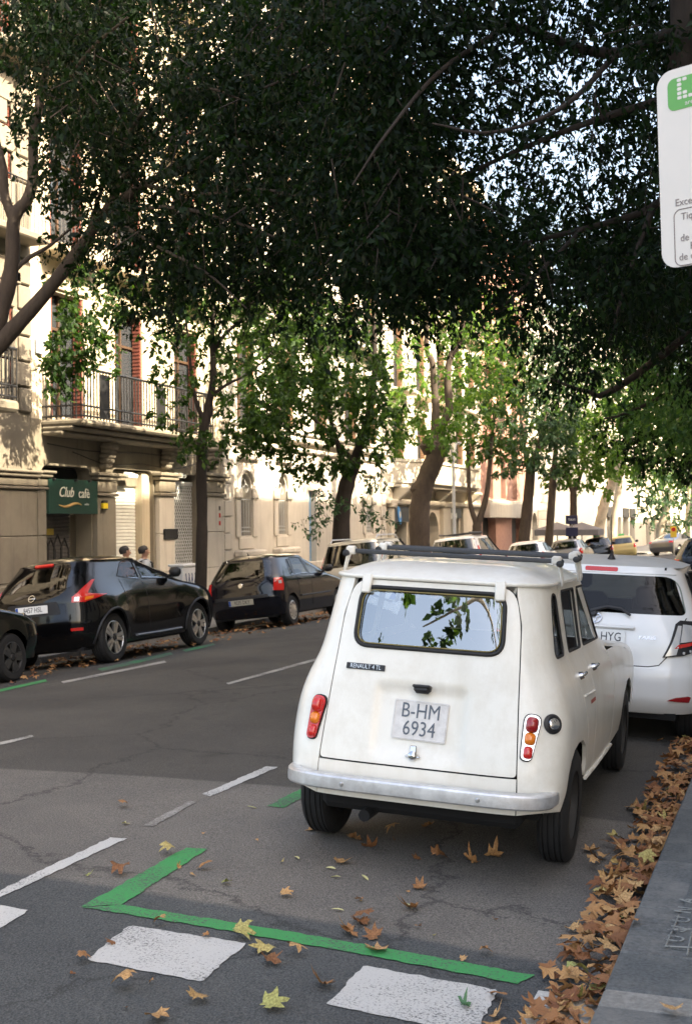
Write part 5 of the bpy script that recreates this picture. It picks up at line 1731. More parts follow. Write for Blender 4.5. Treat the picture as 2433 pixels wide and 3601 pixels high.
# ------------------------------------------------------------------ the old white hatchback
def sstep(a, b, x):
    t = np.clip((x - a) / (b - a), 0, 1)
    return t * t * (3 - 2 * t)
def lens_dome(w, h, d, n=6):
    b = MB()
    pr = []
    vs, fs = [], []
    m_ = 20
    for i in range(n):
        k = math.cos(PI / 2 * i / n)
        for (x, y) in rrect(w * k + .001, h * k + .001, min(w, h) * .38 * k, 4)[:]:
            vs.append((x, y, d * math.sin(PI / 2 * i / n)))
    m_ = len(vs) // n
    for i in range(n - 1):
        for j in range(m_):
            fs.append((i * m_ + j, i * m_ + (j + 1) % m_, (i + 1) * m_ + (j + 1) % m_, (i + 1) * m_ + j))
    fs.append(tuple((n - 1) * m_ + j for j in range(m_)))
    return b.add(vs, fs)
def local(o, M):
    o.matrix_local = M
    return o
def seat(parent, x, y, w, mt, h=.62, head=True, z=.42):
    s_ = MB().box((x, y + .22, z), (w, .48, .16), ch=.05)
    s_.build('seat_cushion', mt, parent, 50)
    MB().box((x, y - .06, z + .08 + h / 2), (w, .13, h), Matrix.Rotation(R(-14), 3, 'X').to_3x3(), ch=.05).build('seat_back', mt, parent, 50)
    if head:
        MB().box((x, y - .15, z + h + .20), (.25, .09, .18), ch=.035).build('headrest', mt, parent, 50)

def build_r4():
    sh = Shell([(.28, .665), (.42, .690), (.62, .698), (.74, .692), (.82, .676), (.90, .650), (.955, .624), (1.0, .604), (1.06, .592), (1.2, .568), (1.40, .537)],
               [(.28, -.60), (.518, -.586), (1.40, -.366)],
               [(.28, 2.98), (.5, 3.04), (.75, 3.0), (.85, 2.86), (.90, 2.35), (.94, 1.75), (.97, 1.58), (1.2, 1.28), (1.40, 1.04)],
               ar=.43, af=.40, n=4.8, bulge=lambda y, z: .008 * np.exp(-((y - 1.3) / .75) ** 2))
    x0 = -1.755
    root = empty('vintage_hatchback', (x0, 6.08, rz(x0, 6.08)), (-.004, .056, .028))
    tag(root, 'old cream white hatchback with chrome bumper and roof rack, rear towards the viewer', 'car')
    W = M_white4
    ZG = 1.388
    # tailgate with its window
    tg = rpoly([(-.483, .508), (.483, .508), (.443, 1.20), (.405, 1.374), (-.405, 1.374), (-.443, 1.20)], [.02, .02, .06, .10, .10, .06])
    win = rpoly([(-.372, 1.052), (.372, 1.052), (.362, 1.338), (-.362, 1.338)], .075, 7)
    def dent(x, z):
        a = (1 - sstep(.205, .235, np.abs(x))) * sstep(.52, .60, z) * (1 - sstep(.855, .89, z))
        edge = -.006 * np.exp(-((z - .985) / .03) ** 2)
        return -.020 * a + edge * 0
    t = panel('tailgate', sh, 'r', tg, W, root, [win], sp=.022, post=dent, thick=.02, edge=.02)
    gl = panel('rear_window', sh, 'r', win, G_r4, root, sp=.05, off=-.010, thick=0)
    MB().ring(surf_pts(sh, 'r', win, off=.002, sp=.02), .0105, 8).build('rubber_seal', M_seam, gl, 60)
    MB().ring([p + Vector((0, -.006, 0)) for p in surf_pts(sh, 'r', rpoly([(-.358, 1.066), (.358, 1.066), (.348, 1.324), (-.348, 1.324)], .066, 7), off=.002, sp=.02)], .0035, 6).build('seal_trim', mat('yellowed seal trim', (.20, .16, .05), .6), gl, 60)
    seamline = MB().ring(surf_pts(sh, 'r', tg, off=-.008, sp=.03), .0065, 5).build('seam_gasket', M_seam, root, 60)
    # badge, lamp, latch, plate, hinges
    b = MB().prism(rrect(.200, .030, .003, 2), .004).build('badge', M_black, t)
    local(b, sh.spot('r', -.295, .950, off=.001))
    link('lettering', text_mesh('RENAULT 4 TL', .030, .0006, .82), M_alu, b, (0, 0, .005))
    b = MB().box((0, 0, .02), (.082, .040, .05), ch=.014)
    b.box((0, .012, .03), (.088, .014, .052), ch=.005)
    local(b.build('plate_lamp', M_black, t, 40), sh.spot('r', .006, .866, off=-.004))
    b = MB().lathe([(.0, .0), (.022, 0), (.022, .012), (.012, .02), (.0, .022)], 18)
    b.box((0, .022, .006), (.034, .05, .012), ch=.004)
    b.box((0, -.004, .005), (.074, .012, .009), ch=.004)
    local(b.build('latch', M_chrome, t, 40), sh.spot('r', -.012, .560, off=.0))
    M = sh.spot('r', .002, .722, off=-.016) @ Matrix.Rotation(R(-1.2), 4, 'Z')
    po = plate(t, M, .268, .188, 'B-HM', '6934', band=False, mt=M_plate_old, ink=M_inkold, size=.100, sx=.82)
    MB().ring([Vector((x, y, .006)) for x, y in rrect(.256, .176, .01, 3)], .0025, 5).build('pressed_rim', M_plate_old, po, 60)
    for sx in (-1, 1):
        hb = MB().box((0, 0, .008), (.052, .098, .018), ch=.006)
        local(hb.build('hinge', W, t, 40), sh.spot('r', sx * .335, 1.352, off=.006))
    # rear valance and quarter panels
    val = [(-.488, .335), (.488, .335), (.485, .500), (-.485, .500)]
    panel('valance', sh, 'r', val, W, root, sp=.06)
    for sd in (1, -1):
        qp = [('x', .492, .335)] + [('x', .489 - (z - .5) * .058, z) for z in np.arange(.45, 1.21, .05)]
        qp += [('x', .432, 1.27), ('x', .417, 1.33), ('x', .41, ZG), ('x', .50, ZG), (.03, ZG), (.045, 1.30), (.09, 1.0), (.13, .90), (.20, .76), (.30, .60), (.335, .375)]
        qp += [(.292, .375), (.285, .46), (.235, .545), (.10, .595), (-.06, .605), (-.19, .592), (-.275, .555), (-.325, .50), (-.352, .42), (-.40, .335)]
        qw = rpoly([(-.245, 1.035), (-.005, 1.03), (-.045, 1.335), (-.155, 1.34)], [.05, .04, .04, .05], 6)
        q = panel('quarter_panel', sh, 'q', qp, W, root, [qw], side=sd, sp=.045, thick=.02)
        g = panel('quarter_window', sh, 'q', qw, G_side, root, side=sd, off=-.012, thick=0, sp=.08)
        MB().ring(surf_pts(sh, 'q', qw, sd, -.004), .008, 6).build('rubber_seal', M_seam, g, 60)
        # doors
        d1 = [(.05, 1.376), (.10, 1.0), (.14, .905), (.21, .765), (.308, .605), (.343, .362), (.598, .348), (.60, 1.0), (.597, 1.376)]
        w1 = rpoly([(.145, 1.03), (.562, 1.02), (.555, 1.338), (.12, 1.343)], .03, 4)
        d2 = [(.606, .348), (1.40, .34), (1.455, .62), (1.40, .965), (1.21, 1.19), (1.06, 1.376), (.606, 1.376)]
        w2 = rpoly([(.645, 1.02), (1.26, 1.01), (1.13, 1.19), (1.0, 1.338), (.645, 1.338)], .03, 4)
        for (nm, dp, wp) in (('rear_door', d1, w1), ('front_door', d2, w2)):
            d = panel(nm, sh, 'q', dp, W, root, [wp], side=sd, sp=.06, thick=.02)
            g = panel('door_window', sh, 'q', wp, G_side, d, side=sd, off=-.014, thick=0, sp=.1)
            MB().ring(surf_pts(sh, 'q', wp, sd, -.004), .008, 6).build('rubber_seal', M_seam, d, 60)
            hy = .28 if nm == 'rear_door' else .75
            hb = MB().box((0, 0, .024), (.11, .018, .014), ch=.006)
            hb.lathe([(.0, 0), (.022, 0), (.018, .02), (.0, .024)], 14, Matrix.Translation((-.04, 0, 0)))
            local(hb.build('handle', M_chrome, d, 40), sh.spot('y', hy, .900 if nm == 'rear_door' else .895, sd))
            if nm == 'rear_door':
                MB().tube(line_pts(sh, 'q', [(.22, .80), (.4, .79), (.59, .785)], sd, .003), .006, 6, flat=1).build('swage', W, d, 60)
                st = panel('red_decal', sh, 'q', [(.40, .735), (.58, .732), (.58, .752), (.40, .755)], mat('faded red decal', (.35, .08, .06), .6), d, side=sd, off=.002, thick=0)
        # front wing
        fw = [(1.412, .338), (2.02, .338), (2.05, .46), (2.14, .57), (2.28, .63), (2.42, .64), (2.58, .59), (2.62, .55)]
        zz = np.arange(.55, .955, .04)
        fw += [(float(sh.yf(z) - sh.af), float(z)) for z in zz if sh.yf(z) - sh.af > 1.45] + [(1.43, .92), (1.467, .62)]
        panel('front_wing', sh, 'q', fw, W, root, side=sd, sp=.06, thick=.01)
        grid_mesh('nose', lambda a, z, sd=sd: sh.pf(a * sd, z), np.linspace(.0, 1, 12), np.linspace(.40, .958, 26), W, root, flip=sd < 0)
        grid_mesh('windscreen_pillar', lambda a, z, sd=sd: sh.pf(a * sd, z), np.linspace(.86, 1.02, 5), np.linspace(.95, ZG, 10), W, root)
        MB().tube(line_pts(sh, 'q', [(.345, .352), (.68, .34), (1.50, .33)], sd, .004), .012, 6).build('sill_rail', W, root, 60)
    grid_mesh('windscreen', sh.pf, np.linspace(-.86, .86, 13), np.linspace(.97, ZG - .01, 6), G_side, root)
    rf = dome('roof', sh, ZG, .088, W, root, p=4.6, rings=14)
    lp = plan_loop(sh, ZG)
    lp[:, 0] *= 1.012
    lp[:, 1] = .36 + (lp[:, 1] - .36) * 1.008
    MB().ring([Vector(p) for p in lp], .0115, 8).build('gutter', W, rf, 60)
    ln = lp.copy()
    # bumper
    prof = [(-.03, .372), (.006, .373), (.020, .376), (.027, .384), (.029, .410), (.027, .436), (.020, .443), (.006, .446), (-.03, .447)]
    xs = np.concatenate([np.linspace(-.735, -.60, 10)[:-1], np.linspace(-.60, .60, 25), np.linspace(.60, .735, 10)[1:]])
    vs, fs = [], []
    path = []
    for x in np.linspace(-1, 1, 61):
        th = x * PI / 2
        px_ = .640 * math.copysign(abs(math.sin(th)) ** (1 / 2.6), th)
        py_ = -.33 - .322 * max(0.0, math.cos(th)) ** (1 / 2.6)
        path.append((px_, py_))
    for i, (x, y) in enumerate(path):
        a, b = path[max(i - 1, 0)], path[min(i + 1, 60)]
        n = Vector((b[1] - a[1], -(b[0] - a[0]))).normalized()
        for (o_, z) in prof:
            vs.append((x + n.x * o_, y + n.y * o_, z + .012 * math.sin(i * 1.7) * 0))
    k = len(prof)
    for i in range(60):
        for j in range(k - 1):
            fs.append((i * k + j, (i + 1) * k + j, (i + 1) * k + j + 1, i * k + j + 1))
    bp = MB().add(vs, fs).build('bumper', M_steel, root, 18)
    sm = bp.modifiers.new('thickness', 'SOLIDIFY')
    sm.thickness = .003
    for x in (-.575, -.33, .33, .575):
        y = -.33 - .322 * (1 - (abs(x) / .640) ** 5.2) ** (1 / 2.6)
        MB().lathe([(.0, .010), (.006, .010), (.011, .004), (.012, 0)], 12, Matrix.Translation((x, y - .028, .410)) @ Matrix.Rotation(PI / 2, 4, 'X')).build('bolt', M_alu, bp, 40)
    # lamps
    for sd in (1, -1):
        M = sh.spot('x', .527, .690, sd, off=-.004) @ Matrix.Rotation(R(-8 if sd > 0 else -2), 4, 'Z')
        shape = rpoly([(-.030, -.112), (.026, -.112), (.050, .112), (-.040, .112)], [.026, .026, .045, .045], 7)
        lr = MB().prism(shape, .010).build('tail_lamp', M_seam, root)
        local(lr, M)
        ins = [(x * .88, y * .95) for x, y in shape]
        b = MB().prism(ins, .020, None, .008)
        b.build('bezel', M_chrome if sd > 0 else M_red, lr, 30)
        for (cy, w_, h_, mt, d_) in ((.060, .058, .074, M_redd if sd > 0 else M_red, .034), (-.006, .052, .058, M_amber, .024), (-.070, .042, .058, M_red, .018)):
            lens_dome(w_, h_, d_).build('lens', mt, lr, 50, (.004, cy, .018))
        if sd > 0:
            fc = MB().lathe([(.047, 0), (.047, .008), (.036, .014), (.030, .010)], 28)
            o = local(fc.build('fuel_cap', M_black, root, 40), sh.spot('x', .622, .752, 1))
            MB().lathe([(.031, .008), (.026, .022), (.012, .028), (.0, .029)], 24).build('cap_cover', M_chrome, o, 40)
    # wheels, underside, inside
    for (x, y, sd) in ((.608, 0, 1), (-.608, -.02, -1), (.61, 2.40, 1), (-.61, 2.43, -1)):
        wheel(root, x, y, .282, sd, .284, .150, .172, 'plain', mat('shade-dark wheel enamel', (.02, .02, .02), .6, var=.3))  # rims painted near black to stand in for wheel arch shade
    u = MB().box((0, 1.2, .30), (1.14, 3.2, .04))
    u.box((0, -.30, .30), (1.0, .36, .12), ch=.03)
    u.tube([(-.25, -.55, .24), (-.25, .6, .24)], .03, 8)
    u.build('underbody', M_inner, root)
    tub('interior', sh, .36, .96, M_inner, root)
    grey = mat('grey seat cloth', (.06, .06, .065), .9, var=.2)
    for x, w_ in ((-.30, .48), (.30, .48)):
        seat(root, x, .95, w_, grey, .5)
    seat(root, 0, .22, 1.05, grey, .44, False)
    # roof rack
    rk = empty('roof_rack', (0, 0, 0), parent=root)
    dark = mat('dark grey rack bar', (.035, .038, .042), .5, var=.2, scale=40)
    for (y, zb) in ((-.02, 1.500), (.11, 1.505), (.56, 1.508), (.66, 1.512)):
        if y in (.11,):
            continue
        MB().box((0, y, zb), (1.16, .032, .024), ch=.007).build('bar', dark, rk, 30)
        for sd in (-1, 1):
            ft = MB()
            ft.tube([(sd * .545, y, zb + .018), (sd * .562, y, zb - .03), (sd * .578, y, 1.40), (sd * .575, y, 1.375)], [.020, .022, .017, .013], 8, flat=.5)
            ft.box((sd * .545, y, zb + .004), (.05, .052, .045), ch=.01)
            ft.build('foot', M_dusty if sd > 0 else W, rk, 40)
            MB().lathe([(0, 0), (.017, 0), (.017, .03), (.0, .034)], 14, Matrix.Translation((sd * .565, y - .012, zb - .012)) @ Matrix.Rotation(PI / 2, 4, 'X')).build('clamp_knob', M_black, rk, 40)
    return root

# ------------------------------------------------------------------ other cars
def make_car(name, label, loc, rot, sp):
    sh = sp['shell']
    root = empty(name, loc, rot)
    tag(root, label, sp.get('cat', 'car'), sp.get('group'))
    P, z0, zb = sp['paint'], sp['z0'], sp['zb']
    wb, Rr = sp['wb'], sp['R']
    fj = .90
    ra = Rr + .045
    zs = np.append(np.arange(zb, z0, .05), z0)
    hatch_w = sp.get('rear_window')
    rw = sp['rear_window']
    # rear face between the two corners
    rp = [(-fj * float(sh.hw(z)), float(z)) for z in zs[::-1]] + [(fj * float(sh.hw(z)), float(z)) for z in zs]
    panel('tailgate', sh, 'r', rp, P, root, [rw], sp=.06, thick=0)
    g = panel('rear_window', sh, 'r', rw, sp.get('gr', G_dark), root, off=-.003 if not sp.get('flush') else .003, thick=0, sp=.12)
    bot = []
    for cy in (0, wb):
        a0 = math.asin(max(-1, min(1, (zb - Rr) / ra)))
        for t in np.linspace(PI - a0, a0, 13):
            bot.append((cy + ra * math.cos(t), Rr + ra * math.sin(t)))
    for sd in (1, -1):
        sidep = [('x', fj * float(sh.hw(z)), float(z)) for z in zs[::-1]] + bot
        sidep += [(float(sh.yf(z) - sh.af) - .001, float(z)) for z in zs]
        side = panel('side_panel', sh, 'q', sidep, P, root, sp['windows'], side=sd, sp=.07, thick=0)
        for wp in sp['windows']:
            panel('side_window', sh, 'q', wp, sp.get('gs', G_dark), root, side=sd, off=-.004, thick=0, sp=.12)
            MB().ring(surf_pts(sh, 'q', wp, sd, .0, .06), .007, 5).build('window_seal', M_seam, root, 60)
            if sp.get('trim'):
                zm = min(p[1] for p in wp) + .07
                lo = [p for p in wp if p[1] < zm]
                MB().tube([p + Vector((0, 0, -.012)) for p in line_pts(sh, 'q', [min(lo), max(lo)], sd, .004)], .006, 5).build('window_trim', sp['trim'], root, 60)
        zc = sp['cowl']
        grid_mesh('nose', lambda a, z, sd=sd: sh.pf(a * sd, z), np.linspace(0, 1, 12), np.linspace(zb, zc, 26), P, root, flip=sd < 0)
        grid_mesh('windscreen_pillar', lambda a, z, sd=sd: sh.pf(a * sd, z), np.linspace(.86, 1.0, 5), np.linspace(zc, z0, 10), P, root, flip=sd < 0)
        for (yy, z_a, z_b) in sp.get('seams', ()):
            MB().tube(line_pts(sh, 'q', [(yy, z_a), (yy, z_b)], sd, .0005), .0035, 4).build('door_seam', M_seam, root)
        for hy in sp.get('handles', ()):
            local(MB().box((0, 0, .016), (.17, .03, .022), ch=.008).build('door_handle', sp.get('handle_mat', P), root, 40), sh.spot('y', hy, sp['belt'] - .08, sd))
        for lm in sp.get('lamps', ()):
            o = panel('tail_lamp', sh, 'q', lm['poly'], lm['mat'], root, side=sd, off=.012, thick=.02, raw=True, sp=.05)
            for ln_ in lm.get('inner', ()):
                panel('lens', sh, 'q', ln_[0], ln_[1], o, side=sd, off=.017 + ln_[2] if len(ln_) > 2 else .017, thick=.006, raw=True, sp=.05)
        for y in (0, wb):
            wheel(root, sd * (float(sh.xs(np.array(y), np.array(Rr + .1))) - sp['tw'] / 2 - .012), y, Rr, sd, Rr, sp['tw'], sp['rim'], sp['style'], sp.get('rim_mat'))
            if sp.get('arch'):
                pts = []
                for t in np.linspace(PI * 1.04, -.04 * PI, 19):
                    pts.append((y + (ra + .012) * math.cos(t), Rr + (ra + .012) * math.sin(t)))
                pts = [p for p in pts if p[1] > zb]
                MB().tube(line_pts(sh, 'q', pts, sd, .004, .06), .02, 6).build('arch_trim', sp['arch'], root, 60)
        if sp.get('mirror'):
            my, mz = sp['mirror']
            mx_ = float(sh.xs(np.array(my), np.array(mz)))
            mb = MB().box((sd * (mx_ + .12), my + .02, mz + .06), (.19, .12, .15), ch=.045)
            mb.tube([(sd * (mx_ - .03), my, mz), (sd * (mx_ + .08), my, mz + .03)], .025, 6)
            mb.build('wing_mirror', sp.get('mirror_mat', M_black), root, 50)
    grid_mesh('windscreen', sh.pf, np.linspace(-.86, .86, 11), np.linspace(sp['cowl'], z0 - .005, 6), sp.get('gf', G_side), root, flip=False)
    dome('roof', sh, z0, sp['rise'], sp.get('roof_mat', P), root, p=sp.get('rp', 3.6), rings=9)
    tub('interior', sh, .25, sp['belt'] - .01, M_inner, root)
    MB().box((0, wb / 2, .24), (1.3, wb + 1.0, .05)).build('underbody', M_inner, root)
    if sp.get('seats', True):
        for x in (-.36, .36):
            seat(root, x, wb * .42, .5, M_inner, .60)
            seat(root, x * 1.02, .32, .5, M_inner, .50)
    if sp.get('plate'):
        pl = sp['plate']
        plate(root, sh.spot('r', pl.get('x', 0), pl['z'], off=.004), .52, .11, pl['txt'], mt=pl.get('mt'), size=pl.get('size', .098), sx=.78)
    return root
# ------------------------------------------------------------------ the cars in the street
def road_pose(x, y, yaw=0.0):
    sl = (rz(x + .7, y) - rz(x - .7, y)) / 1.4
    return (x, y, rz(x, y)), (-.005, -sl, yaw)
build_r4()

# white hatchback in front of it
shy = Shell([(.20, .77), (.34, .82), (.55, .845), (.8, .84), (.95, .805), (1.04, .765), (1.2, .69), (1.37, .615)],
            [(.20, -.50), (.36, -.60), (.56, -.605), (.62, -.585), (.8, -.565), (.95, -.52), (1.02, -.48), (1.31, -.30), (1.37, -.25)],
            [(.2, 3.15), (.5, 3.22), (.72, 3.15), (.82, 2.95), (.9, 2.55), (.96, 2.2), (1.15, 1.75), (1.37, 1.2)], ar=.42, af=.42, n=3.6)
lampy = [(.30, .665), (.50, .685), (.72, .735), (.90, .82), (.94, .93), (.50, .945), (.44, .92)]
UP = .035
spec = dict(shell=shy, paint=M_whitec, z0=1.375, zb=.26, wb=2.51, R=.30, tw=.185, rim=.20, style='cover', cowl=.97, rise=.07, belt=.98, rp=3.2,
            roof_mat=M_whiter, rear_window=rpoly([(-.70, 1.02), (.70, 1.02), (.605, 1.31), (-.605, 1.31)], [.05, .05, .12, .12], 6), gr=G_yaris, flush=True, gf=G_side,
            windows=[rpoly([(-.10, 1.04), (.28, .98), (.30, 1.30), (.10, 1.33)], .04), rpoly([(.36, .98), (1.02, .97), (1.02, 1.32), (.36, 1.33)], .03), rpoly([(1.1, .97), (1.95, .96), (1.45, 1.27), (1.1, 1.32)], .03)],
            gs=G_dark, lamps=[dict(poly=[(q, z + UP) for q, z in lampy], mat=M_black, inner=[([(q, z + UP) for q, z in pp], mm) for pp, mm in [([(.46, .78), (.74, .80), (.76, .90), (.52, .915)], M_clear), ([(.40, .735), (.70, .775), (.74, .80), (.44, .765)], M_red), ([(.32, .675), (.42, .69), (.50, .905), (.46, .905)], M_clear)] +
                                       [([(q - .012, z - .009), (q + .012, z - .009), (q + .012, z + .009), (q - .012, z + .009)], M_clear) for q, z in ((.50, .705), (.58, .72), (.66, .742), (.74, .768), (.80, .80), (.84, .835), (.86, .87), (.86, .905))]])],
            plate=dict(z=.832, txt='4172 HYG'), seams=((1.06, .4, .96), (.33, .4, .96)), handles=(.5, 1.2))
spec['plate']['txt'] = None
loc, rot = road_pose(-1.55, 10.12)
ya = make_car('hatchback_car', 'modern white hatchback parked just ahead of the old cream car', (loc[0], loc[1], loc[2] - .03), rot, spec)
sh = shy
py_ = [c for c in ya.children if c.name.startswith('number_plate')][0]
link('lettering', text_mesh('HYG', .098, .0008, .80), M_ink, py_, (.150, 0, .0075))
hat = [(-.70, 1.0), (-.66, .73), (-.52, .64), (-.44, .625), (.44, .625), (.52, .64), (.60, .73), (.665, .93), (.70, 1.0)]
MB().tube(line_pts(sh, 'r', hat, 1, .0), .004, 5).build('hatch_seam', M_seam, ya)
panel('high_stop_lamp', sh, 'r', rrect(.26, .034, .012, 3, .02, 1.347), M_red, ya, off=.014, thick=.02)
panel('spoiler', sh, 'r', rpoly([(-.60, 1.322), (.60, 1.322), (.56, 1.378), (-.56, 1.378)], .02), M_whitec, ya, off=.010, thick=.02)
panel('bumper_skin', sh, 'r', rpoly([(-.60, .28), (.60, .28), (.60, .612), (-.60, .612)], .02), M_whitec, ya, off=.012, thick=.02)
for sx in (-1, 1):
    panel('reflector', sh, 'q', [(.36, .375), (.62, .365), (.64, .405), (.60, .412), (.45, .40)], M_redd, ya, side=sx, raw=True, off=.012, thick=.01)
    panel('roof_groove', sh, 'r', [(sx * .50, 1.352), (sx * .515, 1.352), (sx * .515, 1.376), (sx * .50, 1.376)], M_seam, ya, off=.012, thick=0)
local(MB().box((.0, 0, .012), (.66, .030, .026), ch=.01).build('handle_strip', M_whitec, ya, 40), sh.spot('r', 0, .910))
wp_ = sh.spot('r', 0, 1.0, off=.012)
b = MB().tube([wp_ @ Vector(p) for p in ((-.02, .01, .02), (.10, .055, .02), (.21, .045, .02), (.29, -.005, .012))], [.017, .016, .013, .010], 6)
b.lathe([(.0, .03), (.025, .028), (.03, 0)], 14, wp_)
b.build('rear_wiper', M_black, ya, 50)
em = MB().ring([Vector((.066 * math.cos(t), .045 * math.sin(t), .004)) for t in np.linspace(0, 2 * PI, 28)[:-1]], .0055, 6)
em.ring([Vector((.026 * math.cos(t), .043 * math.sin(t), .005)) for t in np.linspace(0, 2 * PI, 20)[:-1]], .005, 6)
em.ring([Vector((.055 * math.cos(t), .020 + .016 * math.sin(t), .005)) for t in np.linspace(0, 2 * PI, 22)[:-1]], .005, 6)
local(em.build('emblem', M_chrome, ya, 60), sh.spot('r', 0, .972, off=.003))
local(link('lettering', text_mesh('YARIS', .040, .002, 1.35, shear=.2), M_chrome, ya), sh.spot('r', .42, .842, off=.003))
MB().box((0, 0, 0), (.50, .022, .004)).build('dealer_strip', M_black, ya).matrix_local = sh.spot('r', 0, .768, off=.008)
b = MB().lathe([(.0, .05), (.012, .045), (.028, .012), (.034, 0)], 16, Matrix.Translation((.06, -.02, 1.425)))
b.tube([(.06, -.02, 1.46), (.058, -.07, 1.66), (.058, -.10, 1.79)], [.006, .0035, .0025], 6)
b.build('antenna', M_black, ya, 50)
local(MB().box((0, 0, .0), (.24, .03, .07), ch=.02).build('inner_mirror', M_black, ya, 40), Matrix.Translation((0, 1.5, 1.30)))

# black crossover, left side
def jb(y, z):
    return .072 * np.exp(-((z - .72) / .26) ** 2) * (np.exp(-((y + .02) / .40) ** 2) + np.exp(-((y - 2.53) / .42) ** 2))
shj = Shell([(.22, .78), (.42, .83), (.75, .835), (.93, .82), (1.03, .78), (1.25, .69), (1.45, .605)],
            [(.22, -.56), (.42, -.69), (.6, -.71), (.80, -.69), (.95, -.68), (1.06, -.62), (1.25, -.47), (1.45, -.26)],
            [(.22, 3.28), (.55, 3.40), (.8, 3.36), (.92, 3.2), (1.0, 2.85), (1.06, 2.42), (1.2, 2.08), (1.45, 1.3)], ar=.55, af=.5, n=3.2, bulge=jb)
boom = [(.40, .885), (.62, .875), (.92, .925), (1.02, .955), (.80, .975), (.70, .99), (.80, 1.10), (.86, 1.17), (.80, 1.17), (.62, 1.07), (.50, .995), (.42, .955)]
spec = dict(shell=shj, paint=M_blackc, z0=1.45, zb=.25, wb=2.53, R=.345, tw=.215, rim=.235, style='spoke', cowl=1.07, rise=.09, belt=1.07, rp=2.8, cat='car',
            rear_window=rpoly([(-.56, 1.09), (.56, 1.09), (.47, 1.38), (-.47, 1.38)], [.06, .06, .14, .14], 6), flush=True,
            windows=[rpoly([(.40, 1.19), (.98, 1.13), (1.0, 1.41), (.70, 1.43)], [.03, .02, .03, .12]), rpoly([(1.06, 1.125), (2.0, 1.11), (1.72, 1.29), (1.48, 1.40), (1.06, 1.415)], .04)],
            gs=G_car, lamps=[dict(poly=boom, mat=M_red, inner=[([(.44, .895), (.52, .893), (.54, .945), (.46, .95)], M_clear), ([(.62, .895), (.78, .915), (.80, .945), (.64, .94)], M_amber)])],
            plate=dict(z=.83, txt='8457 HSL'), mirror=(1.86, 1.13), arch=M_black, trim=M_chrome, seams=((1.03, .4, 1.1), (.42, .75, 1.15)))
loc, rot = road_pose(-9.70, 14.69)
ju = make_car('crossover_car', 'glossy black crossover with boomerang tail lamps by the café shutters', loc, rot, spec)
sh = shj
panel('high_stop_lamp', sh, 'r', rrect(.30, .035, .012, 3, 0, 1.425), M_red, ju, off=.02, thick=.03)
panel('plate_recess', sh, 'r', rpoly([(-.45, .74), (.45, .74), (.40, .92), (-.40, .92)], .04), M_black, ju, off=.002, thick=0)
for sx in (-1, 1):
    panel('reflector', sh, 'q', [(.36, .50), (.56, .495), (.56, .535), (.36, .54)], M_red, ju, side=sx, raw=True, off=.01, thick=.01)
    MB().tube(line_pts(sh, 'q', [(.62, .33), (1.3, .325), (1.95, .33)], sx, .02), .03, 6, flat=.6).build('sill_trim', mat('grey sill trim', (.18, .19, .22), .4), ju, 60)
em = MB().ring([Vector((.048 * math.cos(t), .048 * math.sin(t), .004)) for t in np.linspace(0, 2 * PI, 24)[:-1]], .007, 6)
em.box((0, 0, .006), (.12, .018, .006), ch=.002)
local(em.build('emblem', M_chrome, ju, 60), sh.spot('r', 0, .985, off=.004))

# dark blue hatchback ahead of it
shp = Shell([(.2, .76), (.42, .805), (.74, .815), (.9, .80), (1.0, .755), (1.2, .665), (1.375, .585)],
            [(.2, -.52), (.42, -.635), (.62, -.66), (.70, -.635), (.88, -.61), (1.0, -.555), (1.15, -.45), (1.375, -.27)],
            [(.2, 3.12), (.52, 3.22), (.7, 3.16), (.8, 3.0), (.88, 2.6), (.95, 2.22), (1.1, 1.92), (1.375, 1.22)], ar=.42, af=.45, n=3.8)
spec = dict(shell=shp, paint=M_bluec, z0=1.375, zb=.25, wb=2.46, R=.295, tw=.185, rim=.19, style='cover', cowl=.955, rise=.075, belt=.97, rp=3.2,
            rear_window=rpoly([(-.62, .985), (.62, .985), (.53, 1.315), (-.53, 1.315)], .06, 5), flush=True,
            windows=[rpoly([(.10, .99), (.25, .985), (.34, 1.31), (.24, 1.28)], .03), rpoly([(.33, .985), (.99, .975), (.99, 1.325), (.42, 1.325)], .03), rpoly([(1.06, .97), (1.98, .96), (1.52, 1.26), (1.34, 1.325), (1.06, 1.325)], .04)],
            gs=G_car, lamps=[dict(poly=[(.46, .72), (.84, .70), (.88, .80), (.84, .95), (.52, .945)], mat=M_red, inner=[([(.66, .84), (.78, .835), (.78, .89), (.66, .895)], M_clear), ([(.52, .86), (.60, .86), (.60, .91), (.54, .91)], M_redd)])],
            plate=dict(z=.545, txt='9235 DKY', mt=mat('yellowed plate', (.50, .47, .38), .5)), mirror=(1.85, .99), handles=(.55, 1.25), seams=((1.03, .35, .96), (.36, .6, .96)), trim=M_chrome)
loc, rot = road_pose(-9.92, 21.72)
po_ = make_car('hatchback_car', 'dark navy small hatchback with silver wheel covers parked behind the slender tree', loc, rot, spec)
sh = shp
for sx in (-1, 1):
    MB().tube(line_pts(sh, 'q', [(.42, .56), (1.0, .56), (2.0, .565)], sx, .012), .022, 6, flat=.7).build('rubbing_strip', M_black, po_, 60)
local(MB().lathe([(.0, .008), (.042, .008), (.05, 0)], 20).build('emblem', M_chrome, po_, 40), sh.spot('r', 0, .865, off=.003))
panel('bumper_strip', sh, 'r', rpoly([(-.56, .60), (.56, .60), (.56, .66), (-.56, .66)], .02), M_black, po_, off=.012, thick=.02)
MB().tube([(0, -.1, 1.44), (.0, -.14, 1.50)], [.014, .006], 6).build('antenna', M_black, po_)

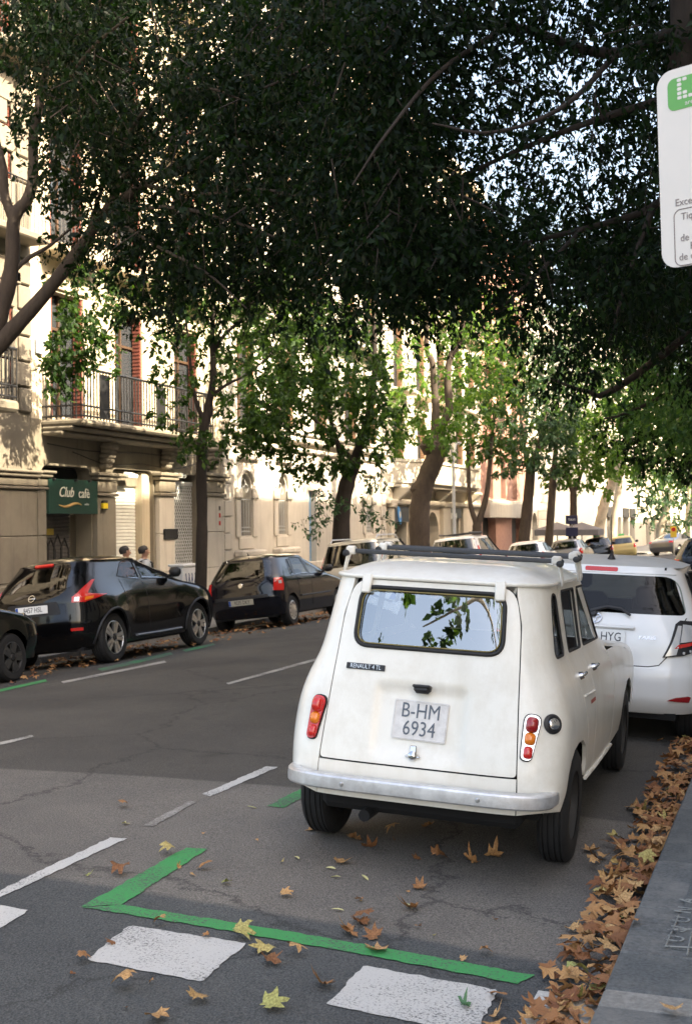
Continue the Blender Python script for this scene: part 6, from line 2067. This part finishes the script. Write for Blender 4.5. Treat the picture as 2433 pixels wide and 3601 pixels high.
# nose of a dark car at the left edge of the picture: same body turned to the lens by its own length
loc, rot = road_pose(-9.75, 10.02)
spn = dict(spec)
spn.update(paint=mat('black green car paint', (.003, .005, .005), .14, coat=.45, spec=.35), plate=None, rim_mat=mat('grime wheel', (.03, .03, .03), .5), style='spoke', lamps=())
dn = make_car('hatchback_car', 'black car nose cut off by the left edge of the picture', loc, rot, spn)
for sx in (-1, 1):
    MB().ring([Vector(shp.pf(np.array(sx * q), np.array(z))) for q, z in ((.55, .66), (.75, .67), (.88, .72), (.86, .79), (.7, .81), (.55, .78))], .012, 6).build('headlamp_rim', M_chrome, dn, 60)

# silver people carrier
shv = Shell([(.2, .80), (.45, .87), (.9, .875), (1.05, .85), (1.3, .78), (1.66, .68)], [(.2, -.6), (.45, -.72), (.9, -.72), (1.1, -.66), (1.66, -.42)],
            [(.2, 3.5), (.6, 3.6), (.85, 3.5), (.98, 3.1), (1.05, 2.8), (1.3, 2.3), (1.66, 1.7)], ar=.42, af=.5, n=4)
spv = dict(shell=shv, paint=M_silver, z0=1.655, zb=.26, wb=2.85, R=.32, tw=.2, rim=.21, style='cover', cowl=1.06, rise=.07, belt=1.08, rp=3.4,
           rear_window=rpoly([(-.80, 1.06), (.80, 1.06), (.68, 1.60), (-.68, 1.60)], .07), flush=True, gs=G_dark,
           windows=[rpoly([(-.2, 1.10), (.75, 1.09), (.75, 1.57), (-.05, 1.58)], .05), rpoly([(.82, 1.09), (1.5, 1.09), (1.5, 1.58), (.82, 1.58)], .03), rpoly([(1.58, 1.09), (2.4, 1.09), (1.95, 1.5), (1.58, 1.58)], .03)],
           lamps=[dict(poly=[(.74, .95), (.92, .95), (.92, 1.35), (.80, 1.35)], mat=M_red)], plate=None, seats=False)
loc, rot = road_pose(-10.05, 28.3)
va = make_car('people_carrier', 'silver beige people carrier with roof rails ahead of the navy hatchback', loc, rot, spv)
for sx in (-1, 1):
    MB().tube([(sx * .60, -.25, 1.68), (sx * .60, -.1, 1.765), (sx * .59, 1.2, 1.775), (sx * .58, 1.5, 1.70)], .018, 8).build('roof_rail', M_alu, va, 50)
# white van with a rack
spw = dict(spv)
spw.update(paint=M_whitec)
loc, rot = road_pose(-9.95, 37.4)
vb = make_car('delivery_van', 'white van with a dark roof rack below the lamp post', loc, rot, spw)
rk = MB()
for sx in (-.5, .5):
    rk.tube([(sx, -.2, 1.80), (sx, 1.4, 1.80)], .02, 6)
for k in range(5):
    rk.tube([(-.5, -.2 + .4 * k, 1.78), (.5, -.2 + .4 * k, 1.78)], .016, 6)
rk.build('roof_rack', M_black, vb, 50)
# further cars
spc = dict(spec)
for (nm, lab, x, y, yaw, pm) in (('hatchback_car', 'pale small car low behind the rack of the old car', -9.9, 47.5, 0, M_whitec), ('hatchback_car', 'dark grey car with dusty roof beyond the pale small car', -9.9, 56.5, 0, M_greyc),
                               ('hatchback_car', 'navy car at the right edge beyond the white hatchback', -1.66, 26.6, 0, M_bluec)):
    spc = dict(spec)
    spc.update(paint=pm, plate=None, rise=.08)
    loc, rot = road_pose(x, y, yaw)
    make_car(nm, lab, loc, rot, spc)
for i, (x, y, yaw, lab) in enumerate(((-9.9, 66.0, .15, 'black and yellow taxi with a red brake light in the sun'), (-9.6, 73.5, .12, 'white and yellow taxi with a green roof lamp'))):
    spc = dict(spec)
    spc.update(paint=mat('pale taxi paint', (.55, .46, .20), .4) if i else M_blackc, plate=None, group='taxis by the sunlit crossing')
    loc, rot = road_pose(x, y, yaw)
    tx = make_car('taxi', lab, loc, rot, spc)
    MB().box((0, .9, 1.52), (.34, .14, .11), ch=.03).build('roof_lamp', M_taxig, tx, 40)
shs = Shell([(.2, .8), (.45, .87), (.8, .88), (.95, .84), (1.1, .74), (1.33, .58)], [(.2, -.8), (.5, -.95), (.8, -.95), (.93, -.86), (.98, -.45), (1.05, -.2), (1.33, .55)],
            [(.2, 3.4), (.55, 3.5), (.75, 3.4), (.85, 3.0), (.95, 2.4), (1.1, 2.05), (1.33, 1.5)], ar=.4, af=.45, n=4)
sps = dict(shell=shs, paint=M_greyc, z0=1.33, zb=.22, wb=2.7, R=.31, tw=.2, rim=.21, style='spoke', cowl=.96, rise=.06, belt=1.0, rear_window=rpoly([(-.55, 1.06), (.55, 1.06), (.46, 1.28), (-.46, 1.28)], .05), flush=True,
           windows=[rpoly([(.5, 1.0), (1.2, .99), (1.2, 1.28), (.9, 1.27)], .04), rpoly([(1.27, .99), (2.1, .98), (1.6, 1.26), (1.27, 1.28)], .04)], lamps=[dict(poly=[(.3, .78), (.85, .76), (.85, .88), (.3, .88)], mat=M_red)], plate=None, seats=False)
loc, rot = road_pose(-7.6, 79.0, -.35)
make_car('saloon_car', 'silver grey saloon turning at the far sunlit crossing', loc, rot, sps)
# ------------------------------------------------------------------ street furniture and people
# parking sign at the right edge
sdir = Vector((math.sin(YAW + R(48)) * 1.0, -math.cos(YAW + R(48)) * 1.0, 0))     # along the panel towards the right
sn = Vector((sdir.y, -sdir.x, 0))
if sn.dot(Vector((0, -1, 0))) < 0:
    sn = -sn
SD = 3.75
pl_t, pl_b = at(2306, 262, SD), at(2330, 948, SD)
H = (pl_t - pl_b).length
Wd = .40
ctr = (pl_t + pl_b) / 2 + sdir * Wd / 2
upv = (pl_t - pl_b).normalized()
M = frame(ctr, sdir, sn)
M2 = Matrix.Identity(4)
yv = upv
zv = sdir.cross(yv).normalized()
if zv.dot(sn) < 0:
    zv = -zv
for i in range(3):
    M2[i][0], M2[i][1], M2[i][2], M2[i][3] = sdir[i], yv[i], zv[i], ctr[i]
ps = empty('parking_sign', (0, 0, 0))
base = ctr + sdir * .12 - sn * .045
base.z = rwz(base.x, base.y)
ps.location = base
tag(ps, 'white parking sign with green emblem cut off by the right edge', 'sign')
inv = Matrix.Translation(-base)
M_sign = mat('white sign enamel', (.66, .63, .60), .4, var=.03, scale=4)
M_sgrn = mat('sign green', (.12, .36, .09), .5)
M_sgry = mat('sign lettering grey', (.20, .17, .17), .6)
pn = MB().prism(rrect(Wd, H, .05, 7), .004, None, -.004).build('panel', M_sign, ps, 30)
pn.matrix_local = inv @ M2
L0, T0 = -Wd / 2, H / 2
gx, gy, gw, gh = L0 + .112, T0 - .078, .15, .098
MB().prism(rrect(gw, gh, .022, 5, gx, gy), .0055, None, .0045).build('emblem', M_sgrn, pn)
dots = MB()
for i in range(5):
    for j in range(5):
        if (i - 2) ** 2 + (j - 2.4) ** 2 < 2.6:
            continue
        dots.prism(rrect(.014, .010, .003, 2, gx - .036 + i * .018, gy - .014 + j * .0135), .0065, None, .0055)
dots.build('emblem_grid', M_sign, pn)
link('lettering', text_mesh('area', .020, .0004, 1.1), M_sign, pn, (gx, gy - .034, .0062))
def stx(t, x, y, s_): link('lettering', text_mesh(t, s_, .0004, .95, 'LEFT'), M_sgry, pn, (x, y, .0052))
stx('Excepte', L0 + .050, T0 - .410, .031)
stx('Tiquet', L0 + .068, T0 - .455, .031)
stx('de dl', L0 + .064, T0 - .520, .031)
stx('Res', L0 + .095, T0 - .548, .031)
stx('de dl', L0 + .058, T0 - .578, .031)
MB().ring([Vector((x, y, .0046)) for x, y in rrect(.30, .172, .022, 5, L0 + .045 + .15, T0 - .517)], .0016, 4).build('text_frame', M_sgry, pn)
MB().tube([Vector((L0 + .128, T0 - .36, .0046)), Vector((L0 + .128, T0 - .19, .0046)), Vector((L0 + .14, T0 - .175, .0046)), Vector((L0 + .3, T0 - .175, .0046))], .0018, 4).build('symbol_frame', M_sgry, pn)
MB().tube([(0, 0, -.1), (0, 0, ctr.z - base.z + H / 2 + .05)], .03, 14).build('post', mat('galvanised post', (.32, .33, .33), .45, .6), ps, 50)
cl = MB()
for q in (-.18, .18):
    cl.box(Vector((0, 0, ctr.z - base.z + q)) + sn * .004, (.072, .066, .03), ch=.008)
cl.build('bracket', M_alu, ps)

# lamp post
lx = -11.25
ly = lx / (pix(1594, 1700)[0]) * pix(1594, 1700)[1]
lp = tag(empty('street_lamp', (lx, ly, lwz(lx, ly))), 'slim grey lamp post with forked top before the bowed balcony', 'street lamp')
hz = 4.35
b = MB().lathe([(.10, 0), (.10, .5), (.075, .6), (.065, 2.2), (.05, hz)], 14)
b.build('post', mat('grey lamp paint', (.40, .41, .42), .5), lp, 50)
b = MB()
for a in (-1, 1):
    b.tube([(0, 0, hz - .1), (0, a * .12, hz + .25), (0, a * .42, hz + .62), (0, a * .52, hz + .66)], [.04, .035, .028, .025], 8)
b.build('arm', MATS['grey lamp paint'], lp, 50)
for a in (-1, 1):
    MB().box((0, a * .72, hz + .66), (.16, .42, .09), ch=.03).build('lamp_head', MATS['grey lamp paint'], lp, 40)

# café parasols
M_par = mat('grey parasol cloth', (.16, .155, .16), .9, var=.1)
def parasol(px_, y, lab, wid):
    d = pix(px_, 1860)
    x = d[0] / d[1] * y
    z0 = lwz(LKX, y) if x < LKX else rz(x, y)
    r_ = tag(empty('parasol', (x, y, z0)), lab, 'parasol', 'café parasols')
    h0, h1 = CAMZ + (pix(px_, 1862)[2] / d[1]) * y - z0, CAMZ + (pix(px_, 1836)[2] / d[1]) * y - z0
    vs = [(0, 0, h1)] + [(sx * wid, sy * wid, h0) for sx, sy in ((-1, -1), (1, -1), (1, 1), (-1, 1))] + [(sx * wid, sy * wid, h0 - .32) for sx, sy in ((-1, -1), (1, -1), (1, 1), (-1, 1))]
    MB().add(vs, [(0, 1, 2), (0, 2, 3), (0, 3, 4), (0, 4, 1), (1, 5, 6, 2), (2, 6, 7, 3), (3, 7, 8, 4), (4, 8, 5, 1)]).build('canopy', M_par, r_)
    MB().lathe([(.03, 0), (.03, h1)], 8).build('pole', M_iron, r_)
    MB().lathe([(.0, .12), (.35, .1), (.36, 0)], 12).build('base', M_iron, r_)
parasol(1958, 66, 'left grey café parasol with a dark valance beside the straight trunk', 1.05)
parasol(2044, 66.5, 'right grey café parasol with a dark valance beside the signs', 1.05)
# taxi rank sign
d = pix(2010, 1850)
y = 58.0
x = d[0] / d[1] * y
sgn = tag(empty('street_sign', (x, y, lwz(LKX, y) if x < LKX else rz(x, y))), 'two stacked navy panels on a pole before the parasols', 'sign')
zz = CAMZ + d[2] / d[1] * y - sgn.location.z
MB().lathe([(.04, 0), (.04, zz + .5)], 8).build('pole', M_alu, sgn)
for q in (-.28, .30):
    MB().box((0, -.06, zz + q), (.58, .03, .42), ch=.01).build('panel', mat('navy panel', (.01, .012, .05), .5), sgn)
link('lettering', text_mesh('TAXI', .16, .004), M_plate, sgn, (0, -.08, zz + .30), (R(90), 0, 0))
# yellow no-parking sign in the distance
d = pix(2367, 1876)
y = 76.0
x = d[0] / d[1] * y
sgn = tag(empty('street_sign', (x, y, rz(x, y))), 'small yellow sign with a red disc in front of the plane tree', 'sign')
zz = CAMZ + d[2] / d[1] * y - sgn.location.z
MB().lathe([(.035, 0), (.035, zz + .3)], 8).build('pole', M_alu, sgn)
MB().box((0, -.05, zz + .1), (.36, .03, .66), ch=.01).build('panel', M_yellowc, sgn)
MB().lathe([(.0, .02), (.12, .02), (.13, 0)], 18, Matrix.Translation((0, -.07, zz + .25)) @ Matrix.Rotation(PI / 2, 4, 'X')).build('disc', M_red, sgn)
# utility cabinet with graffiti by the lattice gate
yq, zq_ = fac(655, 2040, -13.2)
cb = tag(empty('utility_cabinet', (-13.2, yq, lwz(-13.2, yq))), 'pale grey utility cabinet with scrawled marks beside the slender tree', 'cabinet')
M_cab = mat('pale cabinet paint', (.50, .52, .54), .5, var=.1)
MB().box((0, 0, .55), (.35, .95, 1.1), ch=.02).build('case', M_cab, cb)
MB().box((0, 0, 1.13), (.40, 1.0, .06), ch=.015).build('lid', M_cab, cb)
b = MB()
for k in range(5):
    b.tube([(.182, -.35 + .15 * k, .95), (.182, -.28 + .15 * k, .55 + .1 * (k % 2)), (.182, -.18 + .15 * k, .9)], .012, 4)
b.build('scrawl', mat('blue marker', (.03, .06, .15), .6), cb)

# people
def person(name, label, x, y, h, facing, shirt, pants, skin, hair, group='people walking on the far pavement', gz=None, bag=False):
    z = lwz(x, y) if gz is None else gz
    root = tag(empty(name, (x, y, z), (0, 0, facing)), label, 'person', group)
    k = h / 1.75
    pts, edges, rad = [], [], []
    def v(p, r_, par=None):
        pts.append(tuple(c * k for c in p))
        rad.append(r_ * k)
        if par is not None:
            edges.append((par, len(pts) - 1))
        return len(pts) - 1
    pel = v((0, 0, .95), .15)
    wa = v((0, -.01, 1.10), .135, pel)
    chs = v((0, 0, 1.30), .155, wa)
    nk0 = v((0, .0, 1.45), .085, chs)
    nk = v((0, .015, 1.52), .055, nk0)
    h0 = v((0, .03, 1.60), .082, nk)
    h1 = v((0, .02, 1.68), .088, h0)
    v((0, .015, 1.725), .05, h1)
    for sd in (-1, 1):
        sh_ = v((sd * .19, 0, 1.40), .062, chs)
        el = v((sd * .24, -.03, 1.13), .046, sh_)
        wr = v((sd * .23, .07, .90), .034, el)
        v((sd * .22, .11, .80), .036, wr)
        hp = v((sd * .095, 0, .88), .10, pel)
        kn = v((sd * .10, sd * .10, .48), .066, hp)
        an = v((sd * .10, sd * .10 - .06, .09), .045, kn)
        v((sd * .105, sd * .10 + .10, .045), .04, an)
    me = bpy.data.meshes.new(name)
    me.from_pydata(pts, edges, [])
    o = link('body', me, skin, root)
    sk = o.modifiers.new('skin', 'SKIN')
    for i, r_ in enumerate(rad):
        me.skin_vertices[0].data[i].radius = (r_, r_ * (.72 if i in (1, 2, 0) else 1))
    me.skin_vertices[0].data[0].use_root = True
    o.modifiers.new('smooth', 'SUBSURF').levels = 2
    o.modifiers['smooth'].render_levels = 2
    b = MB().tube([(0, 0, 1.49 * k), (0, 0, 1.44 * k), (0, 0, 1.36 * k), (0, 0, 1.15 * k), (0, 0, .92 * k)], [.075 * k, .15 * k, .205 * k, .19 * k, .20 * k], 16, flat=.70)
    for sd in (-1, 1):
        b.tube([(sd * .15 * k, 0, 1.42 * k), (sd * .22 * k, -.01, 1.32 * k), (sd * .245 * k, -.03 * k, 1.14 * k)], [.085 * k, .08 * k, .07 * k], 10)
    b.build('shirt', shirt, root, 60)
    b = MB()
    for sd in (-1, 1):
        b.tube([(sd * .09 * k, 0, .98 * k), (sd * .10 * k, sd * .04 * k, .74 * k), (sd * .10 * k, sd * .10 * k, .48 * k), (sd * .10 * k, (sd * .10 - .05) * k, .12 * k)], [.125 * k, .11 * k, .085 * k, .07 * k], 12)
    b.build('trousers', pants, root, 60)
    hr = MB()
    for i in range(5):
        t = i / 4
    hr.lathe([(.098 * k, -.02), (.104 * k, .03), (.094 * k, .075), (.06 * k, .11), (.0, .122)], 18, Matrix.Translation((0, -.004, 1.635 * k)) @ Matrix.Rotation(R(18), 4, 'X') @ Matrix.Diagonal((.86, 1.06, 1, 1)))
    hr.build('hair', hair, root, 60)
    fc = MB().lathe([(0, .014), (.016, .0), (.02, -.03), (0, -.034)], 8, Matrix.Translation((0, .115 * k, 1.625 * k)))
    for sd in (-1, 1):
        fc.lathe([(0, .03), (.016, .02), (.018, -.02), (0, -.03)], 8, Matrix.Translation((sd * .085 * k, .02, 1.635 * k)))
    fc.build('face', skin, root, 60)
    ey = MB()
    for sd in (-1, 1):
        ey.lathe([(0, .008), (.009, 0), (0, -.008)], 8, Matrix.Translation((sd * .034 * k, .108 * k, 1.655 * k)))
    ey.box((0, .108 * k, 1.575 * k), (.045, .012, .008))
    ey.build('eyes_and_mouth', hair, root)
    hd = MB()
    for sd in (-1, 1):
        for f_ in range(5):
            a = (f_ - 1.5) * .022
            if f_ == 4:
                hd.tube([(sd * .205 * k, .125 * k, .80 * k), (sd * .185 * k, .155 * k, .765 * k)], .009, 5)
            else:
                hd.tube([(sd * .222 * k, (.11 + a) * k, .78 * k), (sd * .224 * k, (.118 + a * 1.1) * k, (.725 + abs(f_ - 1.3) * .008) * k), (sd * .212 * k, (.128 + a) * k, (.695 + abs(f_ - 1.3) * .012) * k)], .0085, 5)
    hd.build('fingers', skin, root, 60)
    if bag:
        MB().box((0, -.19 * k, 1.22 * k), (.28, .14, .40), ch=.05).build('backpack', M_iron, root, 40)
        b = MB()
        for sd in (-1, 1):
            b.tube([(sd * .11, -.12, 1.42 * k), (sd * .115, 0, 1.47 * k), (sd * .12, .13, 1.40 * k), (sd * .12, .15, 1.2 * k)], .02, 6)
        b.build('strap', M_iron, root)
    return root
SK = mat('skin', (.36, .20, .13), .55)
HR_ = mat('dark hair', (.012, .009, .008), .6)
def ped(px_, py_, dep, lab, h, shirt, bag, pants, facing=-.75):
    p = at(px_, py_, dep)
    z = lwz(p.x, p.y)
    return person('person', lab, p.x, p.y, p.z - z, facing, shirt, pants, SK, HR_, bag=bag)
ped(440, 1921, 23.2, 'dark haired person in a rust top walking past the white shutter, left of the pair', 1.6, mat('rust top', (.30, .10, .06), .9), False, mat('dark jeans', (.02, .025, .04), .9))
ped(506, 1920, 23.6, 'dark haired person in a grey shirt with a backpack, right of the pair', 1.6, mat('grey shirt', (.38, .40, .42), .9), True, MATS['dark jeans'])
ped(1500, 1912, 44, 'far person in an orange top by the old knobbly tree', 1.6, mat('orange top', (.55, .16, .05), .9), False, MATS['dark jeans'])
ped(1872, 1912, 64, 'far person in dark clothes by the arched window, left one', 1.6, mat('dark top', (.03, .03, .035), .9), False, MATS['dark jeans'])
ped(1897, 1918, 66, 'far person in dark clothes beside the straight trunk, right one', 1.6, MATS['dark top'], False, MATS['dark jeans'])
# ------------------------------------------------------------------ fallen leaves
def leaf_mat():
    mt, t, p, o = nodes_of('dry plane leaf')
    L = t.links.new
    oi = t.nodes.new('ShaderNodeObjectInfo')
    rp = t.nodes.new('ShaderNodeValToRGB')
    cr = rp.color_ramp
    cols = [(0, (.20, .085, .03)), (.2, (.36, .18, .065)), (.45, (.47, .27, .105)), (.7, (.50, .32, .14)), (.86, (.32, .15, .065)), (.93, (.44, .37, .13)), (1, (.30, .33, .10))]
    cr.elements[0].position, cr.elements[0].color = 0, (*cols[0][1], 1)
    cr.elements[1].position, cr.elements[1].color = 1, (*cols[-1][1], 1)
    for q, c in cols[1:-1]:
        e = cr.elements.new(q)
        e.color = (*c, 1)
    L(oi.outputs['Random'], rp.inputs[0])
    tc = t.nodes.new('ShaderNodeTexCoord')
    nz = t.nodes.new('ShaderNodeTexNoise'); nz.inputs['Scale'].default_value = 16; nz.inputs['Detail'].default_value = 5
    L(tc.outputs['Object'], nz.inputs['Vector'])
    r2 = t.nodes.new('ShaderNodeValToRGB')
    r2.color_ramp.elements[0].position = .35; r2.color_ramp.elements[0].color = (.55, .5, .45, 1)
    r2.color_ramp.elements[1].position = .65; r2.color_ramp.elements[1].color = (1.15, 1.15, 1.15, 1)
    L(nz.outputs[0], r2.inputs[0])
    mx = t.nodes.new('ShaderNodeMix'); mx.data_type = 'RGBA'; mx.blend_type = 'MULTIPLY'; mx.inputs[0].default_value = 1
    L(rp.outputs[0], mx.inputs[6]); L(r2.outputs[0], mx.inputs[7])
    L(mx.outputs[2], p.inputs['Base Color'])
    p.inputs['Roughness'].default_value = .7
    return mt
M_leaf = leaf_mat()
M_leafg = mat('green fallen leaf', (.05, .14, .05), .5, var=.3, scale=20)
M_leafy = mat('pale yellow leaf', (.50, .47, .22), .6, var=.2, scale=20)
def plane_leaf(seed):
    r_ = random.Random(seed)
    tips = [(-150, .55), (-95, .80), (-48, .95), (0, 1.08), (48, .95), (95, .80), (150, .55)]
    ol = []
    for i, (a, rr) in enumerate(tips):
        rr *= r_.uniform(.85, 1.1)
        a += r_.uniform(-7, 7)
        ol.append((a, rr))
        if i < len(tips) - 1:
            a2 = (a + tips[i + 1][0]) / 2
            ol.append((a + (a2 - a) * .5, rr * .74))
            ol.append((a2, .54 * r_.uniform(.85, 1.15)))
            ol.append((a2 + (tips[i + 1][0] - a2) * .55, tips[i + 1][1] * .74))
    ol.append((180, .18))
    if seed % 4 == 3:                                     # torn leaf
        ol = [(a, rr * (.35 if a > 60 else 1.0)) for a, rr in ol]
    cu, cv_, tw = r_.uniform(-.8, 1.3), r_.uniform(-.5, 1.6), r_.uniform(-.7, .7)
    vs = [(0, 0, 0)]
    n = len(ol)
    def bend(x, y):
        z = cu * x * x * .8 + cv_ * abs(y) * .35 * (abs(y) + .1) + tw * x * y + .06 * math.sin(x * 7 + seed) * math.cos(y * 6)
        return (x * .5, y * .5, z * .5)
    for k in (.5, 1.0):
        for a, rr in ol:
            vs.append(bend(rr * k * math.cos(R(a)), rr * k * math.sin(R(a))))
    fs = [(0, 1 + i, 1 + (i + 1) % n) for i in range(n)]
    for i in range(n):
        fs.append((1 + i, 1 + n + i, 1 + n + (i + 1) % n, 1 + (i + 1) % n))
    z0 = min(v[2] for v in vs)
    vs = [(x, y, z - z0) for x, y, z in vs]
    me = bpy.data.meshes.new('fallen_leaf')
    me.from_pydata(vs, [], fs)
    me.shade_smooth()
    return me
LEAVES = [plane_leaf(s) for s in range(20)]
def small_leaf():
    ol = [(-.5, 0), (-.3, .13), (0, .18), (.3, .12), (.55, 0), (.3, -.12), (0, -.18), (-.3, -.13)]
    me = bpy.data.meshes.new('leaflet')
    me.from_pydata([(0, 0, .02)] + [(x, y, abs(y) * .5) for x, y in ol], [], [(0, 1 + i, 1 + (i + 1) % 8) for i in range(8)])
    return me
SML = small_leaf()
def drop(p, size, mesh=None, mt=None, tilt=.25, label='brown plane leaf lying loose on the open asphalt', group='loose leaves on the asphalt', lift=.006):
    me = mesh or random.choice(LEAVES)
    o = bpy.data.objects.new('fallen_leaf', me)
    COL.objects.link(o)
    if not me.materials:
        me.materials.append(M_leaf)
    if mt:
        o.material_slots[0].link = 'OBJECT'
        o.material_slots[0].material = mt
    o.location = (p[0], p[1], p[2] + lift + .12 * size * abs(tilt))
    o.rotation_euler = (random.uniform(-tilt, tilt), random.uniform(-tilt, tilt), random.uniform(0, 2 * PI))
    o.scale = (size * random.uniform(.85, 1.15), size * random.uniform(.8, 1.1), size * random.uniform(.7, 1.5))
    tag(o, label, 'leaf', group)
    return o
for me in LEAVES:
    me.materials.append(M_leaf)
SML.materials.append(M_leafy)
def c6(x, y): return x * .828, 2500 + y * .828
def c7(x, y): return 1200 + x * .7854, 2500 + y * .7854
big = [c6(*q) for q in ((512, 412), (715, 607), (505, 697), (885, 677), (965, 735), (690, 912), (475, 992), (345, 1068), (1020, 965), (1135, 1025), (1255, 1035), (1135, 1072), (545, 1182), (835, 1242), (1150, 1268), (1375, 1172), (660, 1318), (1335, 508), (1495, 553), (1440, 650), (1210, 790), (1530, 905), (1490, 950))]
big += [c7(*q) for q in ((65, 580), (130, 622), (240, 555), (430, 670), (680, 663), (590, 692), (350, 800), (325, 895), (110, 945), (40, 995), (150, 1020), (170, 1085), (640, 1095), (700, 1300), (680, 1375), (345, 672), (395, 520))]
for i, q in enumerate(big):
    small = i in (4, 5, 6, 7, 20, 35, 37, 38)
    drop(road(*q), random.uniform(.112, .138) if not small else random.uniform(.07, .09), tilt=.35)
for q in (c6(650, 1160), c6(540, 1268), c6(310, 1125), c6(1095, 555), c6(870, 525), c6(1195, 650), c6(1530, 810), c6(760, 675), c6(370, 705), c6(880, 965), c6(820, 700), c7(340, 972), c7(540, 1120), c7(235, 585), c7(300, 820), c7(85, 855), c7(420, 1015), c7(685, 940)):
    drop(road(*q), random.uniform(.03, .05), tilt=.5, label='tiny brown leaf scrap on the open asphalt', group='leaf scraps on the asphalt')
drop(road(*c6(525, 485)), .085, None, M_leafy, .2, 'yellow green leaf lying left of the worn lane dashes', None)
drop(road(*c7(545, 1335)), .09, None, M_leafg, .3, 'green leaf beside the right crossing block', None)
for q in (c6(1260, 630), c6(1405, 675), c6(1435, 852), c6(1070, 415), c7(300, 880), c6(1425, 712), c6(1550, 715)):
    drop(road(*q), .055, SML, None, .25, 'small pale oval leaflet on the open asphalt', 'pale leaflets on the asphalt')
drop(rwpt(*c7(1320, 945)), .12, LEAVES[3], None, .2, 'brown leaf lying alone on the dark kerb stones', None, .01)
drop(rwpt(2370, 3565), .11, None, None, .2, 'brown leaf at the lower right corner of the pavement', None, .01)
DL, DG = 'brown plane leaf in the drift along the right kerb', 'leaf drift along the right kerb'
cnt = 0
rr = random.Random(5)
tries = 0
while cnt < 215 and tries < 6000:
    tries += 1
    y = 3.36 + (13.5 - 3.36) * rr.random() ** 1.25
    wdt = .11 + .13 * (.5 + .5 * math.sin(y * 2.1 + 1)) + .13 * (.5 + .5 * math.sin(y * 5.3))
    if 3.3 < y < 4.3:
        wdt *= 1.5
    x = KX - .04 - wdt * rr.random() ** 1.6
    h = rr.random() * .04 * max(0, 1 - (KX - x) / .40)
    if -1.14 > x and 5.6 < y < 9.2:
        continue
    drop((x, y, rz(x, y) + h), rr.uniform(.09, .14), tilt=.42, label=DL, group=DG)
    cnt += 1
drop((KX - .36, 3.62, rz(KX, 3.6) + .05), .13, None, M_leafg, .3, 'dark green leaf lying on top of the kerb leaf drift', None)
for k in range(3):
    y = rr.uniform(2.7, 3.1)
    drop((KX - rr.uniform(.05, .28), y, rz(KX - .15, y) + .012), rr.uniform(.09, .13), tilt=.3, label='brown leaf on the pale granite gutter stone', group='leaves on the gutter stones')
# the rest of the drifts, too far or too many to count
def litter(name, n, xr, yr_, zf, size, seed, label):
    g_ = np.random.default_rng(seed)
    V, F, b = [], [], 0
    base = [np.array([v.co[:] for v in me.vertices]) for me in LEAVES[:4]]
    fac_ = [[tuple(p.vertices) for p in me.polygons] for me in LEAVES[:4]]
    for i in range(n):
        k = int(g_.integers(4))
        x = xr[0] + (xr[1] - xr[0]) * g_.random() ** 1.5
        y = g_.uniform(*yr_)
        Rm = np.array(Matrix.Rotation(g_.uniform(0, 6.28), 3, 'Z') @ Matrix.Rotation(g_.uniform(-.4, .4), 3, 'X'))
        P = base[k] @ Rm.T * g_.uniform(*size) + [x, y, zf(x, y) + .008 + .03 * g_.random()]
        V.append(P)
        F += [tuple(j + b for j in q) for q in fac_[k]]
        b += len(P)
    me = bpy.data.meshes.new(name)
    me.from_pydata(np.vstack(V).tolist(), [], F)
    return tag(link(name, me, M_litter), label, 'leaves', kind='stuff')
def litter_mat():
    mt, t, p, o = nodes_of('leaf litter')
    geo = t.nodes.new('ShaderNodeNewGeometry')
    rp = t.nodes.new('ShaderNodeValToRGB')
    rp.color_ramp.elements[0].color = (.15, .055, .02, 1)
    rp.color_ramp.elements[1].color = (.40, .23, .09, 1)
    e = rp.color_ramp.elements.new(.5)
    e.color = (.29, .135, .05, 1)
    t.links.new(geo.outputs['Random Per Island'], rp.inputs[0])
    t.links.new(rp.outputs[0], p.inputs['Base Color'])
    p.inputs['Roughness'].default_value = .75
    return mt
M_litter = litter_mat()
litter('leaf_litter', 560, (KX - .02, KX - .25), (3.42, 14), rz, (.09, .15), 3, 'deep brown leaf litter packed against the right kerb')
litter('leaf_litter', 300, (KX - .03, KX - .5), (14, 40), rz, (.09, .13), 8, 'brown leaf litter far along the right kerb')
litter('leaf_litter', 900, (LKX + .02, LKX + 2.3), (9, 33), rz, (.08, .13), 4, 'orange leaf litter under the cars along the left kerb')
